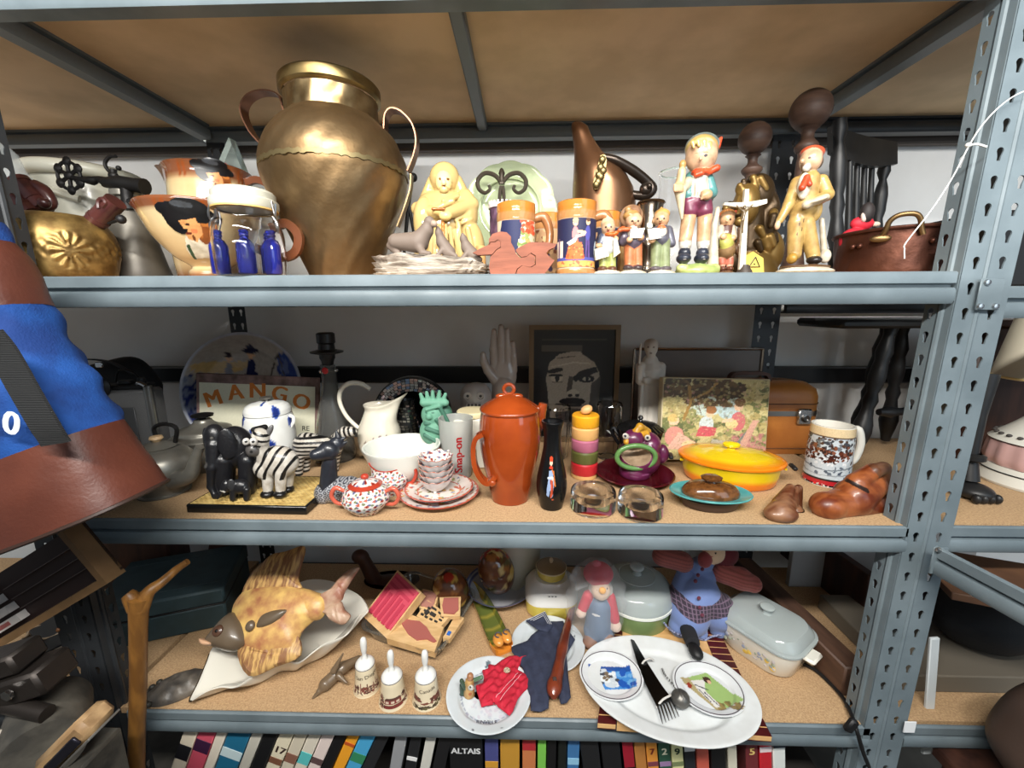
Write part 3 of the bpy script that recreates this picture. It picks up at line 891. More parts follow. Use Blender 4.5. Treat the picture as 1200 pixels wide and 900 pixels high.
SEAL=c(112,98,88);SL2=c(160,140,124)
l=f0.loc
rk=Fig(506,.062)
def rock():
 P=[]
 pts=[(448,300),(455,297),(470,295),(498,293),(530,296),(556,303),(563,320),(450,322)]
 q=rel(pts,.062,l)
 g=surf(lambda u,v:(-.118+.226*u,-.035+.09*v,.052-.018*u+.006*np.sin(u*17)*np.cos(v*7)),46,18)
 V=g[0].copy()
 top=V.copy();u,v=uvgrid(46,18)
 rows=[]
 for k,zf in enumerate((1,.82,.8,.55,.52,.25,.22,0)):
  r=V.copy();r[:,2]=V[:,2]*zf
 n=90;prof=[]
 VV=[];FF=[]
 lv=[(1.0,.0),(1.05,.10),(.99,.14),(1.07,.30),(1.0,.36),(1.08,.55),(1.0,.60),(1.06,.80),(.98,.86),(.92,1.0)]
 R2=np.random.default_rng(8);jit=R2.uniform(-.05,.05,(len(lv),n))
 for k,(s,h)in enumerate(lv):
  for i in range(n):
   a=2*pi*i/n
   cx,cy=math.copysign(abs(math.cos(a))**.6,math.cos(a)),math.copysign(abs(math.sin(a))**.7,math.sin(a))
   x=cx*.113*(s+jit[k][i]*.6);y=cy*.048*(s+jit[k][i])+.004
   top_=.044-.014*(x+.113)/.226+.004*math.sin(x*90)
   VV.append((x,y,h*top_))
 for k in range(len(lv)-1):
  for i in range(n):
   i2=(i+1)%n
   FF.append((k*n+i,k*n+i2,(k+1)*n+i2,(k+1)*n+i))
 FF.append(tuple((len(lv)-1)*n+i for i in range(n)));FF.append(tuple(range(n))[::-1])
 return G(VV,FF)
t=thing('sea_lion_group','three brown sea lions on a grey striated rock, beside the brass urn','figurine',tuple(l))
ROCK=mat('striated_rock',c(190,180,166),rough=.8,col2=c(104,90,78),ns=14,stretch=(1,1,7),bump=.6,bs=80)
obj('rock',rock(),ROCK,t,ang=25)
f=Fig(506,.062)
f.pr=[];f.c((464,283,0),(490,284,-2),9,12,'sea_lion',SEAL).c((490,284,-2),(500,270,-4),11,8,'sea_lion',SEAL).c((500,270,-4),(503,260,-6),7,5.5,'sea_lion',SEAL).c((503,259,-6),(509,263,-8),5,3,'sea_lion',SEAL)
f.c((458,288,2),(466,296,0),5,4,'sea_lion',SEAL).c((492,290,-8),(495,296,-12),5,4,'sea_lion',SEAL).c((495,296,-12),(503,297,-14),3,2.5,'sea_lion',SEAL).e(509,262,-10,3,3,3,'sea_lion',SL2)
s1=sculpt(f.pr,.6*f.s,2.5*f.s)
obj('sea_lion',s1['sea_lion'],MATTE,t,label='largest sea lion, looking right')
for(x,y,h,lb)in((522,301,34,'middle pup looking up'),(551,305,30,'right pup looking up')):
 f=Fig(506,.062)
 f.c((x+4,y-5,0),(x-4,y-h*.5,0),8,6.5,'sea_lion',SEAL).c((x-4,y-h*.5,0),(x-8,y-h*.85,-2),6,4,'sea_lion',SEAL).c((x-8,y-h*.85,-2),(x-9,y-h,-4),4,2,'sea_lion',SEAL)
 f.c((x-4,y-8,-5),(x-10,y-1,-8),3,2.5,'sea_lion',SEAL).c((x+5,y-5,-4),(x+12,y-1,-6),4,2.5,'sea_lion',SEAL)
 obj('sea_lion',sculpt(f.pr,.6*f.s,2*f.s)['sea_lion'],MATTE,t,label=lb)
Y=.42
l=loc1(598,Y)
t=thing('glass_plate','pale green scalloped glass plate standing upright at the back','plate',tuple(l))
cc=np.array(rel([(598,247)],Y,l)[0]);R=53*mpp(onY(598,247,Y))
prf=[(0,0),(R*.62,0),(R*.70,.006),(R*.98,.014),(R,.016),(R*.97,.018),(R*.69,.010),(R*.6,.004),(0,.004)]
g=lathe(resamp(prf,50),120)
def scal(V):
 a=np.arctan2(V[:,0],V[:,1]);r=np.hypot(V[:,0],V[:,1]);V[:,:2]*=(1+.035*np.abs(np.cos(a*6))*(r>R*.8))[:,None];return V
obj('plate_disc',T(W(g,scal),cc,(pi/2-.12,0,0)),mat('green_glass',c(206,218,178),rough=.12,trans=.55,ior=1.2,coat=.3),t)
obj('inner_ring',T(tube([(R*.66*math.cos(a),R*.66*math.sin(a),.011)for a in np.linspace(0,2*pi,60,endpoint=False)],.0025,6,closed=True),cc,(pi/2-.12,0,0)),mat('green_glass'),t)
l2=loc1(588,Y-.04)
t=thing('plate_stand','dark iron plate stand with twin scrolls, in front of the green plate','stand',tuple(l2))
DBR=mat('bronzed_iron',c(58,50,40),rough=.5,metal=.5)
Ys=Y-.045
for sgn in(-1,1):
 q=[(588+sgn*x,y)for x,y in((1,213),(9,205),(20,203),(28,211),(27,221),(20,226),(14,222),(15,217))]
 obj('scroll',tube(rel(q,Ys,l2),[.006,.006,.006,.006,.0055,.005,.0045,.004],8,5),DBR,t)
 obj('leg',tube(rel([(588+sgn*1,218),(588+sgn*3,240),(588+sgn*6,333)],Ys,l2),.005,8,4),DBR,t)
obj('finial',lathe([(0,0),(.006,.002),(.0085,.010),(.006,.018),(.009,.026),(.005,.036),(0,.040)],12),DBR,t,loc=rel([(588,215)],Ys,l2)[0])
obj('collar',rbox(.016,.012,.016,.003),DBR,t,loc=rel([(588,216)],Ys,l2)[0])
l=loc1(590,.22)
t=thing('purple_stein','dark purple carved mug with a pale toothed rim, behind the landscape stein','mug',tuple(l))
pr=pprof([(17,333),(17,325),(15,300),(15,244)],590,.22)
g=lathe(resamp(shell(pr,.004),50),90)
obj('body',W(g,lambda V:V*(1+.03*np.sin(np.arctan2(V[:,0],V[:,1])*13)*np.sin(V[:,2]*150))[:,None]**np.array([1,1,0])),mat('purple_glaze',c(98,70,92),rough=.4,col2=c(60,42,58),ns=40),t)
zt,R=pr[-1][1],pr[-1][0]
obj('rim',J(lathe([(R-.004,zt-.004),(R+.003,zt-.003),(R+.003,zt+.006),(R-.004,zt+.006)],40),*[rbox(.005,.005,.008,.001,((R)*math.cos(a),R*math.sin(a),zt+.008))for a in np.arange(20)*pi/10]),mat('pale_rim',c(210,196,196),rough=.4),t,label='pale toothed rim')
RIMC=c(190,120,48);TANC=c(176,124,76)
def stein(px,Y,hw,ytop,label,cv,a0,a1,handle_dir,group='painted beer steins'):
 l=loc1(px,Y)
 t=thing('beer_stein',label,'stein',tuple(l),0,group)
 zt=onY(px,ytop,Y)[2];R=hw*mpp(l)*cth(px)
 pr=[(R*.98,0),(R*1.02,.003),(R*1.02,zt*.07),(R*.96,zt*.09),(R*.97,zt*.75),(R,zt*.76),(R*.99,zt*.86),(R*.97,zt*.87),(R*1.0,zt*.885),(R*1.0,zt*.985),(R*.97,zt)]
 g=tint(lathe(resamp(shell(pr,.006),90),72),lambda V:np.where((V[:,2]>zt*.87)[:,None],RIMC,np.where(((V[:,2]>zt*.75)|(V[:,2]<zt*.09))[:,None],TANC,c(206,190,170))))
 def rop(V):
  a=np.arctan2(V[:,0],V[:,1]);m=((V[:,2]>zt*.765)&(V[:,2]<zt*.855))|(V[:,2]<zt*.06)
  V[:,:2]*=(1+m*.02*np.sin(a*26+V[:,2]*400))[:,None];return V
 obj('body',W(g,rop),GLAZE,t)
 obj('painted_scene',ldecal(pr,cv,a0,a1,zt*.10,zt*.745,.0014,110,90),MATTE,t)
 s=handle_dir
 obj('handle',tube([(s*R*.9,.0,zt*.80),(s*R*1.45,0,zt*.82),(s*R*1.75,0,zt*.62),(s*R*1.6,0,zt*.38),(s*R*.95,0,zt*.24)],[.009,.011,.009,.008,.009],10,6),mat('tan_glaze',c(150,100,62),rough=.25,coat=.3),t)
 return t
def person(cv,x,y,h,coat,legs,skirt=None,hair=(.02,.015,.01)):
 if skirt is not None:cv.poly([(x-.055*h,y+.5*h),(x+.055*h,y+.5*h),(x+.16*h,y),(x-.16*h,y)],skirt)
 else:
  cv.poly([(x-.05*h,y+.5*h),(x-.005*h,y+.5*h),(x-.02*h,y),(x-.06*h,y)],legs).poly([(x+.0*h,y+.5*h),(x+.05*h,y+.5*h),(x+.07*h,y),(x+.02*h,y)],legs)
 cv.ell(x,y+.62*h,.07*h,.19*h,coat)
 cv.ell(x,y+.90*h,.055*h,.085*h,c(232,184,140)).ell(x,y+.96*h,.06*h,.055*h,hair)
 cv.ell(x-.02*h,y+.90*h,.008*h,.012*h,c(40,24,20)).ell(x+.02*h,y+.90*h,.008*h,.012*h,c(40,24,20))
 return cv
cv=Cv(110,90,c(206,186,160))
cv.poly([(.0,.40),(.08,.5),(.2,1),(.62,1),(.58,.6),(.5,.25),(.4,.35),(.3,.45),(.22,.4),(.12,.5)],c(28,34,74)).ell(.45,.2,.25,.14,c(204,196,150)).dots(50,[c(108,128,64),c(140,152,90),c(216,206,160),c(180,150,90)],.05,(.55,.0,1,.75)).dots(26,[c(214,74,44),c(220,96,60)],.05,(.62,.72,.95,1)).dots(20,[c(150,160,100),c(216,206,170)],.05,(.3,.0,.62,.3)).noise(.1)
stein(605,.12,22,240,'orange rimmed stein painted with a dark blue sky landscape, behind the puzzle duck',cv,-1.3,1.3,1)
cv=Cv(110,90,c(26,28,62))
cv.rect(0,0,1,.14,c(200,150,80)).rect(0,.13,1,.2,c(70,74,140)).dots(30,[c(216,160,90),c(160,90,60)],.03,(0,0,1,.12)).rect(0,.2,.2,.55,c(210,190,176)).rect(.08,.2,.12,.6,c(96,66,96)).ell(.94,.36,.08,.2,c(188,198,206))
person(cv,.44,.16,.82,c(206,120,120),0,c(226,92,40),c(222,190,120));person(cv,.68,.2,.80,c(70,70,140),c(84,62,120),None,c(90,60,40))
cv.poly([(.26,.17),(.62,.17),(.56,.5),(.34,.5)],c(228,96,42)).dots(22,[c(198,70,34),c(238,130,70)],.025,(.3,.18,.6,.45)).line([(.50,.72),(.62,.70)],.03,c(226,180,140)).line([(.46,.62),(.60,.66)],.03,c(206,150,140)).poly([(.28,.5),(.48,.62),(.44,.5),(.34,.44)],c(224,214,214)).noise(.08)
stein(674,.062,22.5,238,'orange rimmed stein painted with a dancing couple in orange and blue, nearest the shelf edge',cv,-1.35,1.35,1)
cv=Cv(60,60,c(190,150,110));cv.dots(40,[c(120,70,50),c(70,60,90),c(220,180,130)],.06)
stein(641,.24,17,252,'small tan stein mostly hidden between the two painted steins',cv,-1.3,1.3,-1)
cv=Cv(60,60,c(40,44,70));cv.dots(30,[c(120,70,50),c(70,60,90),c(200,160,120)],.06)
stein(707,.17,17,250,'brown rimmed stein half hidden behind the smallest boy figurine',cv,-1.3,1.3,-1)
Y=.032
l=loc1(604,Y)
t=thing('puzzle_duck','reddish wooden jigsaw puzzle duck standing at the shelf edge','puzzle',tuple(l))
WOODR=mat('reddish_wood',c(140,80,58),rough=.65,col2=c(122,68,48),ns=18,stretch=(1,1,5),bump=.1,bs=90)
beak=[(554,297),(563,292),(572,288),(575,284),(580,284),(584,281),(587,284),(587,290),(582,293),(577,299),(560,299.5)]
head=[(573,288),(573,280),(577,274),(586,271),(594,272),(599,277),(599,284),(603,291),(605,297),(610,302),(617,301),(622,297),(627,300),(627,310),(622,313),(612,311),(606,315),(604,321.5),(575,321.5),(573,313),(575,300),(577,299),(582,293),(587,290),(587,284),(584,281),(580,284),(575,284)]
tail=[(604,293),(608,290),(620,284),(640,284),(652,286),(650,290),(643,293),(640,297),(646,303),(650,305),(645,312),(638,321.5),(604.6,321.5),(606.5,315.5),(612,311.5),(622,313.6),(627.6,310.5),(627.6,299.6),(622,296.4),(617,300.4),(610.4,301.4),(605.6,296.6)]
for nm,p in(('beak_piece',beak),('body_piece',head),('tail_piece',tail)):
 q=[(v[0],v[2])for v in rel(p,Y,l)]
 q=[(x,max(z,.0))for x,z in q]
 m_=np.mean(q,axis=0)
 q=[((x-m_[0])*.985+m_[0],(z-m_[1])*.985+m_[1])for x,z in q]
 zmin=min(z for x,z in q)
 obj(nm,extr([(x,z-(zmin if nm!='beak_piece' else 0))for x,z in q],.018,-.009),WOODR,t)
Y=.30
l=loc1(716,Y)
t=thing('copper_scuttle','brown copper helmet-shaped pitcher with tall curved lip and black handle','pitcher',tuple(l))
lv=[(335,676,742),(300,672,743),(262,671,744),(240,671,744),(222,671,741),(206,672,732),(195,672.5,722),(182,673,707),(172,672.5,700),(160,671,693),(150,669.5,689),(145,670,683)]
P=[];n=40;F_=[]
for(py,xa,xb)in lv:
 A,B=[np.array(q)for q in rel([(xa,py),(xb,py)],Y,l)]
 cx=(A+B)/2;w=(B[0]-A[0])/2
 d=min(.075,w*1.15)
 for k in range(n):
  a=2*pi*k/n;P.append((cx[0]+w*math.sin(a),-d*math.cos(a),cx[2]))
for i in range(len(lv)-1):
 for k in range(n):
  k2=(k+1)%n;F_.append((i*n+k,i*n+k2,(i+1)*n+k2,(i+1)*n+k))
F_.append(tuple(range(n))[::-1]);F_.append(tuple((len(lv)-1)*n+k for k in range(n)))
obj('body',G(P,F_),mat('satin_copper',c(140,102,74),rough=.3,metal=.85,col2=c(120,84,60),ns=5),t,ang=60)
HB=mat('dark_bronze',c(64,56,50),rough=.3,metal=.8)
obj('handle',tube(rel([(708,184,-.06),(722,188,-.06),(742,200,-.05),(758,213,-.04),(764,222,-.04),(756,229,-.04),(742,228,-.03),(730,222,-.03)],Y,l),[.008,.010,.012,.012,.013,.012,.010,.008],10,5),HB,t)
obj('scroll_end',J(ell(rel([(757,222,-.045)],Y,l)[0],(.016,.014,.016)),ell(rel([(761,218,-.06)],Y,l)[0],.007)),HB,t)
q=rel([(704,182),(709,181),(711,188),(710,197),(708,205),(704,212),(701,221),(697,222),(695,214),(698,205),(700,196),(702,188)],Y-.085,l)
gm=J(extr([(p[0],p[2])for p in q],.012,-.085),*[ell((np.array(rel([(x,y)],Y-.088,l)[0])),(.008,.006,.009))for x,y in((706,187),(704,196),(707,200),(702,205),(701,213),(704,207),(699,216))])
obj('mount',gm,mat('tarnished_brass',c(132,116,78),rough=.4,metal=.9),t,label='cast floral handle mount')
l=loc1(758,.18)
t=thing('pewter_tankard','shiny pewter tankard with a handle, behind the two singing boys','tankard',tuple(l))
pr=pprof([(22,335),(22,326),(17,312),(20,285),(13,268),(14,245),(15,239)],758,.18)
obj('body',lathe(shell(smooth(pr,4),.002),32),mat('warm_pewter',c(150,138,124),rough=.22,metal=1),t)
obj('rim',lathe([(pr[-1][0]-.002,pr[-1][1]-.003),(pr[-1][0]+.003,pr[-1][1]),(pr[-1][0],pr[-1][1]+.004)],32),mat('warm_pewter'),t)
obj('handle',tube(rel([(746,249),(728,248),(718,256),(714,268),(720,290),(742,300)],.18,l),.005,8,6),mat('warm_pewter'),t)
l=loc1(785,.34)
t=thing('glass_cylinder','tall clear straight-sided glass vase behind the big boy figurine','vase',tuple(l))
pr=pprof([(19,340),(19,330),(20,203)],785,.34)
obj('glass_wall',lathe(shell(pr,.004),36),JGLASS,t)
obj('rim',tube([(pr[-1][0]*math.cos(a),pr[-1][0]*math.sin(a),pr[-1][1])for a in np.linspace(0,2*pi,40,endpoint=False)],.003,6,closed=True),mat('pale_glass'),t)
def figbase(f,px,hw,ya,yb,col=IVORY):
 f.e(px,(ya+yb)/2+1,0,hw,(yb-ya)/2+1.5,hw*.8,'base',col)
Y=.05
f=Fig(713,Y)
figbase(f,712,17,317,322)
tr=c(176,186,112)
f.c((707,314,0),(707,292,0),5,5.5,'trousers',tr).c((717,314,0),(716,292,0),5,5.5,'trousers',tr)
f.e(706,315,-3,5.5,3,7,'shoes',c(110,70,50)).e(717,315,-3,5.5,3,7,'shoes',c(110,70,50))
f.c((712,291,0),(713,279,0),8.5,7,'shirt',c(206,212,216)).c((706,279,1),(702,290,-2),4.5,4,'jacket',c(86,94,118)).c((719,279,1),(722,288,-3),4.5,3.5,'jacket',c(86,94,118)).c((707,278,4),(708,292,4),5.5,5,'jacket',c(86,94,118))
f.e(702,288,-7,4,3,3,'hand',SKIN).e(722,280,-7,3,3,3,'hand',SKIN)
f.e(713,267,-1,8,8.5,8,'head',SKINP).e(713,268,-9.5,1.5,1.4,1.5,'head',SKINP).e(712,262,2,8,6.5,8,'hair',c(226,208,172)).c((714,258,0),(712,254,0),3,1.5,'hair',c(226,208,172))
f.e(716,275,-5,7,2.6,5,'scarf',c(232,112,40)).e(722,273,-7,3,2.5,3,'scarf',c(232,112,40))
f.p(710,266,-8,1.1,c(50,34,30)).p(716,266,-8,1.1,c(50,34,30)).p(713,271,-8,1.5,c(200,80,60),'head',.8)
t=f.make('boy_figurine','smallest boy figurine, fair haired, carrying folded newspapers','figurine',PAINT,.5,1.3,'small boy figurines')
PAP=mat('printed_cream',c(232,222,190),rough=.6,col2=c(186,172,140),ns=160)
q=rel([(697,292),(711,288),(714,300),(698,305)],Y-.018,f.loc)
obj('newspaper',extr([(p[0],p[2])for p in q],.005,q[0][1]),PAP,t)
q=rel([(719,280),(723,279),(727,296),(719,302)],Y-.018,f.loc)
obj('newspaper',extr([(p[0],p[2])for p in q],.004,q[0][1]),PAP,t)
f=Fig(741,Y)
figbase(f,741,17,317,322)
tr=c(214,128,84)
f.c((737,311,0),(738,285,0),5.5,6.5,'trousers',tr).c((747,311,0),(746,285,0),5.5,6.5,'trousers',tr)
f.e(736,314,-3,6,3.5,7,'shoes',c(76,62,66)).e(747,314,-3,6,3.5,7,'shoes',c(76,62,66))
f.c((742,283,0),(741,272,0),10,8,'jacket',c(104,94,112)).e(742,272,-6,6,7,5,'shirt',c(230,222,206)).c((733,272,1),(730,284,-1),5,4.5,'jacket',c(104,94,112)).c((730,284,-1),(737,281,-9),4,3.5,'jacket',c(104,94,112)).c((750,272,1),(753,280,-4),4.5,4,'jacket',c(104,94,112))
f.e(751,278,-10,4,3.5,3.5,'hand',SKIN).e(738,281,-11,3.5,3,3,'hand',SKIN)
f.e(743,259,-2,9.5,9,9,'head',SKINP).e(744,260,-11.5,1.6,1.5,1.6,'head',SKINP).e(740,253,1,9.5,6,9,'hair',c(196,150,90))
f.e(740,254,6,14,13,5,'hat',c(168,130,100),(0.15,0,0)).e(741,250,6,10,9,9,'hat',c(150,112,86)).e(736,246,-2,4,4,4,'hat',c(190,150,100))
f.e(735,269,-7,8,2.6,4,'scarf',c(226,110,60)).c((730,268,-6),(726,270,-6),3,2.5,'scarf',c(226,110,60))
f.p(741,259,-10,1.2,c(70,44,34)).p(748,259,-10,1.2,c(70,44,34)).p(745,264,-10,1.6,c(190,80,60),'head',.8)
t=f.make('boy_figurine','boy figurine in a broad brown hat and orange trousers, singing from a book','figurine',PAINT,.5,1.3,'small boy figurines')
q=rel([(739,268),(756,267),(752,279),(738,279)],Y-.024,f.loc)
obj('song_book',extr([(p[0],p[2])for p in q],.005,q[0][1]),mat('grey_cream',c(214,206,188),rough=.6,col2=c(150,150,156),ns=120),t)
f=Fig(774,Y)
figbase(f,775,17,317,322)
tr=c(146,158,118)
f.c((768,312,0),(770,284,0),6,7,'trousers',tr).c((779,312,0),(778,284,0),6,7,'trousers',tr)
f.e(768,315,-3,7,3,7,'shoes',c(100,92,100)).e(780,315,-3,7,3,7,'shoes',c(100,92,100))
f.c((774,280,0),(775,270,0),9.5,8,'jacket',c(98,98,112)).c((783,270,2),(787,285,1),5.5,5,'jacket',c(98,98,112)).c((767,271,1),(764,281,-4),5,4,'jacket',c(98,98,112)).e(775,272,-6,6,7,4,'shirt',c(232,226,212)).e(764,281,-10,4.5,4,3.5,'hand',SKIN)
f.e(775,257,-1,9,9,9,'head',SKIN).e(774,258,-10.5,1.8,1.6,1.6,'head',SKIN).e(776,251,2,9,6,9,'hair',c(214,166,96)).c((776,247,0),(775,244,0),2.5,1.5,'hair',c(214,166,96)).e(766,259,0,2,2.5,2,'head',SKIN)
f.e(775,267,-6,5,2.4,4,'scarf',c(226,118,66))
f.p(771,256,-9,1.2,c(60,40,34)).p(778,256,-9,1.2,c(60,40,34)).p(774,262,-9,1.6,c(170,60,50),'head',1)
t=f.make('boy_figurine','bareheaded boy figurine in green trousers, singing from a sheet','figurine',PAINT,.5,1.3,'small boy figurines')
q=rel([(759,268),(773,267),(775,279),(761,281)],Y-.026,f.loc)
obj('song_sheet',extr([(p[0],p[2])for p in q],.005,q[0][1]),mat('grey_cream'),t)
l=loc1(730,.13)
t=thing('wooden_stand','small tan wooden block behind the hatted boy figurine','stand',tuple(l))
obj('block',rbox(.022,.03,.068,.002,(0,0,.034)),mat('tan_wood',c(190,146,90),rough=.6),t)
l=loc1(564,.13)
t=thing('wooden_peg','pale tan wooden peg behind the beak of the puzzle duck','peg',tuple(l))
obj('peg',lathe([(0,0),(.011,0),(.011,.068),(.009,.070),(0,.070)],20),mat('tan_wood'),t)
Y=.062
f=Fig(817,Y)
gr=c(178,200,122)
f.e(817,318,0,27,9,20,'base',gr).e(800,314,-6,8,5,6,'base',c(196,210,140)).e(836,314,-4,8,5,7,'base',c(190,206,136))
for(a,b,d)in((806,802,0),(825,823,0)):
 f.e(b-1,303,-6,8.5,6,11,'shoes',c(48,54,70)).e(b,297,-1,7.5,7,8,'shoes',c(48,54,70)).c((b+1,287,0),(b+1,284,0),7.3,7.3,'socks',c(236,232,226)).c((b+1,281,0),(a+1,255,0),7.5,8.5,'legs',SKIN)
f.c((808,247,0),(807,239,0),10,10,'shorts',c(126,58,84)).c((825,247,0),(824,239,0),10,10,'shorts',c(126,58,84)).e(816,237,0,15,10,12,'shorts',c(126,58,84))
f.c((817,228,0),(818,213,0),13,11,'shirt',c(222,220,206)).c((808,212,1),(806,228,-2),7,7,'jacket',c(92,150,150)).c((829,212,1),(833,226,-1),7.5,7.5,'jacket',c(92,150,150)).c((811,210,5),(811,232,5),9,9,'jacket',c(92,150,150)).c((826,210,5),(827,232,5),9,9,'jacket',c(92,150,150)).c((833,226,-2),(828,230,-10),6,5,'jacket',c(92,150,150)).c((806,214,-3),(800,221,-9),6,5,'jacket',c(208,196,170))
f.e(828,228,-14,7,5.5,5,'hand',SKIN).e(795,220,-12,6,6,6,'hand',SKIN)
for i in range(4):f.c((824+i*2.2,229-i,-17),(822+i*2.4,233-i,-16),1.5,1.3,'hand',SKIN);f.c((791,217+i*2.2,-17),(799,217+i*2.2,-17),1.6,1.5,'hand',SKIN)
f.c((799,201,-10),(797,215,-11),4.5,5.5,'umbrella',c(214,190,150)).c((797,224,-11),(799,256,-9),6.5,1.5,'umbrella',c(226,216,186)).e(800,193,-9,4,5,4,'umbrella',c(206,160,96))
f.e(822,183,-2,18,18.5,17,'head',SKINP).e(821,186,-19,2.2,2.2,2.2,'head',SKINP).e(806,187,0,3,4,3,'head',SKINP).e(822,176,3,18.5,15,17,'hair',c(214,184,112))
for(x,y)in((812,172),(818,170),(825,170),(831,173)):f.c((x,y-4,-14),(x+1,y+1,-16),3,1.4,'hair',c(222,192,120))
f.e(823,173,8,20.5,15,15,'hat',c(120,136,136),(.5,0,0)).c((841,172,2),(845,162,2),3,1.8,'feather',c(226,84,44))
f.e(822,202,-6,12,4,8,'scarf',c(232,88,48)).c((830,202,-8),(840,197,-8),3.5,4,'scarf',c(232,88,48)).c((816,205,-10),(822,203,-12),3,3,'scarf',c(232,88,48))
f.c((835,310,8),(837,265,10),7,4,'tree_stump',c(214,206,186)).c((837,265,10),(841,245,10),4,3,'tree_stump',c(214,206,186))
f.p(816,182,-17,2.0,c(70,70,76),rz=1.4).p(827,182,-17,2.0,c(70,70,76),rz=1.4).p(816,178.5,-17,3,c(176,140,90),rz=.6).p(827,178.5,-17,3,c(176,140,90),rz=.6).p(820,192,-16,2.4,c(200,70,60),rz=1.1).p(812,188,-15,3,c(240,180,150)).p(830,188,-15,3,c(240,180,150))
f.p(802,304,-12,3,c(226,222,214),'shoes',.6).p(824,304,-12,3,c(226,222,214),'shoes',.6)
for x in(812,815,818,821):f.p(x,220,-11,.5,c(170,150,120),'shirt',9)
f.make('boy_figurine','largest boy figurine, in maroon shorts and teal jacket with a furled umbrella','figurine',PAINT,.55,1.6)
f=Fig(851,.10)
f.e(850,321,0,13,3.5,11,'base',c(120,90,66))
for x in(846,855):f.e(x,315,-3,4.5,3,6,'shoes',c(110,66,48));f.c((x,311,0),(x,298,0),4,4.5,'legs',c(226,176,150));f.c((x,308,0),(x,304,0),4.6,4.6,'socks',c(206,120,100))
f.c((850,292,0),(851,276,0),12,8,'dress',c(150,120,84)).e(851,284,-7,9,9,6,'apron',c(186,186,96)).e(850,294,0,13,3,11,'hem',c(96,92,104))
f.c((851,276,0),(851,266,0),8,7,'bodice',c(110,74,66)).c((844,268,-1),(843,277,-6),4.5,4,'sleeves',c(220,208,190)).c((858,268,-1),(860,277,-6),4.5,4,'sleeves',c(220,208,190)).e(848,277,-11,4,3.5,3,'hand',SKIN).e(859,279,-9,3.5,3,3,'hand',SKIN)
f.e(852,257,-1,9,9.5,9,'head',SKIN).e(852,259,-10,1.6,1.6,1.6,'head',SKIN).e(852,252,2,9.5,7,9.5,'hair',c(178,120,70)).c((858,251,2),(862,248,2),3,2,'ribbon',c(190,90,60)).c((846,251,2),(842,253,2),3,2,'ribbon',c(190,90,60))
f.c((866,268,0),(866,300,2),2,3,'basket',c(126,92,64)).e(866,290,0,6,9,6,'basket',c(126,92,64))
f.p(848,257,-9,1.2,c(60,40,34)).p(856,257,-9,1.2,c(60,40,34)).p(852,263,-9,1.5,c(190,80,60),'head',.8)
f.make('girl_figurine','small girl figurine in a yellow-green apron with a basket, beside the big boy','figurine',PAINT,.5,1.3)
f=Fig(885,.28)
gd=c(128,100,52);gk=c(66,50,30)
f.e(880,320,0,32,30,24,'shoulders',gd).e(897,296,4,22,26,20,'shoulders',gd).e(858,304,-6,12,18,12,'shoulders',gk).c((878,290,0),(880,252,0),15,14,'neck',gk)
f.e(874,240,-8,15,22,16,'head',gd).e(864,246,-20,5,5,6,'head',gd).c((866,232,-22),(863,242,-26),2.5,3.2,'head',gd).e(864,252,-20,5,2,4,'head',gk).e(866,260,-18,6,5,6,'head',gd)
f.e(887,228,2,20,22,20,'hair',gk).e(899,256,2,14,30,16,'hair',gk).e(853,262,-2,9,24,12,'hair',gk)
R3=np.random.default_rng(4)
for i in range(34):
 a=R3.uniform(-2.9,.6);x,y=884+20*math.cos(a),228+20*math.sin(a);d=R3.uniform(-16,8)
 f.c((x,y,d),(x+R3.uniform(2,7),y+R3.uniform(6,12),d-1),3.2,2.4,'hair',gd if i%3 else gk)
for i in range(22):
 x=R3.uniform(888,908)if i%2 else R3.uniform(846,858);y=R3.uniform(238,286);d=R3.uniform(-18,-8)
 f.c((x,y,d),(x+R3.uniform(-5,5),y+R3.uniform(7,12),d),4.5,3.2,'hair',gd if i%3 else gk)
f.p(862,238,-22,2,c(40,30,18)).p(871,237,-24,2,c(40,30,18))
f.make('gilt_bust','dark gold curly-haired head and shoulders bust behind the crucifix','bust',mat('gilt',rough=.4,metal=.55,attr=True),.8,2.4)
FIN=mat('dark_oak',c(88,66,54),rough=.55,col2=c(64,46,38),ns=12,stretch=(1,1,4),bump=.12,bs=60)
def finial(px,Y,yc,rpx,pts,label):
 l=loc1(px,Y)
 t=thing('wood_finial',label,'finial',tuple(l),0,'turned wooden ball finials')
 s=mpp(onY(px,yc,Y));zc=onY(px,yc,Y)[2];R=rpx*s*cth(px)
 obj('ball',T(lathe([(R*math.sin(a),-R*math.cos(a))for a in np.linspace(.25,pi,22)][:-1]+[(0,R)],36),(0,0,zc)),FIN,t)
 pr=pprof(pts,px,Y)
 obj('turned_stem',lathe([(0,0)]+list(smooth(pr,3))+[(0,pr[-1][1])],28),FIN,t)
finial(868,.40,163,20,[(16,345),(16,330),(12,300),(9,260),(8,225),(7,208),(10,204),(12,199),(6,193),(6,186),(9,183)],'brown turned wood finial with the smaller ball, behind the gilt bust')
finial(926,.34,130,26,[(18,338),(18,325),(12,300),(10,250),(10,200),(9,182),(12,178),(14,172),(8,164),(8,156),(13,151)],'brown turned wood finial with the larger ball, behind the painter figurine')
Y=.07
l=loc1(872,Y)
t=thing('crucifix','small pale crucifix standing on a dark foot in front of the gilt bust','crucifix',tuple(l))
BONE=mat('bone_white',c(216,208,190),rough=.4,col2=c(180,170,150),ns=30)
q=lambda pts,dy=0:[(p[0],p[2])for p in rel(pts,Y+dy,l)]
obj('upright',extr(q([(872,222),(877,222),(872.5,316),(865.5,316)]),.007,-.0035),BONE,t)
obj('crossbar',extr(q([(846,241),(848,238),(872,238),(897,234),(897,239),(884,243),(860,243)]),.008,-.006),BONE,t)
fg=Fig(872,Y)
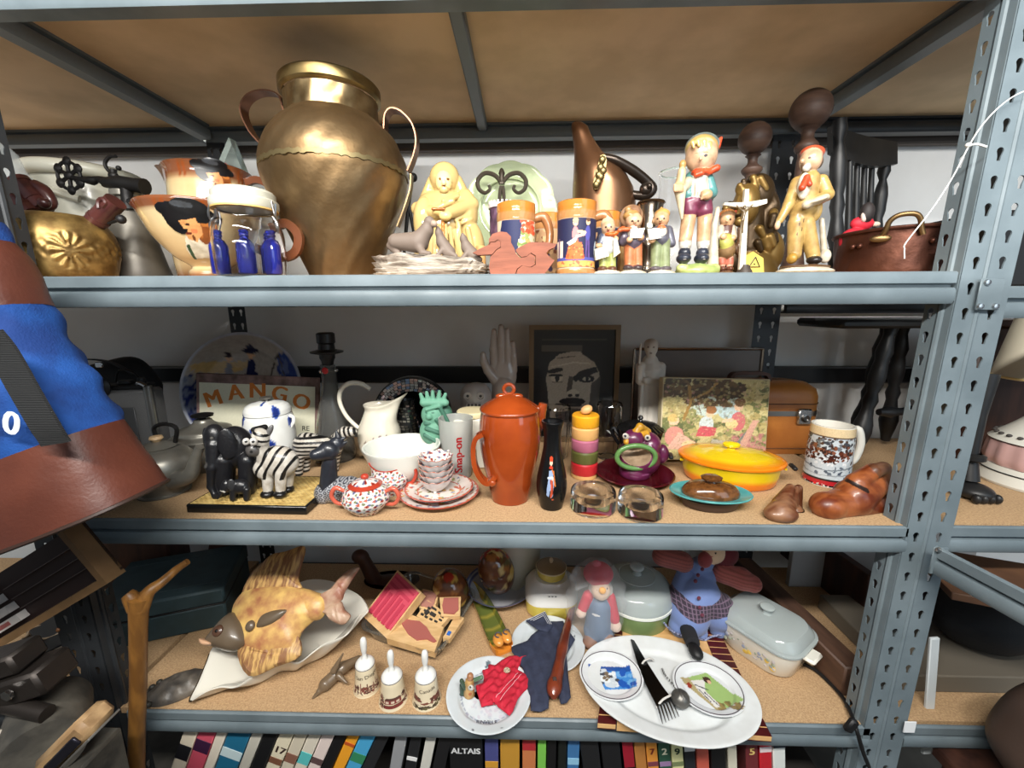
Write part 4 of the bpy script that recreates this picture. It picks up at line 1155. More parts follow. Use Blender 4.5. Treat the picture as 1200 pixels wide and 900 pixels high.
fg.c((872,248,-3),(870.5,258,-3),2.2,1.7,'corpus',c(120,100,70)).c((870.5,258,-3),(870,272,-2.5),1.6,1,'corpus',c(120,100,70)).e(872.5,243,-3.5,2,2.4,2,'corpus',c(120,100,70)).c((871,248,-3),(863,241,-3),1.2,.9,'corpus',c(120,100,70)).c((873,248,-3),(882,240,-3),1.2,.9,'corpus',c(120,100,70))
obj('corpus',sculpt(fg.pr,.4*fg.s,1*fg.s)['corpus'],PAINT,t)
obj('foot',lathe([(0,0),(.016,0),(.014,.008),(.008,.016),(.007,.02),(0,.02)],16),mat('dark_foot',c(60,52,46),rough=.5),t)
l=loc1(884,.13)
t=thing('yellow_box','little yellow folded card with a black triangle emblem, behind the crucifix foot','box',tuple(l))
q=[(p[0],p[2])for p in rel([(870,326),(893,326),(892,305),(880,297),(872,302)],.13,l)]
zm=min(z for x,z in q);q=[(x,z-zm)for x,z in q]
obj('card',extr(q,.016,-.008),mat('yellow_card',c(206,178,84),rough=.5),t)
cx=sum(p[0]for p in q)/5;
tri=[(cx-.011,.020),(cx+.012,.020),(cx+.001,.041)]
g=J(*[sweep([(a[0],-.0086,a[1]),(b[0],-.0086,b[1])],circ(.0011,6))for a,b in zip(tri,tri[1:]+tri[:1])],ell((cx,-.0086,.026),(.0016,.0012,.0016)))
obj('emblem',g,BLACKM,t)
Y=.055
f=Fig(943,Y)
yl=c(200,166,100)
f.e(943,318,0,38,5,26,'base',c(226,218,200)).e(943,313,0,33,2.5,22,'ground',c(110,78,46))
f.e(954,305,-6,9,4.5,10,'shoes',c(40,34,34)).e(928,303,-6,6,6,8,'shoes',c(180,140,60))
f.c((931,298,0),(933,262,0),8,10,'trousers',yl).c((953,299,-2),(944,262,0),8,10.5,'trousers',yl).e(939,255,0,15,10,11,'trousers',yl)
f.c((942,245,0),(947,212,0),14,13,'coat',yl).c((962,212,2),(969,228,-2),8,8,'coat',yl).c((969,228,-2),(958,236,-12),7,6,'coat',yl).c((934,214,2),(924,240,-2),7.5,6.5,'coat',yl).c((924,240,-2),(914,258,-4),6,4.5,'coat',yl).e(955,246,2,9,13,8,'coat',yl).e(930,246,3,6,10,6,'coat',yl)
f.e(942,218,-10,8,14,6,'shirt',c(236,226,208)).c((946,207,-15),(940,220,-17),3,4,'tie',c(206,80,44)).c((946,207,-15),(949,216,-16),2,3,'tie',c(206,80,44))
f.e(911,264,-5,3.5,5,3.5,'hand',SKINP)
f.e(950,188,-2,13,13.5,13,'head',SKINP).e(940,189,-9,3,2.6,3,'head',SKINP).e(945,197,-8,5,4,4,'beard',c(236,230,222)).e(959,190,2,5,7,7,'hair',c(120,100,84)).e(952,179,2,14.5,7,14,'beret',c(206,92,60),(0,.12,0))
f.c((945,240,-17),(968,231,-16),5,4,'palette',c(226,212,186)).e(957,235,-18,14,3,9,'palette',c(226,212,186),(0,-.3,0))
f.c((966,300,8),(963,258,8),4,3,'column',c(206,196,176)).e(967,300,4,7,8,7,'column',c(224,216,200))
f.p(943,184,-10,1.3,c(60,40,34)).p(950,184,-12,1.3,c(60,40,34)).p(944,180,-10,2.5,c(200,190,180),'head',.8).p(942,196,-12,2,c(180,80,60),'beard',.9)
for(a,b)in((938,262),(941,268),(936,274),(943,258)):f.p(a,b,-10,.8,c(110,78,40),'trousers',2.5)
f.make('painter_figurine','old painter figurine in yellow suit and orange beret, holding a palette','figurine',PAINT,.6,1.8)
Y=.40
l=loc1(1010,Y)
t=thing('black_chair','black wooden toy chair with turned back posts behind the copper pan','chair',tuple(l))
BW_=mat('black_painted_wood',c(30,30,31),rough=.45,col2=c(22,22,23),ns=20)
def turned(a,b,rs,dy=0):
 A,B=rel([a+(dy,),b+(dy,)],Y,l);return tube([A,B],1,12)if False else sweep(np.linspace(A,B,len(rs)),circ(1,12),False,True,rs)
for(a,b,nm,dy)in(((978,336),(984,140),'back_post',-.05),((1018,336),(1037,192),'back_post',.10)):
 rs=[.016,.016,.014,.020,.014,.020,.016,.013,.017,.013,.018,.018,.019,.016,.010,.018,.015]
 obj(nm,turned(a,b,np.array(rs)*(1 if dy<0 else .9),dy),BW_,t)
for i in range(4):
 k=(i+.6)/4.4
 obj('spindle',turned((988+34*k,335),(991+38*k,186),[.008,.009,.010,.009,.008,.007,.007],-.04+.13*k),BW_,t)
n=14
P=[]
for i in range(n+1):
 u=i/n
 x0,yt,yb=976+u*76,146+20*u+3*math.sin(u*pi),178+14*u+8*math.sin(u*pi)
 yy=-.05+.15*u-.03*math.sin(u*pi)
 a,b=rel([(x0,yb,yy),(x0,yt,yy)],Y,l)
 P+=[a,b,(b[0],b[1]+.02,b[2]),(a[0],a[1]+.02,a[2])]
F_=[(0,1,2,3),tuple(4*n+k for k in(3,2,1,0))]
for i in range(n):
 for k in range(4):F_.append((4*i+k,4*i+(k+1)%4,4*i+4+(k+1)%4,4*i+4+k)[::-1])
obj('crest_rail',G(P,F_),BW_,t)
obj('seat',rbox(.20,.20,.022,.006,(.02,.03,.011)),BW_,t)
l=loc1(1042,.18)
t=thing('copper_pan','round brown copper pan with loop handle at the right end of the top shelf','pan',tuple(l),-.62)
pr=smooth(pprof([(66,335),(70,326),(72,312),(74,290),(75,277),(77,275)],1042,.18),4)
obj('pan_body',W(lathe(resamp(shell(pr,.004),60),72),dent),COPPER,t)
zt,R=pr[-1][1],pr[-1][0]
obj('rolled_rim',tube([(R*math.cos(a),R*math.sin(a),zt)for a in np.linspace(0,2*pi,60,endpoint=False)],.004,8,closed=True),COPPER,t)
hd=[(x_*.74,y_,z_)for x_,y_,z_ in[(-.046,-R*.95-.004,zt-.018),(-.038,-R*.97-.010,zt-.006),(-.032,-R*.98-.014,zt+.012),(-.014,-R-.014,zt+.022),(.016,-R-.012,zt+.022),(.030,-R*.98-.010,zt+.012),(.036,-R*.97-.006,zt-.006),(.042,-R*.96-.004,zt-.018)]]
obj('loop_handle',tube(hd,.005,10,6),mat('worn_brass',c(122,98,66),rough=.4,metal=.9),t)
obj('handle_plate',ell((-.034,-R*.96-.006,zt-.020),(.018,.006,.008)),mat('worn_brass'),t)
obj('rivet',J(*[ell((R*.985*math.sin(a),-R*.985*math.cos(a),zt-.03),.006,10,6)for a in(-.75,-.62,.45,.9)]),COPPER,t)
f=Fig(1012,.20,.012)
f.e(1000,282,0,20,14,12,'dress',c(176,32,48)).e(1010,262,2,16,8,10,'dress',c(190,36,52)).e(1016,249,-4,9,11,9,'head',c(40,34,34)).e(1013,253,-6,4,6,3,'face',c(210,190,180)).e(1026,263,0,6,3,5,'arm',c(200,180,160))
f.make('small_doll','small black-haired doll in a red dress peeking out of the copper pan','doll',MATTE,.6,1.5)
t=thing('hanging_string','thin white string tied to the right post and hanging over the copper pan','string',tuple(onY(1060,290,-.02)))
l=onY(1060,290,-.02)
CORD=mat('white_string',c(214,214,210),rough=.7)
obj('strand',tube(rel([(1206,104),(1186,114),(1168,128,.0),(1150,148),(1136,170),(1115,210),(1090,248),(1062,284),(1060,292),(1060,303)],-.022,l),.0011,6,5),CORD,t)
obj('knot',J(ell(rel([(1135,170)],-.022,l)[0],(.005,.004,.004)),tube(rel([(1135,170),(1145,169),(1156,172)],-.022,l),.0018,6,3)),CORD,t)
# ================================================================== MIDDLE SHELF
Z=Z2
def dn(v,d=.003):return v
l=loc1(152,.50,Z)
t=thing('camera_bag','black soft camera bag at the back left of the middle shelf','bag',tuple(l))
h=topz(421,l)
BFAB=mat('black_nylon',c(24,25,28),rough=.8,bump=.2,bs=200)
def soft(V):
 V[:,2]+=.012*np.sin(V[:,0]*22)*(V[:,2]>.1);V[:,0]+=.008*np.sin(V[:,2]*40);return V
obj('bag_body',W(T(ell((0,0,0),(1,1,1),32,24),s=(.13,.06,h/2),loc=(0,0,h/2)),lambda V:soft(np.stack([np.sign(V[:,0])*np.abs(V[:,0]/.13)**.6*.13,V[:,1],h/2+np.sign(V[:,2]-h/2)*np.abs((V[:,2]-h/2)/(h/2))**.55*h/2],1))),BFAB,t)
obj('strap',strap([(-.09,-.05,h*.9),(-.04,-.066,h*1.02),(.05,-.066,h*1.0),(.11,-.05,h*.86)],.022,.004,6),mat('dark_webbing',c(38,40,46),rough=.7),t)
obj('buckle',rbox(.024,.008,.018,.002,(.02,-.068,h*.97)),STEEL,t)
l=loc1(170,.33,Z)
t=thing('cine_camera','old grey metal cine camera with black lens turret and crank, beside the blue bag','camera',tuple(l),.15)
GM=mat('grey_crackle_metal',c(104,104,104),rough=.5,metal=.3,bump=.3,bs=300)
h=topz(455,l)
obj('camera_body',rbox(.135,.06,h,.008,(0,0,h/2)),GM,t)
obj('side_panel',rbox(.08,.004,h*.6,.0015,(-.018,-.032,h*.48)),mat('dark_grey_metal',c(72,73,75),rough=.5,metal=.3),t)
obj('corner_column',T(tube([(.060,-.024,.002),(.060,-.024,h+.01)],.011,12)),mat('satin_grey',c(128,128,126),rough=.3,metal=.8),t)
for i in range(4):
 obj('vent_fin',rbox(.04,.006,.006,.0015,(.03,-.033,.022+i*.011)),mat('pale_alloy',c(214,214,212),rough=.3,metal=.6),t,label='pale vent fin')
obj('top_plate',rbox(.12,.055,.014,.004,(-.01,0,h+.007)),BLACKM,t)
obj('lens_turret',T(lathe([(0,0),(.030,0),(.032,.006),(.026,.012),(.018,.014),(.018,.022),(.012,.024),(.010,.019),(0,.018)],28),(-.06,-.03,h+.012),(pi/2,0,0)),BLACKM,t)
obj('lens_glass',ell((-.06,-.050,h+.012),(.010,.004,.010)),mat('lens_coating',c(150,158,176),rough=.05,metal=.4),t)
obj('dial',lathe([(0,0),(.018,0),(.020,.003),(.018,.010),(0,.011)],20),BLACKM,t,loc=(-.012,0,h+.014))
obj('lever',tube([(.03,-.02,h+.014),(.045,-.03,h+.02),(.062,-.034,h+.012)],.0055,10,4),STEEL,t,label='bright chrome lever')
obj('wind_knob',lathe([(0,0),(.010,0),(.011,.004),(.009,.016),(0,.017)],16),BLACKM,t,loc=(.026,.005,h+.014))
obj('finder_arm',tube([(-.055,.02,h+.016),(-.04,.02,h+.05),(.0,.015,h+.046),(.022,.012,h+.018)],.003,8,4),IRON,t)
l=loc2(196,590,Z,.085)
t=thing('pewter_teapot','dull pewter teapot with looped handle, partly behind the blue bag','teapot',tuple(l),0)
pr=smooth(prl([(30,588),(32,582),(42,570),(46,558),(42,547),(32,540),(22,537)],l),5)
pr=[(r,z-pr[0][1])for r,z in pr]
obj('body',lathe([(0,0)]+pr+[(0,pr[-1][1]+.004)],48),PEWTER,t)
zt,R0=pr[-1][1],pr[-1][0]
obj('foot_ring',lathe([(pr[0][0]-.004,0),(pr[0][0]+.006,.0005),(pr[0][0]+.006,.004),(pr[0][0]-.002,.008)],40),PEWTER,t)
obj('lid',lathe([(R0,zt),(R0+.004,zt+.003),(R0*.7,zt+.012),(R0*.3,zt+.016),(0,zt+.017)],32),PEWTER,t)
obj('knob',lathe([(0,zt+.015),(.008,zt+.016),(.015,zt+.024),(.013,zt+.030),(0,zt+.032)],16),mat('pale_wood_knob',c(186,156,118),rough=.5),t,label='pale wooden lid knob')
obj('spout',tube([(.055,-.03,zt*.40),(.098,-.03,zt*.5),(.118,-.03,zt*.85),(.135,-.03,zt*1.12)],[.024,.018,.012,.010],14,6),PEWTER,t)
obj('handle',tube([(-.015,.02,zt+.012),(-.02,.02,zt+.045),(.01,.02,zt+.056),(.038,.02,zt+.045),(.03,.02,zt+.008)],.005,8,6),IRON,t)
l=loc1(246,.30,Z)
t=thing('pewter_dish','round lidded pewter serving dish with dark knob, behind the black elephant','dish',tuple(l))
h=topz(512,l)
R=.082
obj('dish',lathe([(0,0),(R*.62,0),(R*.66,.004),(R*.95,h*.55),(R,h*.9),(R*1.04,h),(R,h)],44),PEWTER,t)
obj('lid',lathe(smooth([(R*1.06,h+.001),(R*1.05,h+.006),(R*.85,h+.016),(R*.8,h+.026),(R*.5,h+.034),(R*.3,h+.046),(.02,h+.054),(0,h+.055)],3),44),PEWTER,t)
obj('knob',lathe([(0,h+.053),(.008,h+.054),(.008,h+.060),(.026,h+.062),(.028,h+.068),(.012,h+.072),(0,h+.074)],20),IRON,t)
def flatplate(name,label,cat,cen,R,tiltx,rz,cv,rimcol,group=None,n=110,m=70,depth=.02,matl=None,sx=1.0):
 """standing or lying plate; picture mapped on its face; local +Z is the face"""
 t=thing(name,label,cat,tuple(cen),(tiltx,0,rz),group)
 prf=resamp([(0,.003),(R*.66,.003),(R*.74,depth*.6),(R*.97,depth),(R,depth*.95),(R*.98,depth*.8),(R*.72,depth*.2),(R*.6,-.004),(0,-.004)],m)
 g=lathe(prf,n,sx,1.0)
 def colr(V):
  u=V[:,0]/(2.0*R*sx)+.5;v=V[:,1]/(2.0*R)+.5
  return cv.at(u,v)
 g=tint(g,colr)
 obj('plate_face',g,matl or GLAZE,t)
 return t,prf
cv=Cv(160,160,c(186,176,164))
bl=c(44,56,116);lb=c(120,130,160)
cv.rect(0,0,1,.56,c(74,82,116)).ell(.3,.70,.22,.05,c(214,180,120)).ell(.5,.72,.1,.03,c(214,186,140))
cv.dots(140,[bl,c(60,70,120),lb,c(150,156,170)],.035,(.0,.3,.42,.60)).dots(160,[c(36,62,140),c(50,76,150),c(90,108,160)],.03,(.80,.42,1,.80)).dots(120,[bl,lb,c(170,172,178)],.03,(.0,0,1,.4))
person(cv,.38,.38,.44,c(140,140,150),0,c(90,96,120),c(50,40,50));person(cv,.56,.36,.50,c(40,46,86),c(40,46,86),None,c(36,38,66))
cv.ell(.56,.50,.10,.16,c(40,46,86)).ell(.56,.835,.075,.018,c(32,34,62)).ell(.56,.855,.04,.03,c(32,34,62)).poly([(.46,.42),(.66,.42),(.72,.30),(.42,.3)],c(34,40,80))
cv.line([(.68,.50),(.76,.74),(.80,.80),(.84,.62)],.005,c(70,62,60)).ell(.74,.46,.06,.09,c(150,138,150)).ell(.82,.45,.07,.04,c(150,138,156)).ell(.70,.40,.05,.05,c(96,84,120))
R_=.5-np.hypot(cv.X-.5,cv.Y-.5)
cv.put(R_<.03,c(196,200,214))
cv.noise(.08)
l0=loc1(300,.52,Z)
cen=onY(295,458,.535)
Rp=82*mpp(cen)*cth(295)*.97
cen=np.array([cen[0],.50,Z+Rp*math.cos(.2)+.001])
flatplate('delft_plate','large round delft plate painted with a couple fishing, leaning at the back','plate',cen,Rp,pi/2-.2,.12,cv,bl)
Y=.40
l=loc1(303,Y,Z)
A=onY(233,457,Y);B=onY(361,441,Y)
w=B[0]-A[0];h=topz(446,l)
t=thing('crate_sign','weathered crate end with a cream label lettered MANGO, before the delft plate','sign',tuple(l),(-.10,.06,.1));t.location.z+=.0135
obj('board',rbox(w*1.06,.014,h,.002,(0,.008,h/2)),mat('weathered_board',c(96,78,70),rough=.8,col2=c(150,120,116),ns=22,bump=.3,bs=60),t)
cv=Cv(140,100,c(222,220,196))
cv.ell(.5,.30,.16,.12,c(64,140,70),.5).ell(.52,.22,.13,.10,c(230,120,50),.5).ell(.5,.16,.13,.08,c(236,190,60),.4).ell(.50,.40,.08,.05,c(222,200,50)).noise(.03)
obj('paper_label',decal(cv,lambda u,v:(-w/2+w*u,-.0005+0*u,.01+(h*.84)*v),90,60),PRINT,t,label='cream paper label')
OR=mat('orange_ink',c(206,122,50),rough=.6)
gl=[]
for i,ch in enumerate('MANGO'):
 u=(i-2)/2.0
 gl.append(T(stand(text(ch,.068,.0004,True)),(u*w*.38,-.0012,h*.71-.030*u*u+.02),(0,u*.34,0)))
obj('lettering',J(*gl),OR,t,label='orange letters MANGO')
obj('lettering',T(stand(text('RE',.022,.0003)),(w*.42,-.0012,h*.32)),BLACKM,t,label='small dark letters RE')
l=loc1(322,.27,Z)
t=thing('ginger_jar','small white lidded porcelain jar with blue painted leaves, behind the zebra','jar',tuple(l))
pr=smooth(prl([(18,552),(20,546),(29,530),(31,510),(30,490),(28,484)],l),5)
pr=[(r,z-pr[0][1])for r,z in pr]
WB=c(232,234,232)
def splash(V):
 a=np.arctan2(V[:,0],-V[:,1]);z=V[:,2]
 n=np.sin(a*3.1+z*60)+np.sin(a*5-z*90+1)+.7*np.sin(a*11+z*25)
 C=np.tile(np.array(WB),(len(V),1));C[n>1.15]=c(54,86,168);C[n>1.8]=c(30,48,120);return C
obj('body',tint(lathe(resamp([(0,0)]+pr,50),90),splash),GLAZE,t)
zt,R=pr[-1][1],pr[-1][0]
pl=resamp([(R-.001,zt),(R+.001,zt+.002),(R,zt+.014),(R*.9,zt+.024),(R*.7,zt+.031),(R*.3,zt+.036),(0,zt+.036)],26)
obj('lid',tint(lathe(pl,90),splash),GLAZE,t)
obj('lid_knob',lathe([(0,zt+.035),(.008,zt+.036),(.007,zt+.040),(.016,zt+.042),(.016,zt+.047),(0,zt+.049)],20),mat('pewter_knob',c(140,136,128),rough=.3,metal=.8),t)
obj('ear',J(*[tube([(s*R*1.06,0,zt*.78),(s*R*1.2,0,zt*.86),(s*R*1.2,0,zt*.94),(s*R*1.04,0,zt*.96)],.005,8,4)for s in(1,)]),WHITEP,t)
a,b=onZ(216,602,Z),onZ(360,602,Z)
TW=b[0]-a[0];TD=.17;TH=.020
l=np.array([(a[0]+b[0])/2+.005,a[1]+TD/2,Z+.0008])
t=thing('black_tray','black edged board topped with woven straw, under the elephant and zebra','tray',tuple(l),-.02)
obj('base',rbox(TW,TD,TH,.002,(0,0,TH/2)),BLACK,t)
nx,ny=44,26
VV=[];FF=[]
gx,gy=(TW-.010)/nx,(TD-.010)/ny
for i in range(nx):
 for j in range(ny):
  x,y=-TW/2+.005+(i+.5)*gx,-TD/2+.005+(j+.5)*gy
  hz=TH+(.0016 if(i+j)%2 else .0009)
  k=len(VV);VV+=[(x-gx*.46,y-gy*.4,TH),(x+gx*.46,y-gy*.4,TH),(x+gx*.46,y+gy*.4,TH),(x-gx*.46,y+gy*.4,TH),(x-gx*.4,y,hz),(x+gx*.4,y,hz)]
  FF+=[(k,k+1,k+5,k+4),(k+2,k+3,k+4,k+5),(k+1,k+2,k+5),(k+3,k,k+4)]
obj('woven_top',G(VV,FF),mat('straw',c(206,178,112),rough=.6,col2=c(178,146,82),ns=60),t,label='pale woven straw top',kind='stuff',ang=0)
ZTR=Z+.0008+TH+.0018
TRAYF=a[1]
EB=c(26,26,29)
EBM=mat('ebony_carving',rough=.32,attr=True,bump=.25,bs=220,coat=.15)
l=loc2(268,580,ZTR,.035)
f=Fig(0,0,0,loc=l)
f.e(276,524,4,25,25,22,'elephant',EB).e(252,513,-8,14,16,13,'elephant',EB).e(262,524,6,10,20,14,'elephant',EB)
f.c((250,522,-14),(248,548,-20),9,6,'elephant',EB).c((248,548,-20),(247,570,-20),6,4,'elephant',EB).c((247,570,-20),(252,582,-22),4,3,'elephant',EB).c((252,581,-22),(258,578,-22),3,2.2,'elephant',EB)
for(x,d)in((262,-10),(290,-8),(266,14),(292,14)):f.c((x,540,d),(x,574,d),11,9.5,'elephant',EB).e(x,578,d-1,9,4,9,'elephant',EB)
f.e(266,520,-14,11,18,4,'elephant',EB,(0,0,.5)).e(242,516,-2,6,15,4,'elephant',EB,(0,0,-.6)).c((298,520,8),(302,552,10),2.5,1.5,'elephant',EB)
f.c((246,536,-20),(240,548,-26),2,1,'tusk',c(60,58,56)).p(246,514,-20,1.5,c(90,88,84),'elephant')
f.make('black_elephant','large black carved elephant facing left on the woven tray','figurine',EBM,.7,2.2)
for i in range(1):
 f=Fig(0,0,0,loc=loc2(279,588,ZTR,.014))
 f.e(281,570,0,13,9,9,'elephant',EB).e(266,569,-3,7,8,7,'elephant',EB).c((262,571,-6),(258,579,-8),3.5,2.2,'elephant',EB).c((258,579,-8),(255,584,-9),2.2,1.6,'elephant',EB).e(271,568,-7,5,7,2.2,'elephant',c(44,44,46),(0,0,.5))
 for(x,d)in((273,-4),(289,-3),(275,6),(290,6)):f.c((x,574,d),(x,584,d),4,3.8,'elephant',EB)
 f.c((263,577,-8),(258,575,-12),1,.6,'tusk',c(190,186,176))
 f.make('baby_elephant','small grey-black baby elephant standing against the large elephant','figurine',EBM,.5,1.3)
l=loc2(325,582,ZTR,.02)
f=Fig(0,0,0,loc=l)
WZ=c(224,220,212);BZ=c(26,25,26)
f.e(326,541,0,27,19,18,'body',WZ).e(310,548,-5,14,14,12,'body',WZ)
for(x,y,d)in((314,572,-6),(329,572,-8),(338,566,8)):f.c((x,552,d),(x,y,d),7.5,6,'body',WZ).e(x-1,y+7,d-2,8.5,4.5,8,'hoof',BZ)
f.c((310,538,-6),(304,520,-8),9,10,'body',WZ).e(305,514,-8,11,12,11,'head',WZ).e(297,527,-14,9,8,9,'muzzle',c(96,94,94)).c((302,520,-10),(298,524,-12),9,8,'head',WZ)
f.e(316,505,-4,3.5,8,4,'ear',c(120,120,122),(0,.5,0)).c((298,504,-6),(310,501,2),4,4,'mane',BZ)
f.e(288.5,517.5,-21,4.2,4.2,4.2,'eye',c(240,240,238)).e(297,517.5,-22,4.6,4.6,4.6,'eye',c(240,240,238))
f.p(287.5,518,-25,1.3,(0.01,.01,.01),'eye').p(296,518,-26,1.4,(0.01,.01,.01),'eye').p(294,530,-22,1.6,(0.02,.02,.02),'muzzle')
def stripes(V,nm,C):
 s=f.s
 if nm=='body':
  x=(V[:,0]-V[:,2]*.55)/s
  m=(np.sin(x*.62+.5*np.sin(V[:,2]/s*.25))>.42)&(V[:,2]/s>22)
  C[m]=BZ
 if nm=='head':
  m=np.sin((V[:,2]+V[:,0]*.4)/s*.95)>.25;C[m]=BZ
 return C
f.make('zebra_figurine','cartoonish zebra with bulging white eyes standing on the woven tray','figurine',PAINT,.5,1.6,pfn=stripes)
l=loc1(368,onZ(368,585,Z)[1]+.16,Z)
f=Fig(0,0,0,loc=l)
f.e(360,522,0,17,15,13,'body',WZ).c((358,520,0),(390,524,0),14,12,'body',WZ).c((390,520,0),(404,506,-4),9,7,'body',WZ).e(410,506,-6,9,6,6,'body',WZ)
for(x,d)in((352,-5),(360,6),(388,-5),(394,6)):f.c((x,530,d),(x-2,552,d),6,4.5,'body',WZ).c((x-2,550,d),(x,566,d),4.5,3.5,'body',WZ).e(x,570,d-1,4.5,4,5,'hoof',BZ)
f.c((345,516,4),(341,545,6),2,1.5,'body',BZ)
def stripes2(V,nm,C):
 s=f.s
 if nm=='body':C[np.sin((V[:,0]*1.0+V[:,2]*.22*np.sign(V[:,0]+.02))/s*1.15)>.05]=BZ
 lo=(V[:,2]/s<46)&(nm=='body');C[lo&(np.sin(V[:,2]/s*1.3)>.1)]=BZ;C[lo&~(np.sin(V[:,2]/s*1.3)>.1)]=WZ
 return C
f.make('zebra_figurine','realistic striped zebra standing behind the dark stone bird','figurine',PAINT,.55,1.6,pfn=stripes2)
l=loc2(392,592,Z,.03)
f=Fig(0,0,0,loc=l)
SB=c(46,50,60)
f.e(396,574,0,23,16,18,'body',c(120,124,136)).e(380,578,-4,12,13,13,'body',c(120,124,136)).e(410,566,4,12,8,10,'body',c(120,124,136))
f.c((385,572,-3),(386,540,-4),11,8.5,'neck',SB).e(385,528,-6,13,11,11,'head',SB).c((378,531,-10),(370,533,-14),9,7,'head',SB).e(394,520,0,9,8,8,'head',SB).c((394,518,0),(404,513,2),5,1.5,'crest',SB).c((396,512,0),(394,505,0),4,1.2,'crest',SB).c((398,522,0),(406,518,2),4,1.5,'crest',SB)
for x in(382,398):f.c((x,586,-2),(x,591,-2),4,4,'foot',c(30,30,32))
def scales(V,nm,C):
 if nm=='body':
  s=f.s;q=np.hypot((V[:,0]/s)%5-2.5,(V[:,2]/s+2.5*(np.floor(V[:,0]/s/5)%2))%5-2.5)
  C[(np.sin(q*3.0)>0)]=c(178,182,190);C[(np.sin(q*3.0)<=0)]=c(54,58,72)
 return C
f.make('stone_bird','dark slate bird with a bulbous head and a scale-patterned pale body','figurine',PAINT,.5,1.5,pfn=scales)
l=loc1(394,.38,Z)
t=thing('glass_decanter','clear glass decanter with a black brimmed stopper behind the cream pitcher','decanter',tuple(l))
pr=smooth(prl([(24,528),(25,520),(22,500),(16,470),(10,450),(9,430),(9,418)],l),4);pr=[(r,z-pr[0][1])for r,z in pr]
DG=mat('smoky_glass',c(190,190,186),rough=.05,trans=.9,ior=1.3)
obj('glass_body',lathe(shell(pr,.004),32),DG,t)
zt=pr[-1][1]
obj('stopper',lathe([(0,zt-.01),(.016,zt),(.018,zt+.012),(.022,zt+.02),(.022,zt+.030),(.046,zt+.036),(.047,zt+.040),(.024,zt+.046),(.022,zt+.062),(.026,zt+.066),(.026,zt+.092),(.020,zt+.096),(0,zt+.096)],28),mat('black_bakelite',c(34,32,32),rough=.35),t)
obj('neck_ring',tube([(.024*math.cos(a),.024*math.sin(a),zt-.02)for a in np.linspace(0,2*pi,24,endpoint=False)],.004,8,closed=True),DG,t)
obj('red_seal',ell((.002,-.026,zt-.015),(.010,.003,.010)),mat('red_enamel'),t)
l=loc1(447,.33,Z)
t=thing('cream_pitcher','cream porcelain pitcher with long spout, big loop handle and floral sprays','pitcher',tuple(l))
pr=smooth(prl([(16,522),(17,516),(24,500),(25,482),(18,464),(15,456),(17,450)],l),6);pr=[(r,z-pr[0][1])for r,z in pr]
zt,R=pr[-1][1],pr[-1][0]
def sp(V):
 a=np.arctan2(V[:,0],-V[:,1]);zz=np.clip((V[:,2]-zt*.68)/(zt*.32),0,1)
 w=np.exp(-((a-pi/2)/.55)**2)*zz**1.5
 w2=np.exp(-((np.abs(a)-pi)/1.2)**2)*0
 V[:,0]+=w*.052;V[:,2]+=w*.034;return V
def flo(V):
 C=np.tile(np.array(c(222,216,200)),(len(V),1));a=np.arctan2(V[:,0],-V[:,1])-vang(l);z=V[:,2]/zt
 for(x,y,r,col)in[(-.5,.38,.07,c(190,120,130)),(.1,.26,.11,c(196,110,124)),(.3,.28,.06,c(120,140,90)),(.5,.34,.05,c(200,120,130)),(-.2,.24,.06,c(120,140,90)),(.7,.42,.05,c(130,130,100)),(-.7,.45,.05,c(140,120,110)),(-.3,.52,.04,c(120,100,110)),(.0,.55,.035,c(120,100,110)),(.3,.54,.035,c(130,110,116))]:
  C[((a-x)/1.6)**2+(z-y)**2*1.4<(r*.8)**2]=col
 return C
obj('body',W(tint(lathe(resamp(shell(pr,.0035),90),96),flo),sp),GLAZE,t,ang=60)
obj('handle',tube(rel([(434,456),(424,450),(410,449),(400,456),(398,470),(405,486),(416,498),(427,506)],.33,l),[.006,.007,.007,.0065,.006,.006,.006],10,6),mat('cream_porcelain',c(222,216,200),rough=.15,coat=.4),t)
l=loc1(486,.44,Z)
cen=np.array(onY(486,456,.44))-l
Rm=47*mpp(onY(486,456,.44))*cth(486)
t=thing('mosaic_dish','round black dish rimmed with mirror mosaic tiles, standing on edge at the back','dish',tuple(l),(0,0,.12))
cz=Rm+.002
obj('dish_shell',T(lathe(resamp([(0,.03),(Rm*.4,.028),(Rm*.52,.016),(Rm*.62,-.004),(Rm*.97,-.012),(Rm,-.006),(Rm,.02),(Rm*.8,.036),(0,.042)],40),64),(0,0,cz),(pi/2+.0,0,0),(1,1,-1)),BLACK,t)
VV=[];FF=[];CC=[]
R5=np.random.default_rng(9)
for k in range(5):
 r0=Rm*(.63+.068*k);n=int(2*pi*r0/.0125)
 for i in range(n):
  a0,a1=2*pi*(i+.08)/n,2*pi*(i+.92)/n;r1=r0+Rm*.06
  d=.014+.004*(k)*.4;tl=R5.uniform(-.0025,.0025,2)
  q=[(r0,a0),(r1,a0),(r1,a1),(r0,a1)];b_=len(VV)
  dep_=lambda r:-(-.004+(r/Rm-.62)/.35*-.008)+0
  for j,(r,a)in enumerate(q):VV.append((r*math.cos(a),-.0045-(r/Rm-.62)/.35*.008-.002+tl[0]*(1 if j in(0,1)else-1),cz+r*math.sin(a)))
  FF.append((b_,b_+1,b_+2,b_+3));CC+=[c(*[(236,234,232),(190,186,184),(240,226,220),(90,92,100),(226,190,180),(150,170,206),(214,210,206)][int(R5.integers(0,7))])]*4
obj('mirror_tiles',G(VV,FF,np.array(CC)),mat('mirror_tile',rough=.2,metal=.3,attr=True),t,label='small mirror tiles',kind='stuff',ang=0)
l2=loc1(480,.39,Z)
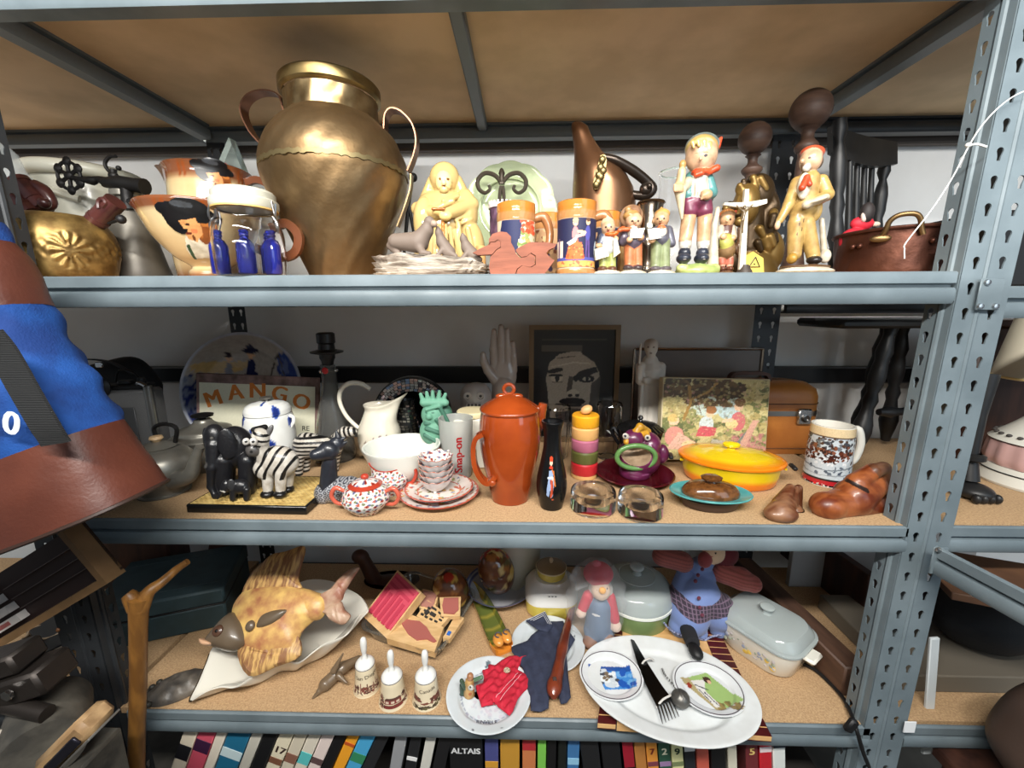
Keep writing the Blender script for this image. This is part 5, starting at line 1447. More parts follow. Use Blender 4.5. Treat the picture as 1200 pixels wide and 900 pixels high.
t=thing('mosaic_vase','small dark gourd-shaped vase with mirror chips, beside the green head','vase',tuple(l2))
pr=smooth(prl([(10,518),(14,506),(15,488),(12,470),(9,456),(10,450)],l2),5);pr=[(r,z-pr[0][1])for r,z in pr]
obj('body',lathe(shell(pr,.003),32),BLACK,t)
VV=[];FF=[]
for k in range(22):
 z=pr[-1][1]*(.06+.9*k/22);r=np.interp(z,[p[1]for p in pr],[p[0]for p in pr])+.0008;n=int(2*pi*r/.011)
 for i in range(n):
  if R5.random()<.3:continue
  a0,a1=2*pi*(i+.1)/n,2*pi*(i+.85)/n;b_=len(VV);dz=pr[-1][1]*.016
  VV+=[(r*math.cos(a0),r*math.sin(a0),z-dz),(r*math.cos(a1),r*math.sin(a1),z-dz),(r*math.cos(a1),r*math.sin(a1),z+dz),(r*math.cos(a0),r*math.sin(a0),z+dz)];FF.append((b_,b_+1,b_+2,b_+3))
obj('mirror_chips',G(VV,FF),mat('mirror_chip',c(176,174,174),rough=.08,metal=1),t,kind='stuff',ang=0)
l=loc1(510,.30,Z)
f=Fig(0,0,0,loc=l)
VG=c(104,158,134);VD=c(66,112,94)
f.e(511,505,0,19,18,14,'drapery',VG).e(508,486,0,14,15,12,'head',VG).e(503,488,-11,4,4,4,'head',VG).e(501,496,-9,5,2.5,3,'head',VD).e(522,490,4,9,17,9,'hair',VD).c((500,480,-10),(514,476,-10),2,2,'head',VG)
for(x,y)in((493,462),(500,460),(507,459),(515,459),(522,462)):f.c((508+(x-508)*.7,474,-4),(x,y,-5),3.5,2,'crown',VG)
f.c((496,472,-6),(522,472,-6),4,4,'crown',VG)
for(a,b)in(((516,478,-8),(528,500,-6)),((500,502,-12),(522,510,-14)),((512,492,-10),(524,508,-10)),((498,510,-12),(512,518,-14))):f.c(a,b,2.5,2,'drapery',VD)
f.p(499,484,-11,1.8,VD,'head',1).p(507,484,-12,1.8,VD,'head',1)
f.make('green_statuette','verdigris green statuette of a crowned draped head beside the cream pitcher','figurine',MATTE,.55,1.5)
l=loc2(474,572,Z,.045)
t=thing('white_bowl','large plain white round bowl behind the red floral tea set','bowl',tuple(l))
R=46*mpp(l+(0,0,.05))*cth(474)
h=topz(521,l)
pr=smooth([(R*.45,0),(R*.5,.006),(R*.82,h*.5),(R*.97,h*.9),(R,h)],5)
obj('bowl',lathe(shell(pr,.005),56),mat('cream_white_china',c(224,226,218),rough=.12,coat=.4),t)
REDP=c(176,62,44)
def floral(V,base=c(232,226,222),sc=1.0,seed=0):
 x,y,z=V[:,0]*sc,V[:,1]*sc,V[:,2]*sc
 a=np.arctan2(x,-y)*np.hypot(x,y).mean()
 n1=np.sin(a*510+seed)+np.sin(z*530+a*190+seed)+np.sin(a*310-z*430);n2=np.sin(a*640+2+seed)+np.sin(z*610-a*150)+np.sin(a*250+z*570+1)
 C=np.tile(np.array(base),(len(V),1));C[n1>.95]=c(190,98,80);C[n2>1.3]=c(98,104,140);C[(n1<-1.7)]=c(120,130,96);C[(n1>2.0)]=c(120,34,30);return C
REDG=mat('red_glaze',REDP,rough=.15,coat=.4)
l=loc2(431,607,Z,.035)
t=thing('sugar_bowl','round lidded sugar bowl with red flowers and two red handles','sugar bowl',tuple(l),0)
s=mpp(l)*cth(431)
pr=smooth([(16*s,0),(18*s,2*s),(27*s,12*s),(29*s,20*s),(24*s,31*s),(19*s,34*s)],5)
obj('body',tint(lathe(resamp([(0,0)]+list(pr),80),190),floral),GLAZE,t)
zt,R=pr[-1][1],pr[-1][0]
pl=resamp([(R+.001,zt-.001),(R+.003,zt+.002),(R-.002,zt+.005),(R*.6,zt+.013),(0,zt+.017)],24)
obj('lid',tint(lathe(pl,90),lambda V:np.where((np.hypot(V[:,0],V[:,1])>R*.82)[:,None],REDP,floral(V,seed=3))),GLAZE,t)
obj('lid_knob',ell((0,0,zt+.021),(.0095,.0095,.007)),REDG,t,label='red knob')
for sg in(-1,1):
 obj('handle',tube([(sg*25*s,-.004,zt*.78),(sg*36*s,-.006,zt*.92),(sg*42*s,-.006,zt*.62),(sg*36*s,-.004,zt*.32),(sg*25*s,0,zt*.26)],[.004,.0055,.005,.0045,.004],10,6),mat('red_white_glaze',c(196,92,72),rough=.15,coat=.4),t)
l=loc2(458,583,Z,.03)
t=thing('cream_jug','small spouted cream jug with red flowers behind the sugar bowl','jug',tuple(l),0)
s=mpp(l)*cth(458)
pr=smooth([(14*s,0),(15*s,2*s),(21*s,12*s),(22*s,20*s),(18*s,29*s),(17*s,34*s)],5)
zt,R=pr[-1][1],pr[-1][0]
def sp2(V):
 a=np.arctan2(V[:,0],-V[:,1]);w=np.exp(-((a+pi/2)/.5)**2)*np.clip((V[:,2]-zt*.6)/(zt*.4),0,1)**1.5
 V[:,0]-=w*.016;V[:,2]+=w*.008;return V
obj('body',W(tint(lathe(resamp(shell(pr,.003),120),170),lambda V:np.where((V[:,2]>zt*.97)[:,None],REDP,floral(V,seed=7))),sp2),GLAZE,t)
obj('handle',tube([(19*s,0,zt*.86),(29*s,0,zt*1.0),(33*s,0,zt*.72),(28*s,0,zt*.40),(20*s,0,zt*.30)],.0048,10,6),REDG,t,label='red handle')
lp=loc2(516,599,Z,.075)
s=mpp(lp)*cth(516);R=47*s
zp=0.0
for i,(sc,lb)in enumerate(((1.0,'larger red rimmed floral saucer, lower of the stacked two'),(.86,'smaller floral saucer stacked on the larger one, under the cups'))):
 cvp=Cv(120,120,c(228,218,212));cvp.dots(160,[c(196,96,76),c(206,140,110),c(110,120,150),c(150,150,100),c(206,160,80)],.025)
 Rr=np.hypot(cvp.X-.5,cvp.Y-.5);cvp.put(Rr>.47,c(186,78,60));cvp.put((Rr>.30)&(Rr<.32),c(196,110,90))
 flatplate('saucer',lb,'saucer',(lp[0],lp[1],lp[2]+.004+zp),R*sc,0,0,cvp,REDP,'red floral saucers',depth=.013)
 zp+=.0105
lc=np.array([atx(512,lp[1]-.005,Z+.03),lp[1]-.005,0])
zc=lp[2]+zp-.0105+.0085
rc=20*mpp((lc[0],lc[1],Z))*cth(512)
cup0=None
names=['bottom','second from the bottom','middle','second from the top','topmost']
for i in range(5):
 lb='scalloped porcelain cup, %s of the stacked five'%names[i]
 p=(lc[0]+(.0015*((i*7)%3-1)),lc[1],zc+.0138*i+.0035)
 if cup0 is None:
  cup0=thing('scalloped_cup',lb,'cup',p,0,'scalloped cups in a stack')
  hc=.032
  pr=smooth([(rc*.42,0),(rc*.5,.003),(rc*.8,hc*.5),(rc,hc)],5)
  def fl(V):
   a=np.arctan2(V[:,0],V[:,1]);k=np.clip(V[:,2]/hc,0,1);V[:,:2]*=(1+.05*k*np.cos(a*10))[:,None];V[:,2]+=.0022*k**3*np.cos(a*10);return V
  g=lathe(resamp(shell(pr,.0022),50),100)
  P2=np.array(pr);rin=lambda z:np.interp(z,P2[:,1],P2[:,0])
  g=tint(g,lambda V:np.where((np.hypot(V[:,0],V[:,1])<rin(V[:,2])-.0013)[:,None],floral(V,seed=2),np.where((V[:,2]>hc*.93)[:,None],c(206,120,90),c(216,212,212))))
  obj('cup',W(g,fl),GLAZE,cup0,ang=70)
  for k in range(3):obj('foot',ell((rc*.4*math.sin(k*2.1),-rc*.4*math.cos(k*2.1),-.001),(.004,.004,.004),8,6),WHITEP,cup0)
 else:copy_tree(cup0,p,.3*i,lb)
l=loc2(536,561,Z,.025)
t=thing('frosted_tumbler','frosted glass tumbler lettered in red beside the orange coffee pot','glass',tuple(l))
pr=prl([(16.5,560),(17,556),(20,493)],l);pr=[(r,z-pr[0][1])for r,z in pr]
FG=mat('frosted_glass',c(214,216,212),rough=.45,trans=.55,ior=1.2)
obj('glass_wall',lathe(shell(pr,.003),40),FG,t)
g=ltext('Snap-on',.030,pr,0,0,.0012)
V=text('Snap-on',.031,.0002,True)
vz,va=-V[0][:,1],V[0][:,0]
P2=np.array(pr);zz=P2[-1][1]*.44+va;rr2=np.interp(zz,P2[:,1],P2[:,0])+.001
aa=vang(l)+.12+(-V[0][:,1]*-1)*-1/rr2.mean()
obj('lettering',(np.stack([rr2*np.sin(aa),-rr2*np.cos(aa),zz],1),V[1],None),mat('red_print',c(206,36,40),rough=.5),t,label='red lettering reading upward')
l=loc1(556,.34,Z)
t=thing('square_jar','square white jar with a pale yellow lid, behind the frosted tumbler','jar',tuple(l))
h=topz(486,l);w=44*mpp(l)
obj('jar_body',rbox(w,w*.8,h,.006,(0,0,h/2)),mat('off_white_jar',c(222,218,206),rough=.35),t)
obj('lid',lathe([(0,h),(w*.42,h),(w*.43,h+.004),(w*.43,h+.012),(w*.40,h+.015),(0,h+.015)],36),mat('pale_yellow',c(226,212,170),rough=.4),t)
obj('side_label',rbox(.002,.001,h*.5,.0003,(-w*.36,-w*.401,h*.6)),mat('orange_strip',c(220,140,50),rough=.5),t)
l=loc1(559,.46,Z)
t=thing('robot_head','grey ceramic domed robot head with round eyes and grille mouth','figurine',tuple(l))
h=topz(449,l);w=18*mpp(l)
GR=mat('grey_ceramic',c(176,168,162),rough=.35,coat=.2)
obj('stand_block',lathe([(0,0),(w*.8,0),(w*.8,h-.085),(w*.6,h-.075),(0,h-.075)],28),mat('dark_block',c(60,56,54),rough=.6),t)
obj('dome',lathe(smooth([(0,h-.075),(w*.9,h-.075),(w,h-.06),(w*.97,h-.03),(w*.7,h-.008),(w*.3,h),(0,h)],4),36),GR,t)
for sg in(-1,1):
 e_=obj('eye_ring',T(lathe([(.004,0),(.013,0),(.013,.006),(.010,.007),(.008,.003),(.004,.003)],20),(sg*.020,-w*.88,h-.032),(pi/2,0,0)),GR,t)
 obj('pupil',ell((0,-.0,0),(.0045,.004,.0045),10,6),mat('dark_block'),e_,loc=(sg*.020,-w*.94,h-.032))
obj('mouth_plate',rbox(.05,.012,.016,.002,(0,-w*.93,h-.060)),GR,t)
for i in range(4):obj('mouth_slot',rbox(.008,.003,.009,.001,(-.017+i*.0113,-w*.93-.007,h-.060)),mat('dark_block'),t)
l=loc1(584,.50,Z)
f=Fig(0,0,0,loc=l)
HC=c(178,166,156)
f.e(590,440,0,15,20,7,'hand',HC).c((590,452,0),(590,482,2),13,14,'hand',HC).c((590,482,2),(590,524,2),14,17,'hand',HC)
for(pts,r)in((((579,430,0),(578,410,-1),(579,388,-2)),(4.6,4.2,3.0)),(((587,428,0),(587,406,-1),(587,383,-2)),(4.8,4.4,3.1)),(((595,429,0),(595,408,-1),(594,387,-2)),(4.6,4.2,3.0)),(((602,434,0),(602,418,-1),(601,402,-2)),(4.2,3.7,2.7))):
 f.c(pts[0],pts[1],r[0],r[1],'hand',HC).c(pts[1],pts[2],r[1],r[2],'hand',HC)
f.c((582,446,-2),(572,434,-5),7,5.4,'hand',HC).c((572,434,-5),(567,424,-6),5.2,4.4,'hand',HC).c((567,424,-6),(566,415,-6),4.4,3.2,'hand',HC)
f.make('mannequin_hand','glazed grey porcelain glove-form hand held upright, palm forward','hand form',mat('grey_glaze',rough=.2,coat=.4,attr=True),.5,1.2)
l=loc2(598,593,Z,.045)
t=thing('coffee_pot','glossy burnt orange ceramic coffee pot with ring-topped lid','coffee pot',tuple(l),0)
ORG=mat('burnt_orange_glaze',c(156,66,24),rough=.12,coat=.6,col2=c(136,54,18),ns=12)
pr=smooth(prl([(22,593),(23,588),(28,565),(33,540),(35,520),(34,503),(32,492)],l),5);pr=[(r,z-pr[0][1])for r,z in pr]
obj('body',lathe([(0,0)]+list(pr)+[(pr[-1][0]-.004,pr[-1][1])],56),ORG,t)
zt,R=pr[-1][1],pr[-1][0]
obj('lid',lathe(smooth([(R+.003,zt),(R+.003,zt+.006),(R*.85,zt+.016),(R*.5,zt+.030),(R*.2,zt+.038),(0,zt+.040)],4),48),ORG,t)
obj('lid_ring',T(tube([(.012*math.cos(a),0,.012*math.sin(a))for a in np.linspace(0,2*pi,20,endpoint=False)],.0045,8,closed=True),(-.002,0,zt+.050)),ORG,t)
obj('lid_shoulder',J(ell((-.018,0,zt+.034),(.016,.008,.007)),ell((.016,0,zt+.034),(.016,.008,.007))),ORG,t)
obj('spout',tube([(R*.7,.01,zt*.70),(R*1.0,.012,zt*.85),(R*1.18,.014,zt*1.06)],[.020,.016,.010],12,4),ORG,t)
obj('handle',strap(rel([(566,508),(558,513),(555,526),(557,546),(564,560),(572,565),(580,558)],l[1]-.05,l),.022,.011,6),ORG,t)
obj('handle_scroll',ell(rel([(577,566)],l[1]-.056,l)[0],(.009,.008,.009)),ORG,t)
l=loc1(672,.55,Z)
Y=.55
tl,tr=onY(617,382,Y),onY(725,382,Y)
w=tr[0]-tl[0];h=tl[2]-Z
t=thing('framed_portrait','dark framed black and white portrait of a staring face behind the ring toy','picture',tuple(l+(-.004,0,.002)),(-.03,0,0))
FRM=mat('bronze_frame',c(120,98,72),rough=.4,metal=.4)
b=.016
obj('frame',J(box(w,.02,b,(0,0,h-b/2)),box(w,.02,b,(0,0,b/2)),box(b,.02,h-2*b,(-w/2+b/2,0,h/2)),box(b,.02,h-2*b,(w/2-b/2,0,h/2))),FRM,t)
cv=Cv(130,160,c(34,33,32))
sk=c(180,166,146);dk=c(30,28,28);md=c(84,76,68)
cv.poly([(.18,.0),(.19,.35),(.15,.55),(.20,.70),(.32,.78),(.55,.81),(.72,.75),(.83,.60),(.82,.3),(.74,0)],sk)
cv.poly([(.60,.78),(.76,.70),(.84,.56),(.90,.56),(.9,.9),(.56,.86)],dk).poly([(.72,.5),(.84,.58),(.82,.2),(.74,.0),(.66,.0),(.70,.3)],md)
cv.ell(.27,.625,.10,.022,dk,.12).ell(.29,.555,.075,.032,c(206,194,170)).ell(.295,.555,.03,.03,dk).ell(.28,.582,.09,.012,dk).ell(.30,.52,.08,.008,md)
cv.poly([(.48,.56),(.60,.63),(.78,.66),(.80,.61),(.64,.57),(.52,.52)],dk).ell(.66,.55,.10,.04,dk).ell(.66,.548,.05,.016,c(190,178,156)).ell(.67,.548,.02,.018,dk)
cv.poly([(.44,.58),(.50,.56),(.48,.44),(.41,.42)],md).ell(.50,.42,.075,.03,c(200,188,164)).ell(.46,.395,.03,.014,dk).ell(.55,.395,.03,.014,dk)
cv.ell(.49,.335,.17,.035,dk).ell(.49,.295,.11,.016,md).line([(.38,.30),(.60,.30)],.006,dk).ell(.49,.20,.22,.07,md).dots(120,[dk,md],.008,(.28,.08,.70,.26)).line([(.22,.66),(.5,.70),(.7,.69)],.006,c(206,196,176)).line([(.3,.74),(.55,.76)],.004,md)
cv.rect(.0,0,.1,1,c(30,29,30)).rect(.1,.9,.9,.92,c(70,66,58)).rect(.1,.80,.6,.86,c(92,84,72)).noise(.12)
obj('portrait_print',decal(cv,lambda u,v:(-w/2+b+(w-2*b)*u,.002+0*u,b+(h-2*b)*v),120,140),PRINT,t)
obj('picture_glass',box(w-2*b,.002,h-2*b,(0,-.004,h/2)),mat('picture_glass',(1,1,1),rough=.03,trans=1,ior=1.2),t)
l=loc2(646,599,Z,.025)
t=thing('black_vase','slim black lacquer vase painted with a lady in blue and orange','vase',tuple(l))
pr=smooth(prl([(13,598),(14,594),(17.5,578),(17,564),(13,545),(10,528),(10,512),(12.5,501),(12.5,499)],l),5);pr=[(r,z-pr[0][1])for r,z in pr]
obj('body',lathe(shell(pr,.003),44),BLACK,t)
zt=pr[-1][1]
cv=Cv(60,110,NOPE)
cv.poly([(.36,.64),(.62,.66),(.70,.40),(.62,.12),(.48,.08),(.52,.3),(.40,.1),(.24,.14),(.32,.42)],c(150,170,206)).poly([(.5,.68),(.72,.64),(.80,.34),(.70,.3),(.66,.55)],c(196,110,50)).poly([(.44,.46),(.62,.46),(.64,.2),(.56,.1),(.54,.3)],c(160,62,40)).ell(.5,.80,.12,.075,c(234,200,176)).ell(.5,.87,.15,.06,c(206,70,40)).ell(.5,.70,.14,.04,c(196,60,40)).ell(.62,.48,.05,.03,c(234,200,176)).line([(.55,.45),(.52,.1)],.02,c(210,90,60)).line([(.3,.5),(.62,.52)],.02,c(200,210,226)).ell(.62,.06,.08,.025,c(180,80,50))
a0=vang(l)
obj('painted_lady',ldecal(pr,cv,a0-.62,a0+.5,zt*.12,zt*.68,.0008,50,90),GLAZE,t)
l=loc2(684,562,Z,.025)
t=thing('stacking_toy','wooden stacking tower of five coloured rings with an egg-shaped top','toy',tuple(l))
s=mpp(l)*cth(684)
obj('base',lathe([(0,0),(15*s,0),(15.5*s,.003),(15*s,.010),(0,.010)],32),mat('bare_wood',c(206,160,104),rough=.5),t)
zz=.0105;hr=(topz(485,l)-.0105)/5
for nm,col in(('red',c(186,36,44)),('olive',c(92,94,48)),('mauve',c(172,98,122)),('natural',c(220,168,104)),('yellow',c(232,164,34))):
 R=15.6*s
 obj('ring',lathe([(R*.3,zz),(R*.92,zz),(R,zz+.004),(R,zz+hr-.004),(R*.92,zz+hr-.0004),(R*.3,zz+hr-.0004),(R*.3,zz)],36),mat('ring_'+nm,col,rough=.35,coat=.2),t,label=nm+' wooden ring');zz+=hr
obj('wooden_egg',T(ell((0,0,0),(.017,.014,.012)),(0.002,0,zz+.0115),(0,-.5,0)),mat('egg_wood',c(216,166,110),rough=.45),t,label='egg-shaped wooden top')
CG=mat('cut_glass',(1,1,1),rough=.03,trans=1.0,ior=1.33)
for(px,hw,yt,yb,lb)in((652,16,476,548,'clear cut-glass tumbler behind the black vase'),(712,15,472,540,'clear cut-glass tumbler to the right of the ring toy')):
 l=loc1(px,.40,Z)
 t=thing('cut_glass_tumbler',lb,'glass',tuple(l),0,'cut glass tumblers')
 h=topz(yt,l);R=hw*mpp(l)
 g=lathe(resamp(shell([(R*.8,0),(R*.82,.004),(R,h)],.004),40),24)
 def cutg(V):
  a=np.arctan2(V[:,0],V[:,1]);V[:,:2]*=(1+.03*np.sign(np.sin(a*12))*((V[:,2]>.01)&(V[:,2]<h*.7)))[:,None];return V
 obj('glass_wall',W(g,cutg),CG,t,ang=15)
l=loc1(748,.36,Z)
t=thing('black_covered_dish','ribbed black glass covered dish with a finial, behind the purple fish','dish',tuple(l))
pr=smooth(prl([(14,535),(16,528),(20,520),(24,505),(26,496)],l),4);pr=[(r,z-pr[0][1])for r,z in pr]
zt,R=pr[-1][1],pr[-1][0]
g=lathe(resamp([(0,0)]+list(pr),40),120)
obj('bowl',W(g,lambda V:V*(1+.03*np.sin(np.arctan2(V[:,0],V[:,1])*24))[:,None]**np.array([1,1,0])),BLACK,t)
g=lathe(resamp([(R+.002,zt),(R+.002,zt+.003),(R*.7,zt+.016),(R*.2,zt+.024),(0,zt+.025)],30),120)
obj('lid',W(g,lambda V:V*(1+.03*np.sin(np.arctan2(V[:,0],V[:,1])*24))[:,None]**np.array([1,1,0])),BLACK,t)
obj('finial',lathe([(0,zt+.022),(.006,zt+.024),(.004,zt+.028),(.008,zt+.034),(.004,zt+.041),(0,zt+.042)],14),BLACK,t)
for sg in(-1,1):obj('ear_handle',tube([(sg*R*.95,0,zt*.8),(sg*R*1.2,0,zt*1.02),(sg*R*1.3,-.0,zt*.9),(sg*R*.95,0,zt*.55)],.005,8,5),BLACK,t)
lr_=loc2(742,574,Z,.08)
t=thing('ruby_plate','dark ruby red glass plate under the purple fish','plate',tuple(lr_))
R=45*mpp(lr_)
obj('plate_disc',lathe([(0,0),(R*.5,0),(R*.56,.002),(R*.97,.015),(R,.017),(R*.97,.019),(R*.55,.006),(0,.005)],56),mat('ruby_glass',c(70,14,22),rough=.08,coat=.5),t)
l=np.array([lr_[0]+.006,lr_[1]-.005,lr_[2]+.0066])
f=Fig(0,0,0,loc=l)
PU=c(112,40,84);GN=c(104,150,82)
f.e(748,536,8,26,22,26,'body',PU).e(744,552,2,19,12,18,'body',PU).e(760,520,10,14,14,18,'body',PU).e(742,515,2,12,12,12,'body',PU).e(776,532,22,8,12,8,'body',PU)
f.e(744,563,6,15,4,14,'foot',PU)
f.c((734,518,-4),(750,500,2),3.5,4,'fin',c(222,166,50)).c((750,500,2),(760,505,12),4.5,3,'fin',c(222,166,50)).c((742,512,0),(756,508,6),6,5,'fin',c(222,166,50))
f.e(759,513,-5,3.6,3.6,3,'eye',c(232,226,216)).e(733,511,-5,3.6,3.6,3,'eye',c(232,226,216)).p(759,513,-8,1.6,(.01,.01,.02),'eye').p(733,511,-8,1.6,(.01,.01,.02),'eye')
f.p(762,524,-8,2,c(214,190,214),'body',5).p(768,540,-4,1.4,c(214,190,214),'body',6).p(756,556,-12,6,c(160,90,140),'body',1).p(730,520,-10,2,c(190,120,170),'body')
f.s_(745,535,-18,20,12.5,26,'throat',c(186,162,136))
th=f.make('fish_pot','purple wide-mouthed fish pot with green lips and yellow fin','pot',PAINT,.6,1.8,plabels={'throat':'pale unglazed inside of the mouth'})
mo=np.array(f.P(745,535,-12))
lip=[mo+np.array([21.5*f.s*math.cos(a),-.004-.006*abs(math.sin(a))*0,13.5*f.s*math.sin(a)])for a in np.linspace(0,2*pi,48,endpoint=False)]
obj('green_lips',tube(lip,2.9*f.s,10,closed=True),mat('green_glaze',c(88,128,70),rough=.3,coat=.3),th,label='green lips')
for(px,py,lb)in((694,609,'left of the two thick clear glass candle holders at the shelf edge'),(749,614,'right of the two thick clear glass candle holders at the shelf edge')):
 R=28*mpp(onZ(px,py,Z))*cth(px)
 l=loc2(px,py,Z,R)
 t=thing('glass_candle_holder',lb,'candle holder',tuple(l),0,'thick glass candle holders')
 h=.047
 prf=[(0,0),(R*.92,0),(R,.004),(R*.99,h-.003),(R*.96,h),(R*.66,h),(R*.62,h-.003),(R*.60,h*.40),(R*.55,h*.36),(0,h*.36)]
 g=lathe(prf,56)
 obj('glass_block',g,mat('thick_glass',(1,1,1),rough=.02,trans=1.0,ior=1.3),t)
 obj('metal_cup',T(lathe([(0,0),(R*.42,0),(R*.46,.004),(R*.47,.006),(R*.44,.006),(R*.40,.002),(0,.002)],32),(0,0,h*.37)),mat('tealight_tin',c(120,116,120),rough=.3,metal=1),t)
l=loc1(762,.46,Z)
f=Fig(0,0,0,loc=l)
PW=c(206,200,190)
f.c((762,500,0),(762,440,0),15,13,'robe',PW).e(762,500,0,17,14,15,'robe',PW).e(763,408,-1,7.5,9,8,'head',PW).e(763,403,3,8,6,8,'head',PW).e(763,416,-4,5,6,5,'head',PW).c((762,424,0),(763,432,0),9,14,'robe',PW).c((751,430,-2),(750,446,-8),6,5,'robe',PW).c((774,430,-2),(772,450,-6),6,6,'robe',PW).c((772,450,-6),(757,446,-14),5,4,'robe',PW).c((750,446,-8),(749,436,-12),4,3.5,'hand',PW).e(750,432,-13,4,5,4,'hand',PW).c((748,444,-13),(751,404,-8),1.3,1.3,'staff',PW)
for x in(752,757,763,769,773):f.c((x,450,-10),(x+(x-762)*.2,505,-13),2,3,'robe',PW)
f.p(760,407,-8,1,c(120,110,104)).p(766,407,-8,1,c(120,110,104)).p(763,414,-9,1.6,c(130,120,112),'head',.8)
f.make('plaster_saint','off-white plaster statuette of a robed saint with a staff, before the silver frame','figurine',MATTE,.6,1.6)
Y=.587
l=loc1(820,Y,Z)
A,B=onY(744,411,Y),onY(895,409,Y)
l[0]=(A[0]+B[0])/2
w=B[0]-A[0];h=(A[2]+B[2])/2-Z
t=thing('silver_frame','wide thin silver picture frame holding a blank brownish mount','picture frame',tuple(l+(0,0,.002)),(-.01,0,0))
SV=mat('silver_moulding',c(176,168,158),rough=.25,metal=1)
obj('moulding',J(*[sweep([np.array(a),np.array(b)],circ(.0055,8))for a,b in(((-w/2,0,h),(w/2,0,h)),((-w/2,0,.006),(w/2,0,.006)),((-w/2,0,.006),(-w/2,0,h)),((w/2,0,.006),(w/2,0,h)))]),SV,t)
obj('mount_board',box(w-.004,.004,h-.01,(0,.004,h/2)),mat('drab_mount',c(120,108,98),rough=.35,col2=c(104,94,86),ns=3),t)
Y=.36
tl,tr,br,bl_=onY(779,446,Y-.02),onY(908,451.5,Y),onY(900,530,Y),onY(779,526,Y-.02)
w=tr[0]-tl[0];l=np.array([(tl[0]+tr[0])/2,Y-.01,Z+.0008]);h=(tl[2]+tr[2])/2-Z
t=thing('tapestry_panel','boxed tapestry panel of seated figures under trees, in front of the tan leather case','picture',tuple(l),(-.12,.03,.06));t.location.z+=.0095
cv=Cv(190,130,c(190,180,128))
grn=[c(112,116,70),c(140,140,90),c(170,160,104),c(92,98,62)];yel=[c(190,176,120),c(170,154,100),c(198,186,134)];brn=[c(84,66,42),c(104,82,50),c(70,56,38)]
cv.ell(.42,.74,.2,.2,c(190,204,196)).ell(.62,.70,.12,.2,c(178,198,200)).dots(150,grn,.05,(0,.2,.32,.6)).dots(90,yel,.05,(0,.55,.2,.75)).dots(120,yel+grn[:1],.045,(.8,.3,1,.95)).dots(120,grn+yel,.045,(.45,.1,1,.45)).dots(90,[c(196,140,130),c(180,120,116),c(150,150,100)],.04,(.68,.0,1,.3)).dots(120,brn,.045,(.0,.80,.62,.98)).dots(60,brn,.04,(.2,.68,.62,.86)).dots(40,brn,.04,(.60,.78,.75,.95))
cv.dots(500,grn+yel+brn+[c(206,196,150),c(190,140,130)],.018,(0,0,1,1),.45)
cv.line([(.2,.5),(.26,.7),(.24,.9)],.022,c(150,116,60)).line([(.26,.74),(.42,.84),(.5,.95)],.014,c(160,126,70)).line([(.31,.78),(.36,.58)],.006,c(110,86,60))
sk=c(226,190,156)
cv.ell(.12,.28,.09,.13,c(206,140,126)).ell(.11,.48,.05,.06,sk).ell(.10,.51,.05,.05,c(206,176,110)).poly([(.05,.12),(.3,.12),(.34,.2),(.16,.34)],c(214,170,150)).ell(.26,.18,.07,.05,c(222,196,150))
cv.ell(.42,.44,.07,.10,c(196,206,206)).poly([(.32,.28),(.50,.30),(.52,.40),(.36,.42)],c(190,84,92)).ell(.45,.58,.04,.06,sk).ell(.46,.62,.05,.05,c(150,100,60)).poly([(.30,.0),(.5,.02),(.46,.12),(.3,.1)],c(206,130,126)).poly([(.44,.06),(.62,.04),(.60,.24),(.48,.26)],c(178,172,150))
cv.ell(.72,.48,.07,.12,c(196,110,110)).ell(.72,.67,.045,.06,sk).ell(.73,.72,.055,.05,c(110,80,50)).ell(.66,.45,.06,.06,c(222,196,140)).line([(.58,.48),(.66,.50)],.02,sk).poly([(.6,.02),(.8,.36),(.86,.34),(.68,.02)],c(120,124,120)).dots(500,grn+yel+[c(214,204,160),c(196,150,140),c(150,120,90)],.011,(0,0,1,.8),.4).poly([(.68,.02),(.86,.5),(.92,.5),(.76,.02)],c(206,160,140)).noise(.16)
obj('panel_box',rbox(w,.028,h,.002,(0,.0155,h/2)),mat('cream_panel',c(198,184,150),rough=.7),t)
obj('woven_picture',decal(cv,lambda u,v:(-w/2+.003+(w-.006)*u,.0008+0*u,.003+(h-.006)*v),150,110),PRINT,t,label='woven pastoral picture')
Y=.43
l=loc1(880,Y+.10,Z)
A,B=onY(806,480,Y),onY(966,480,Y)
w=B[0]-A[0];h=topz(446,np.array([l[0],Y+.05,Z]))
t=thing('leather_case','tan leather train case with metal clasp and brown handle','case',((A[0]+B[0])/2,Y+.075,Z+.0008),0)
LTH=mat('tan_leather',c(176,112,50),rough=.42,col2=c(150,90,40),ns=7,bump=.12,bs=140)
def rr(wid,dep,r,n=6):
 o=[]
 for(sx,sy,a0)in((1,1,0),(-1,1,90),(-1,-1,180),(1,-1,270)):
  for k in range(n+1):
   a=math.radians(a0+90*k/n);o.append((sx*(wid/2-r)+r*math.cos(a),sy*(dep/2-r)+r*math.sin(a)))
 return o
def loft(secs):
 n=len(secs[0][0]);V=[];F=[]
 for pts,z in secs:V+=[(x,y,z)for x,y in pts]
 for i in range(len(secs)-1):
  for k in range(n):F.append((i*n+k,i*n+(k+1)%n,(i+1)*n+(k+1)%n,(i+1)*n+k))
 F.append(tuple(range(n))[::-1]);F.append(tuple((len(secs)-1)*n+k for k in range(n)))
 return G(V,F)
D=.148
zsm=h*.58
obj('lower_case',loft([(rr(w-.006,D-.006,.04),0),(rr(w,D,.045),.006),(rr(w,D,.045),zsm-.001)]),LTH,t)
obj('lid',loft([(rr(w,D,.045),zsm+.001),(rr(w,D,.045),h*.80),(rr(w-.012,D-.012,.045),h*.90),(rr(w-.05,D-.05,.04),h*.97),(rr(w-.12,D-.10,.03),h)]),LTH,t,ang=50)
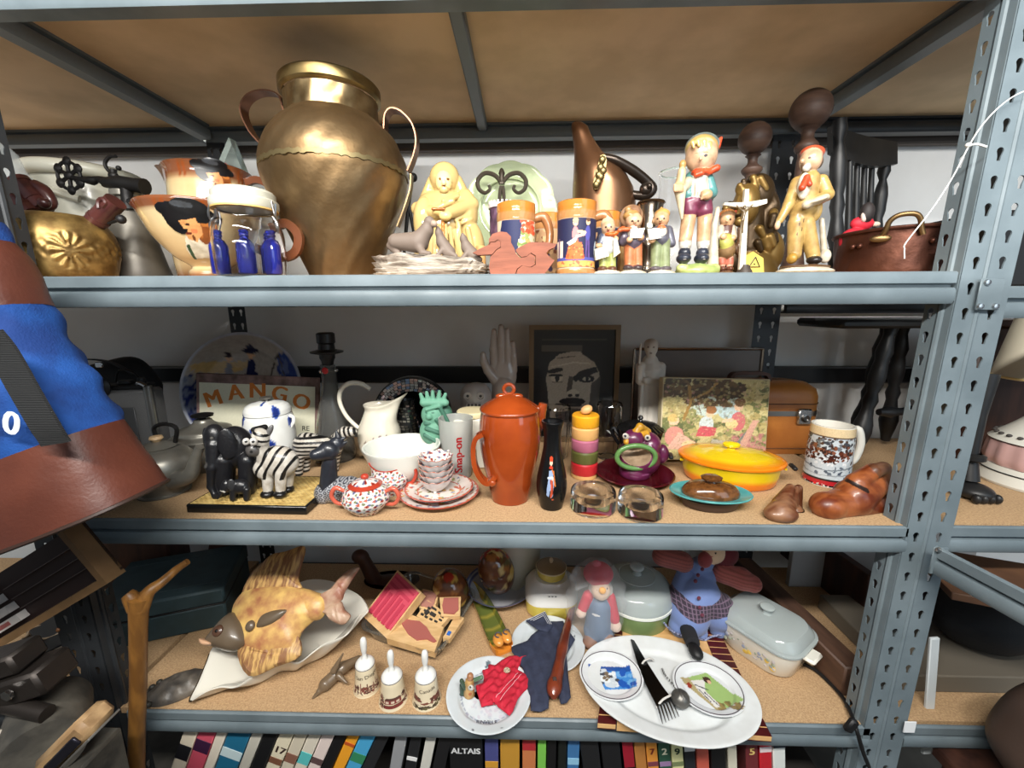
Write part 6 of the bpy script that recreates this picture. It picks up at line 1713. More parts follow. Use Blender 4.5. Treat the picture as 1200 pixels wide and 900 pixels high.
obj('stitched_seam',J(*[sweep([(x,y,z)for x,y in rr(w+.002,D+.002,.046)],circ(.0016,6),closed=True)for z in(zsm+.03,.02)]),mat('dark_stitch',c(92,56,28),rough=.6),t)
obj('metal_band',sweep([(x,y,zsm)for x,y in rr(w+.001,D+.001,.0455)],[(-.001,-.008),(.001,-.008),(.001,.008),(-.001,.008)],closed=True),mat('alloy_band',c(176,174,170),rough=.3,metal=1),t)
cx=w/2-.062
ck=obj('clasp',rbox(.042,.012,.050,.004,(cx,-D/2-.006,zsm-.008)),STEEL,t)
obj('clasp_button',T(lathe([(0,0),(.012,0),(.012,.003),(.008,.005),(.006,.003),(0,.003)],20),(cx,-D/2-.012,zsm-.012),(pi/2,0,0)),mat('dark_alloy',c(110,108,106),rough=.3,metal=1),ck)
obj('handle',strap([(-.06,-.02,h-.002),(-.058,-.02,h+.012),(-.04,-.02,h+.022),(.04,-.02,h+.022),(.058,-.02,h+.012),(.06,-.02,h-.002)],.022,.010,5),mat('dark_brown_leather',c(78,46,30),rough=.45),t,label='dark brown handle')
Y=onZ(860,578,Z)[1]
l=np.array([atx(854,Y+.092,Z+.02),Y+.092,Z+.0008])
t=thing('oval_casserole','oval orange and yellow enamelled casserole with knobbed lid','casserole',tuple(l),-.26)
a_,b_=.128,.098
h=.058
def ov(prf,n=72):return lathe(prf,n,a_,b_)
YL=c(232,200,30);OG=c(232,128,22)
g=tint(ov(resamp([(0,0),(.84,0),(.88,.003),(.97,h*.9),(1.0,h)],40)),lambda V:np.where((V[:,2]<.020)[:,None],OG,YL))
obj('dish',W(g,lambda V:V*(1-.012*(np.abs(V[:,2]-.024)<.0018)-.012*(np.abs(V[:,2]-.042)<.0018))[:,None]**np.array([1,1,0])),GLAZE,t)
g=tint(ov(resamp([(1.03,h+.0006),(1.045,h+.004),(1.0,h+.009),(.84,h+.012),(.7,h+.017),(.35,h+.024),(0,h+.026)],40)),lambda V:np.array(OG)+np.clip((1.0-np.hypot(V[:,0]/a_,V[:,1]/b_))*3.2,0,1)[:,None]*(np.array(YL)-np.array(OG)))
obj('lid',g,GLAZE,t)
obj('lid_knob',lathe([(0,h+.024),(.010,h+.025),(.010,h+.031),(.019,h+.034),(.021,h+.040),(.016,h+.044),(0,h+.046)],28,1.05,.8),mat('yellow_enamel',YL,rough=.15,coat=.4),t)
for sg in(-1,1):
 hh=obj('handle',T(extr([(-.026,0),(.026,0),(.018,.022),(-.018,.022)],.006),(sg*a_*1.0,-.0,h*.80),(pi/2,0,-sg*pi/2)),mat('yellow_enamel'),t)
 obj('grip',T(rbox(.036,.012,.010,.003),(sg*(a_+.022),0,h*.80+.002),(0,0,pi/2)),BLACKM,hh,label='black handle grip')
l=loc2(830,603,Z,.045)
t=thing('butter_dish','turquoise rimmed stoneware dish with a brown domed lid','butter dish',tuple(l),-.10)
s=mpp(l)
a_=53*s*.86;b_=a_*.62;h=.028
obj('base',lathe([(0,0),(a_*.58,0),(a_*.66,.004),(a_*.74,h*.8),(a_*.60,h)],48,1,.64),mat('dark_stoneware',c(66,48,42),rough=.45),t,label='dark brown base')
obj('rim_plate',lathe([(a_*.5,h-.003),(a_*.78,h),(a_*.99,h+.006),(a_,h+.008),(a_*.97,h+.010),(a_*.72,h+.003),(a_*.5,h+.002),(0,h+.002)],56,1,.66),mat('turquoise_glaze',c(84,158,156),rough=.25,coat=.3,col2=c(70,140,140),ns=30),t,label='turquoise rim')
obj('dome_lid',lathe(smooth([(a_*.70,h+.003),(a_*.69,h+.012),(a_*.55,h+.026),(a_*.30,h+.031),(0,h+.032)],4),48,1,.62),mat('brown_glaze_speckled',c(112,70,34),rough=.18,coat=.5,col2=c(84,50,24),ns=90),t,label='brown glazed domed lid')
obj('lid_knob',lathe([(0,h+.030),(.013,h+.031),(.011,h+.036),(.022,h+.039),(.024,h+.044),(.016,h+.048),(0,h+.048)],32,1,.8),mat('brown_glaze_speckled'),t)
l=loc2(966,570,Z,.045)
t=thing('painted_mug','white tankard mug painted with a horse team in snow, beside the leather case','mug',tuple(l),0)
h=topz(497,l);R=28*mpp(l)*cth(966)
pr=[(R*1.02,0),(R*1.02,.004),(R,.008),(R*.94,h*.8),(R*.92,h)]
obj('body',lathe(shell(pr,.005),48),mat('mug_white',c(228,224,214),rough=.2,coat=.3),t)
cv=Cv(150,100,c(196,206,214))
cv.rect(0,.86,1,1,c(222,200,160)).rect(0,0,1,.13,c(40,32,34)).rect(0,.03,1,.10,c(176,36,44)).dots(60,[c(210,40,44),c(230,220,214)],.012,(0,0,1,.03))
cv.dots(80,[c(66,70,78),c(110,116,124),c(84,60,46)],.035,(0,.62,1,.84)).dots(70,[c(96,50,36),c(120,62,40),c(70,36,30)],.035,(.1,.42,.9,.62)).dots(50,[c(60,40,36),c(130,80,60)],.03,(.15,.50,.85,.70)).dots(36,[c(226,228,232)],.02,(.1,.36,.9,.5)).dots(24,[c(80,90,104),c(100,110,124)],.03,(0,.16,1,.34))
cv.line([(0,.33),(.5,.28),(1,.36)],.01,c(120,130,140)).line([(0,.22),(.4,.18),(1,.24)],.01,c(150,158,166)).rect(0,.84,1,.86,c(90,70,56)).noise(.1)
a0=vang(l)
obj('painted_scene',ldecal(pr,cv,a0-1.6,a0+1.5,.002,h*.99,.0008,130,90),GLAZE,t)
obj('handle',tube([(R*.86,-.0,h*.88),(R*1.2,-.005,h*.92),(R*1.38,-.008,h*.68),(R*1.25,-.006,h*.40),(R*.95,0,h*.30)],[.007,.009,.009,.008,.007],10,6),mat('mug_white'),t)
LASTW=c(140,84,50)
LAST=mat('worn_last_wood',rough=.4,attr=True,col2=c(170,130,110),ns=18,coat=.15,stretch=(1,3,1))
l=loc2(917,612,Z,.03)
f=Fig(0,0,0,loc=l)
W1=c(138,98,70)
f.e(915,602,-6,22,10,16,'last',W1).c((914,600,-4),(924,586,20),15,12,'last',W1).c((922,590,14),(931,574,26),11,6,'last',W1).c((916,590,6),(926,572,22),11,6,'last',W1).c((934,598,26),(936,572,28),6,5,'last',c(116,80,56)).e(930,600,20,12,11,14,'last',W1)
f.make('shoe_last','small pale worn wooden shoe last, toe towards the shelf edge','shoe last',LAST,.6,2.0,'wooden shoe lasts')
l=loc2(992,609,Z,.04)
f=Fig(0,0,0,loc=l)
W2=c(150,84,44)
f.e(970,592,-4,24,15,22,'last',W2).c((968,594,-4),(1000,586,6),17,22,'last',W2).c((1000,582,6),(1024,570,14),24,16,'last',W2).c((1008,590,8),(1030,592,16),18,15,'last',W2).c((1004,566,8),(1022,552,14),14,10,'last',W2).c((1024,552,12),(1036,548,18),10,8,'last',c(110,74,52)).c((1034,550,18),(1040,582,20),9,10,'last',c(118,78,54))
def slot(V,nm,C):
 a,b=f.P(986,560,-14),f.P(1022,578,-14)
 d=b-a;t_=np.clip(((V-a)[:,[0,2]]@d[[0,2]])/(d[[0,2]]@d[[0,2]]),0,1)
 q=np.hypot(V[:,0]-a[0]-t_*d[0],V[:,2]-a[2]-t_*d[2]);C[(q<2.2*f.s)&(V[:,1]<.02)]=c(40,24,18)
 return C
f.make('shoe_last','large reddish-brown wooden shoe last with a dark slot, beside the right post','shoe last',LAST,.8,2.5,'wooden shoe lasts',None,slot)
l=loc2(1052,580,Z,.03)
t=thing('wicker_coasters','small dark wicker coaster bundle behind the large shoe last','basket',tuple(l))
for i in range(5):obj('coil',tube([(.034*math.cos(a),.030*math.sin(a),.005+i*.0085)for a in np.linspace(0,2*pi,28,endpoint=False)],.0045,6,closed=True),mat('dark_wicker',c(78,60,46),rough=.7),t)
Y=.46
l=loc1(1030,Y,Z)
t=thing('black_stool','black wooden stool with splayed turned legs at the back right of the middle shelf','stool',tuple(l))
hs=-.095-Z
sw=onY(1098,372,Y)[0]-onY(958,372,Y)[0]
sx0=onY(1028,372,Y)[0]-l[0]
obj('seat',rbox(sw,.20,.026,.008,(sx0,.0,hs-.02)),BW_,t)
rs=np.array([.012,.016,.022,.026,.024,.018,.015,.020,.014,.020,.022,.020,.017,.022,.018,.014,.018])
for(x0,x1,d)in((sx0+.01,-.135,-.07),(sx0+.07,sx0+.05,.07),(sx0+.14,sx0+.19,-.05),(sx0+.12,sx0+.15,.07)):
 obj('leg',sweep(np.linspace((x0,d*.6,hs-.034),(x1,d,.016),17),circ(1,12),False,True,rs[::-1]),BW_,t)
obj('stretcher',sweep(np.linspace((-.075,-.06,hs*.34),(sx0+.14,-.045,hs*.34),9),circ(1,10),False,True,np.array([.010,.013,.018,.013,.011,.013,.018,.013,.010])),BW_,t)
# ================================================================== LOWER SHELF
Z=Z3
def onP(px,py,p0,n):
 d=ray(px,py);n=np.array(n,float);return CP+d*(((np.array(p0)-CP)@n)/(d@n))
def quadslab(c4,t):
 """slab with top corners c4 (ccw seen from above), thickness t along -normal"""
 P=np.array(c4,float);n=np.cross(P[1]-P[0],P[2]-P[0]);n/=np.linalg.norm(n)
 if n[2]<0:n=-n;P=P[::-1]
 V=list(P)+[p-n*t for p in P]
 return G(V,[(0,1,2,3),(7,6,5,4)]+[(i,i+4,(i+1)%4+4,(i+1)%4)for i in range(4)]),n
def inpoly(x,y,poly):
 m=np.zeros(np.shape(x),bool);n=len(poly)
 for i in range(n):
  (x0,y0),(x1,y1)=poly[i-1],poly[i]
  if y0==y1:continue
  m^=((y0>y)!=(y1>y))&(x<(x1-x0)*(y-y0)/(y1-y0)+x0)
 return m
def drape(poly,res,top,base):
 """cloth / flat shape: outline poly (x,y), top(x,y,edge distance) -> z, closed down to base(x,y)"""
 P=np.array(poly,float);lo,hi=P.min(0)-res,P.max(0)+res
 xs=np.arange(lo[0],hi[0]+res,res);ys=np.arange(lo[1],hi[1]+res,res)
 X,Y=np.meshgrid(xs,ys,indexing='ij');M=inpoly(X,Y,poly)
 A=P;B=np.roll(P,-1,0)
 pts=np.stack([X.ravel(),Y.ravel()],1)
 d=B-A;t=np.clip(((pts[:,None]-A)*d).sum(-1)/((d*d).sum(-1)+1e-12),0,1)
 q=A+t[...,None]*d;ds=np.linalg.norm(pts[:,None]-q,axis=-1);k=ds.argmin(1)
 near=q[np.arange(len(pts)),k];dist=ds.min(1)
 inn=M.ravel();pos=np.where(inn[:,None],pts,near);dist=np.where(inn,dist,0)
 ny=len(ys);F=[]
 for i in range(len(xs)-1):
  for j in range(len(ys)-1):
   f=(i*ny+j,(i+1)*ny+j,(i+1)*ny+j+1,i*ny+j+1)
   if inn[list(f)].sum()>=1:F.append(f)
 u=sorted({a for f in F for a in f});mp={a:b for b,a in enumerate(u)}
 F=[tuple(mp[a]for a in f)for f in F]
 pos=pos[u];dist=dist[u]
 zt=top(pos[:,0],pos[:,1],dist);zb=base(pos[:,0],pos[:,1])
 zt=np.where(dist<1e-6,zb+.0006,np.maximum(zt,zb+.0006))
 n=len(pos)
 V=np.r_[np.c_[pos,zt],np.c_[pos,zb]]
 return G(V,F+[tuple(a+n for a in f[::-1])for f in F])
l=loc2(206,752,Z,.10)
t=thing('teal_case','large dark teal rectangular case lying behind the forked stick','case',tuple(l),.36)
TEAL=mat('dark_teal_cloth',c(50,70,76),rough=.6,col2=c(42,60,64),ns=14,bump=.1,bs=200)
obj('case_base',rbox(.34,.26,.08,.006,(0,.06,.04)),TEAL,t)
obj('case_lid',rbox(.344,.264,.05,.006,(0,.06,.107)),TEAL,t)
obj('lid_seam',rbox(.342,.262,.004,.001,(0,.06,.0815)),BLACKM,t)
obj('embossed_line',J(rbox(.30,.003,.0015,.0004,(0,-.03,.1325)),rbox(.30,.003,.0015,.0004,(0,.15,.1325))),mat('teal_trim',c(60,78,82),rough=.5),t)
l=np.array([onY(262,700,.50)[0],.50,Z+.0135])
t=thing('leaning_plank','dark reddish wooden plank leaning at the back, behind the fish dish','plank',tuple(l),(-.10,.22,0))
DWOOD=mat('dark_red_wood',c(74,46,36),rough=.5,col2=c(52,32,26),ns=10,stretch=(3,3,.6))
obj('plank',rbox(.10,.03,.40,.004,(0,0,.201)),DWOOD,t)
l=np.array([onY(150,660,.44)[0],.50,Z+.0008])
t=thing('brown_box','dark reddish brown box in the shadow behind the teal case','box',tuple(l),.2)
obj('box_body',rbox(.24,.12,.26,.006,(0,.0,.13)),DWOOD,t)
obj('box_lid',rbox(.25,.13,.03,.006,(0,.0,.2755)),DWOOD,t)
for(px,lb)in((460,'brown wooden decoy shape in the shadow behind the stamp dish'),):
 l=np.array([atx(px,.50,Z),.50,Z+.0008])
 f=Fig(0,0,0,loc=l)
 br=c(72,44,32)
 f.e(px,690,0,34,16,18,'body',br).c((px-20,682,0),(px-34,655,0),9,7,'body',br).e(px-38,652,0,10,8,8,'head',br)
 f.make('wooden_decoy',lb,'figurine',mat('decoy_wood',rough=.5,attr=True),.9,2)
l=loc2(213,823,Z,.05)
t=thing('abalone_shell','dark grey shell with knobbly rim beside the left end of the fish dish','shell',tuple(l),.55)
g=lathe(resamp([(0,.034),(.03,.030),(.052,.014),(.056,.002),(.050,0),(0,0)],24),48,1.25,.8)
obj('shell',W(g,lambda V:V+np.stack([.0*V[:,0],0*V[:,0],.003*np.sin(V[:,0]*160)*np.sin(V[:,1]*130)],1)*(V[:,2]>.004)[:,None]),mat('shell_grey',c(76,72,68),rough=.4,col2=c(110,102,92),ns=30,bump=.4,bs=60),t)
obj('knob',J(*[T(ell((0,0,0),(.008,.007,.007),10,6),(-.072*math.cos(a),.046*math.sin(a),.012))for a in np.linspace(-.7,.9,7)]),mat('shell_knob',c(60,58,52),rough=.5),t,kind='stuff')
rim=[(222,822,.018),(240,812,.040),(258,806,.050),(276,806,.050),(295,794,.055),(316,779,.065),(334,776,.066),(351,777,.062),(366,766,.070),(380,756,.078),(396,750,.080),(409,742,.082),(422,722,.095),(432,716,.10),(424,700,.11),(408,690,.115),(388,681,.12),(360,680,.12),(330,694,.115),(300,712,.105),(272,736,.09),(250,757,.07),(242,776,.055),(232,800,.035)]
R3d=smooth([onZ(a,b,Z+h)for a,b,h in rim],4,True)
cen=R3d.mean(0);base_c=np.array([cen[0],cen[1]+.0,Z+.0008])
t=thing('fish_dish','large ruffled porcelain shell dish with a yellow-brown fish across it','dish',tuple(base_c))
n=len(R3d);rg=R3d-base_c
rings=[]
def ringat(sc,zf,add=0.0):
 r=rg.copy();r[:,:2]=rg[:,:2].mean(0)*0+rg[:,:2]*sc;r[:,2]=rg[:,2]*zf+add;return r
outer=[ringat(.36,0),ringat(.44,.015),ringat(.62,.22),ringat(.80,.55),ringat(.93,.86),ringat(1.0,1.0),ringat(.985,1.0,.003),ringat(.92,.86,.008),ringat(.78,.55,.008),ringat(.60,.22,.009),ringat(.42,.04,.008)]
V=np.concatenate(outer);F=[]
for i in range(len(outer)-1):
 for k in range(n):F.append((i*n+k,i*n+(k+1)%n,(i+1)*n+(k+1)%n,(i+1)*n+k))
F.append(tuple(range(n))[::-1]);F.append(tuple((len(outer)-1)*n+k for k in range(n)))
obj('shell_bowl',G(V,F),mat('pearl_porcelain',c(222,218,206),rough=.2,coat=.4),t,ang=60)
obj('gilt_edge',tube(np.concatenate([rg[-10:],rg[:2]]),.0022,6),mat('dark_gilt',c(70,60,46),rough=.4,metal=.6),t,label='dark gilt edge at the left end')
p0=onZ(322,782,Z+.085);nrm=np.array([0,-.72,.69])
def fp(px,py):return onP(px,py,p0,nrm)-base_c
nn=nrm/np.linalg.norm(nrm)
def pillow(outline,thick,rings=7,lift=0.0,sm=4,rib=0.0,ribdir=(1,0),power=.5):
 P=np.array([fp(a,b)for a,b in outline]);P=smooth(P,sm,True);m=len(P);ce=P.mean(0)
 V=[];F=[]
 for i in range(rings):
  s=1-i/(rings-1.0)*.999
  hgt=thick*(1-s**2.4)**power
  for q in P:
   w=ce+(q-ce)*s
   if rib:
    hgt2=hgt+rib*math.sin((w[0]*ribdir[0]+w[2]*ribdir[1])*420)*min(1,(1-s)*6)
   else:hgt2=hgt
   V.append(w+nn*(hgt2+lift))
 for q in P:V.append(q-nn*.008+nn*lift)
 for i in range(rings-1):
  for k in range(m):F.append((i*m+k,i*m+(k+1)%m,(i+1)*m+(k+1)%m,(i+1)*m+k))
 b=rings*m
 for k in range(m):F.append((b+k,b+(k+1)%m,(k+1)%m,k))
 F.append(tuple(range(b,b+m))[::-1]);F.append(tuple((rings-1)*m+k for k in range(m)))
 g=G(V,F)
 f0=F[0];nv=np.cross(g[0][f0[1]]-g[0][f0[0]],g[0][f0[2]]-g[0][f0[0]])
 if nv@nn<0:g=(g[0],[tuple(reversed(f))for f in F],None)
 return g
FY=mat('fish_ochre',c(222,184,110),rough=.38,col2=c(166,108,76),ns=30,bump=.15,bs=70,lo=.35,hi=.7)
FB=mat('fish_taupe',c(98,84,68),rough=.35,coat=.2)
obj('fish_body',pillow([(272,714),(284,694),(300,686),(322,684),(345,686),(362,692),(380,698),(382,716),(368,726),(352,742),(346,762),(330,770),(306,770),(288,762),(276,742)],.026),FY,t,label='mottled yellow fish body')
FR=mat('fish_fin',c(206,166,104),rough=.45,col2=c(140,98,66),ns=26,stretch=(5,1,.6),lo=.42,hi=.58)
obj('dorsal_fin',pillow([(285,698),(292,676),(305,662),(318,650),(335,646),(356,640),(353,660),(349,678),(352,692),(320,696)],.012,rib=.0022,ribdir=(1,.15)),FR,t)
obj('ventral_fin',pillow([(280,760),(292,792),(322,782),(352,768),(346,742),(315,752)],.012,lift=.004,rib=.0022,ribdir=(1,-.3)),FR,t)
obj('tail_stalk',pillow([(350,690),(378,697),(384,708),(374,726),(352,722)],.020,lift=.002),FY,t)
FT=mat('fish_tail',c(186,156,132),rough=.4,col2=c(150,100,80),ns=26)
obj('tail_fin',pillow([(374,700),(388,690),(400,676),(412,667),(421,666),(412,680),(404,694),(400,704),(382,714)],.010,lift=.006,rib=.0012,ribdir=(.6,1)),FT,t)
obj('tail_fin',pillow([(378,716),(398,704),(404,714),(411,722),(402,732),(388,727),(382,720)],.010,lift=.005,rib=.0012,ribdir=(1,.6)),FT,t)
obj('head',pillow([(242,752),(252,738),(266,722),(276,718),(288,730),(292,746),(288,756),(274,764),(258,760),(248,756)],.026,lift=.010),FB,t,label='smooth taupe fish head')
obj('snout',pillow([(241,748),(247,749),(254,752),(256,755),(248,757),(242,754)],.014,lift=.022),mat('fish_lip',c(206,164,130),rough=.4),t)
ec=fp(265,740)+nn*.036
M3=np.array(Vector(nn).to_track_quat('Z','Y').to_matrix())
orient=lambda g,cc:(g[0]@M3.T+cc,g[1],g[2])
e_=obj('eye',orient(lathe([(0,.006),(.008,.005),(.012,.003),(.014,-.002),(.010,-.006)],28),ec),mat('eye_brown',c(80,56,44),rough=.25),t)
obj('pupil',orient(ell((0,0,.005),(.004,.004,.003)),ec),BLACK,e_)
obj('gill_disc',orient(ell((0,0,0),(.012,.013,.007)),fp(300,734)+nn*.028),FB,t)
obj('pectoral_fin',pillow([(306,734),(312,722),(326,716),(342,715),(336,724),(324,732),(312,736)],.010,lift=.024),FB,t)
f=Fig(0,0,0,loc=loc2(372,818,Z,.004))
DC=c(112,94,74)
f.c((381,802,8),(402,782,26),7.5,7,'dolphin',DC).c((402,782,26),(420,772,38),7,4,'dolphin',DC).c((381,802,8),(374,810,2),7,3,'dolphin',DC).c((374,810,2),(367,818,-2),3,1.8,'dolphin',DC).c((391,786,14),(402,766,20),4,1,'dolphin',DC).c((397,792,14),(406,800,10),4,1.6,'dolphin',DC).c((420,772,38),(428,774,42),3,1.6,'dolphin',DC)
f.make('dolphin_figurine','small brown-grey dolphin figurine lying between the fish dish and the bells','figurine',mat('soapstone',rough=.3,attr=True,coat=.2),.5,1.6)
def bell(px,pyb,pytop,hw,label,cvfn,word):
 R=hw*mpp(onZ(px,pyb,Z))*cth(px)
 l=loc2(px,pyb,Z,R*.9)
 t=thing('porcelain_bell',label,'bell',tuple(l),0,'white souvenir bells')
 H=topz(pytop,l);hs=H*.47
 pr=smooth([(R,0),(R*.97,.004),(R*.86,hs*.3),(R*.78,hs*.65),(R*.74,hs*.9),(R*.70,hs)],4)
 obj('bell_body',lathe([(R-.003,.0)]+list(pr)+[(0,hs)],44),mat('bell_cream',c(222,208,178),rough=.2,coat=.3),t,label='cream bell with brown print')
 obj('shoulder',lathe([(R*.70,hs-.001),(R*.72,hs+.002),(R*.70,hs+.006),(R*.5,hs+.014),(R*.2,hs+.018),(0,hs+.018)],40),WHITEP,t)
 obj('gold_line',tube([(R*.715*math.cos(a),R*.715*math.sin(a),hs+.0015)for a in np.linspace(0,2*pi,40,endpoint=False)],.0009,6,closed=True),mat('dark_line',c(84,78,84),rough=.4),t)
 obj('handle',lathe(smooth([(.009,hs+.016),(.007,hs+.022),(.0055,hs+.032),(.0075,hs+(H-hs)*.55),(.0085,hs+(H-hs)*.8),(.006,H-.003),(0,H)],4),24),WHITEP,t,label='white porcelain handle')
 cv=cvfn(Cv(90,50,NOPE));a0=vang(l)
 obj('brown_print',ldecal(pr,cv,a0-1.3,a0+1.3,hs*.06,hs*.62,.0006,90,50),PRINT,t)
 if word:obj('lettering',ltext(word,hs*.20,pr,a0+.05,hs*.76,.0008,.10,False),mat('brown_ink',c(56,42,36),rough=.5),t)
brn2=[c(96,60,50),c(70,50,46),c(140,100,84),c(120,70,60)]
def bp1(cv):
 cv.rect(0,.0,1,.12,c(206,190,160)).dots(90,brn2,.07,(0,.15,1,.6))
 for i in range(9):cv.rect(.05+i*.11,.2,.09+i*.11,.6+.35*((i*37)%5)/5,brn2[i%4])
 return cv
def bp2(cv):return cv.rect(.22,.35,.74,.62,c(124,52,50)).poly([(.2,.62),(.78,.62),(.7,.78),(.28,.78)],c(90,60,52)).rect(.2,.1,.78,.3,c(116,50,46)).rect(.26,.42,.36,.56,c(206,190,170)).rect(.42,.42,.52,.56,c(206,190,170)).rect(.58,.42,.68,.56,c(206,190,170)).dots(30,brn2,.08,(0,.1,.2,.9)).dots(30,brn2,.08,(.8,.1,1,.8)).line([(.1,.3),(.9,.32)],.02,brn2[1])
def bp3(cv):return cv.dots(40,brn2,.09,(.0,.5,.3,.8)).poly([(.25,.4),(.5,.5),(.6,.35),(.4,.3)],c(120,70,56)).dots(50,brn2,.08,(.62,.3,1,.7)).dots(50,[c(96,90,60),c(70,60,50)],.07,(.05,.05,.95,.25)).line([(.2,.3),(.6,.15)],.02,brn2[1])
bell(431,817,747,16.5,'leftmost of the three white-handled bells, lettered San Diego',bp1,'San Diego')
bell(462,833,762,18,'middle of the three white-handled bells, printed with a red-brown tram',bp2,'')
bell(501,833,762,18,'rightmost of the three white-handled bells, lettered Canada',bp3,'Canada')
hz=.05
cr=[onZ(a,b,Z+hz)for a,b in((419,735),(514,767),(560,692),(479,668))]
ce=sum(cr)/4;bc=np.array([ce[0],ce[1],Z+.0008])
t=thing('glass_baking_dish','clear rectangular glass baking dish holding rubber stamps','baking dish',tuple(bc))
def quadring(sc,z,r=.16,n=5):
 q=[np.array(((p-ce)*sc)[:2])for p in cr];o=[]
 for i in range(4):
  a,b,d=q[i-1],q[i],q[(i+1)%4]
  for k in range(n+1):
   u=k/n;p1=b+(a-b)*r*(1-u);p2=b+(d-b)*r*u
   o.append(p1*(1-u)+p2*u)
 return[(x,y,z)for x,y in o]
qs=[quadring(.80,0),quadring(.86,.004),quadring(.97,hz-.004),quadring(1.03,hz-.002),quadring(1.03,hz),quadring(.955,hz),quadring(.83,.010),quadring(.78,.006)]
n=len(qs[0]);V=[p for q in qs for p in q];F=[]
for i in range(len(qs)-1):
 for k in range(n):F.append((i*n+k,i*n+(k+1)%n,(i+1)*n+(k+1)%n,(i+1)*n+k))
F.append(tuple(range(n))[::-1]);F.append(tuple((len(qs)-1)*n+k for k in range(n)))
GDISH=mat('dish_glass',c(226,226,218),rough=.03,trans=.92,ior=1.4)
obj('glass_tray',G(V,F),GDISH,t,ang=30)
WBL=mat('maple_block',c(222,186,136),rough=.55,col2=c(206,168,116),ns=20,stretch=(1,4,1))
PINKR=mat('pink_rubber',c(206,78,98),rough=.6,bump=.2,bs=120);ROSER=mat('rose_rubber',c(168,96,88),rough=.6)
BLKR=mat('stamp_ink',c(48,46,44),rough=.7)
def stampblock(label,q,t_,pad,padm,relief=None,rm=None):
 c4=[onZ(a,b,Z+h)for a,b,h in q]
 ce_=sum(c4)/4;g,n_=quadslab([p-ce_ for p in c4],t_)
 th=thing('rubber_stamp',label,'stamp',tuple(ce_),0,'rubber stamps in the glass dish')
 obj('wood_block',g,WBL,th)
 A,B,C_,D=[p-ce_ for p in c4]
 P=lambda u,v:(A*(1-u)*(1-v)+B*u*(1-v)+C_*u*v+D*(1-u)*v)
 def plate(poly,h):
  pts=[P(u,v)for u,v in poly];V=[p+n_*h for p in pts]+[p+n_*.0002 for p in pts];m=len(pts)
  F=[tuple(range(m)),tuple(range(2*m-1,m-1,-1))]+[(i,i+m,(i+1)%m+m,(i+1)%m)for i in range(m)]
  nv=np.cross(V[1]-V[0],V[2]-V[0])
  a=sum(np.cross(V[i],V[(i+1)%m])@n_ for i in range(m))
  if a<0:F=[tuple(reversed(f))for f in F]
  return G(V,F)
 if pad:obj('rubber_pad',plate(pad,.004),padm,th)
 if relief:obj('relief',J(*[plate(r,.0055)for r in relief]),rm or padm,th)
 return th
bars=[[(.12+.17*i,.12),(.22+.17*i,.12),(.22+.17*i,.62+.05*(i%3)),(.12+.17*i,.62+.05*(i%3))]for i in range(5)]
stampblock('largest stamp with a bright pink rubber face, leaning at the left of the glass dish',[(453,748,.052),(425,722,.060),(466,668,.145),(494,694,.125)],.030,[(.04,.14),(.94,.14),(.94,.96),(.04,.96)],PINKR,bars+[[(.1,.7),(.9,.72),(.9,.78),(.1,.76)],[(.1,.84),(.9,.86),(.9,.9),(.1,.88)]],mat('deep_pink_rubber',c(186,56,80),rough=.6))
bird=[(.02,.68),(.08,.60),(.16,.62),(.24,.50),(.40,.30),(.60,.20),(.78,.34),(.92,.30),(.97,.38),(.90,.46),(.84,.52),(.70,.74),(.52,.86),(.34,.78),(.20,.76),(.12,.80),(.04,.78)]
stampblock('flat stamp with a rose rubber bird silhouette at the front of the glass dish',[(453,748,.056),(509,764,.056),(520,735,.066),(466,714,.066)],.022,bird,ROSER)
dots_=[[(x,y),(x+.1,y),(x+.1,y+.1),(x,y+.1)]for x,y in((.12,.15),(.30,.12),(.5,.12),(.7,.14),(.14,.4),(.2,.62),(.4,.75),(.62,.72),(.78,.6),(.8,.36),(.44,.42),(.30,.74))]
stampblock('stamp printed with a black leafy border, standing mid-dish',[(488,722,.062),(516,735,.060),(527,722,.074),(501,703,.082)],.018,None,None,dots_+[[(.4,.38),(.6,.38),(.6,.58),(.4,.58)],[(.2,.3),(.3,.25),(.36,.5),(.24,.6)]],BLKR)
stampblock('small square stamp with a rose rubber face at the right of the dish',[(517,722,.078),(539,722,.078),(540,699,.092),(515,700,.092)],.014,[(.14,.12),(.7,.08),(.92,.3),(.9,.9),(.2,.92),(.1,.5)],ROSER)
stampblock('plain pinkish stamp block at the back of the dish',[(491,712,.070),(508,718,.070),(515,694,.088),(495,690,.088)],.02,[(.1,.1),(.9,.1),(.9,.9),(.1,.9)],mat('dusty_pink',c(176,122,108),rough=.6))
stampblock('narrow wooden stamp block with a blue dot along the right edge of the dish',[(519,747,.056),(527,749,.056),(544,724,.060),(534,720,.060)],.014,[(.3,.12),(.7,.12),(.7,.26),(.3,.26)],mat('blue_dot',c(50,110,200),rough=.5))
l=loc2(586,722,Z,.095)
t=thing('blue_rimmed_bowl','wide pale bowl with blue bands at the back, holding a painted egg','bowl',tuple(l))
R=40*mpp(l);h=.05
g=lathe(resamp(shell([(R*.5,0),(R*.55,.004),(R*.9,h*.75),(R,h)],.004),60),60)
obj('bowl',tint(g,lambda V:np.where(((np.abs(V[:,2]-h*.97)<.003)|(np.abs(V[:,2]-h*.80)<.0035))[:,None],c(96,104,150),c(196,198,206))),GLAZE,t)
EGG=mat('painted_egg',rough=.15,attr=True,coat=.6)
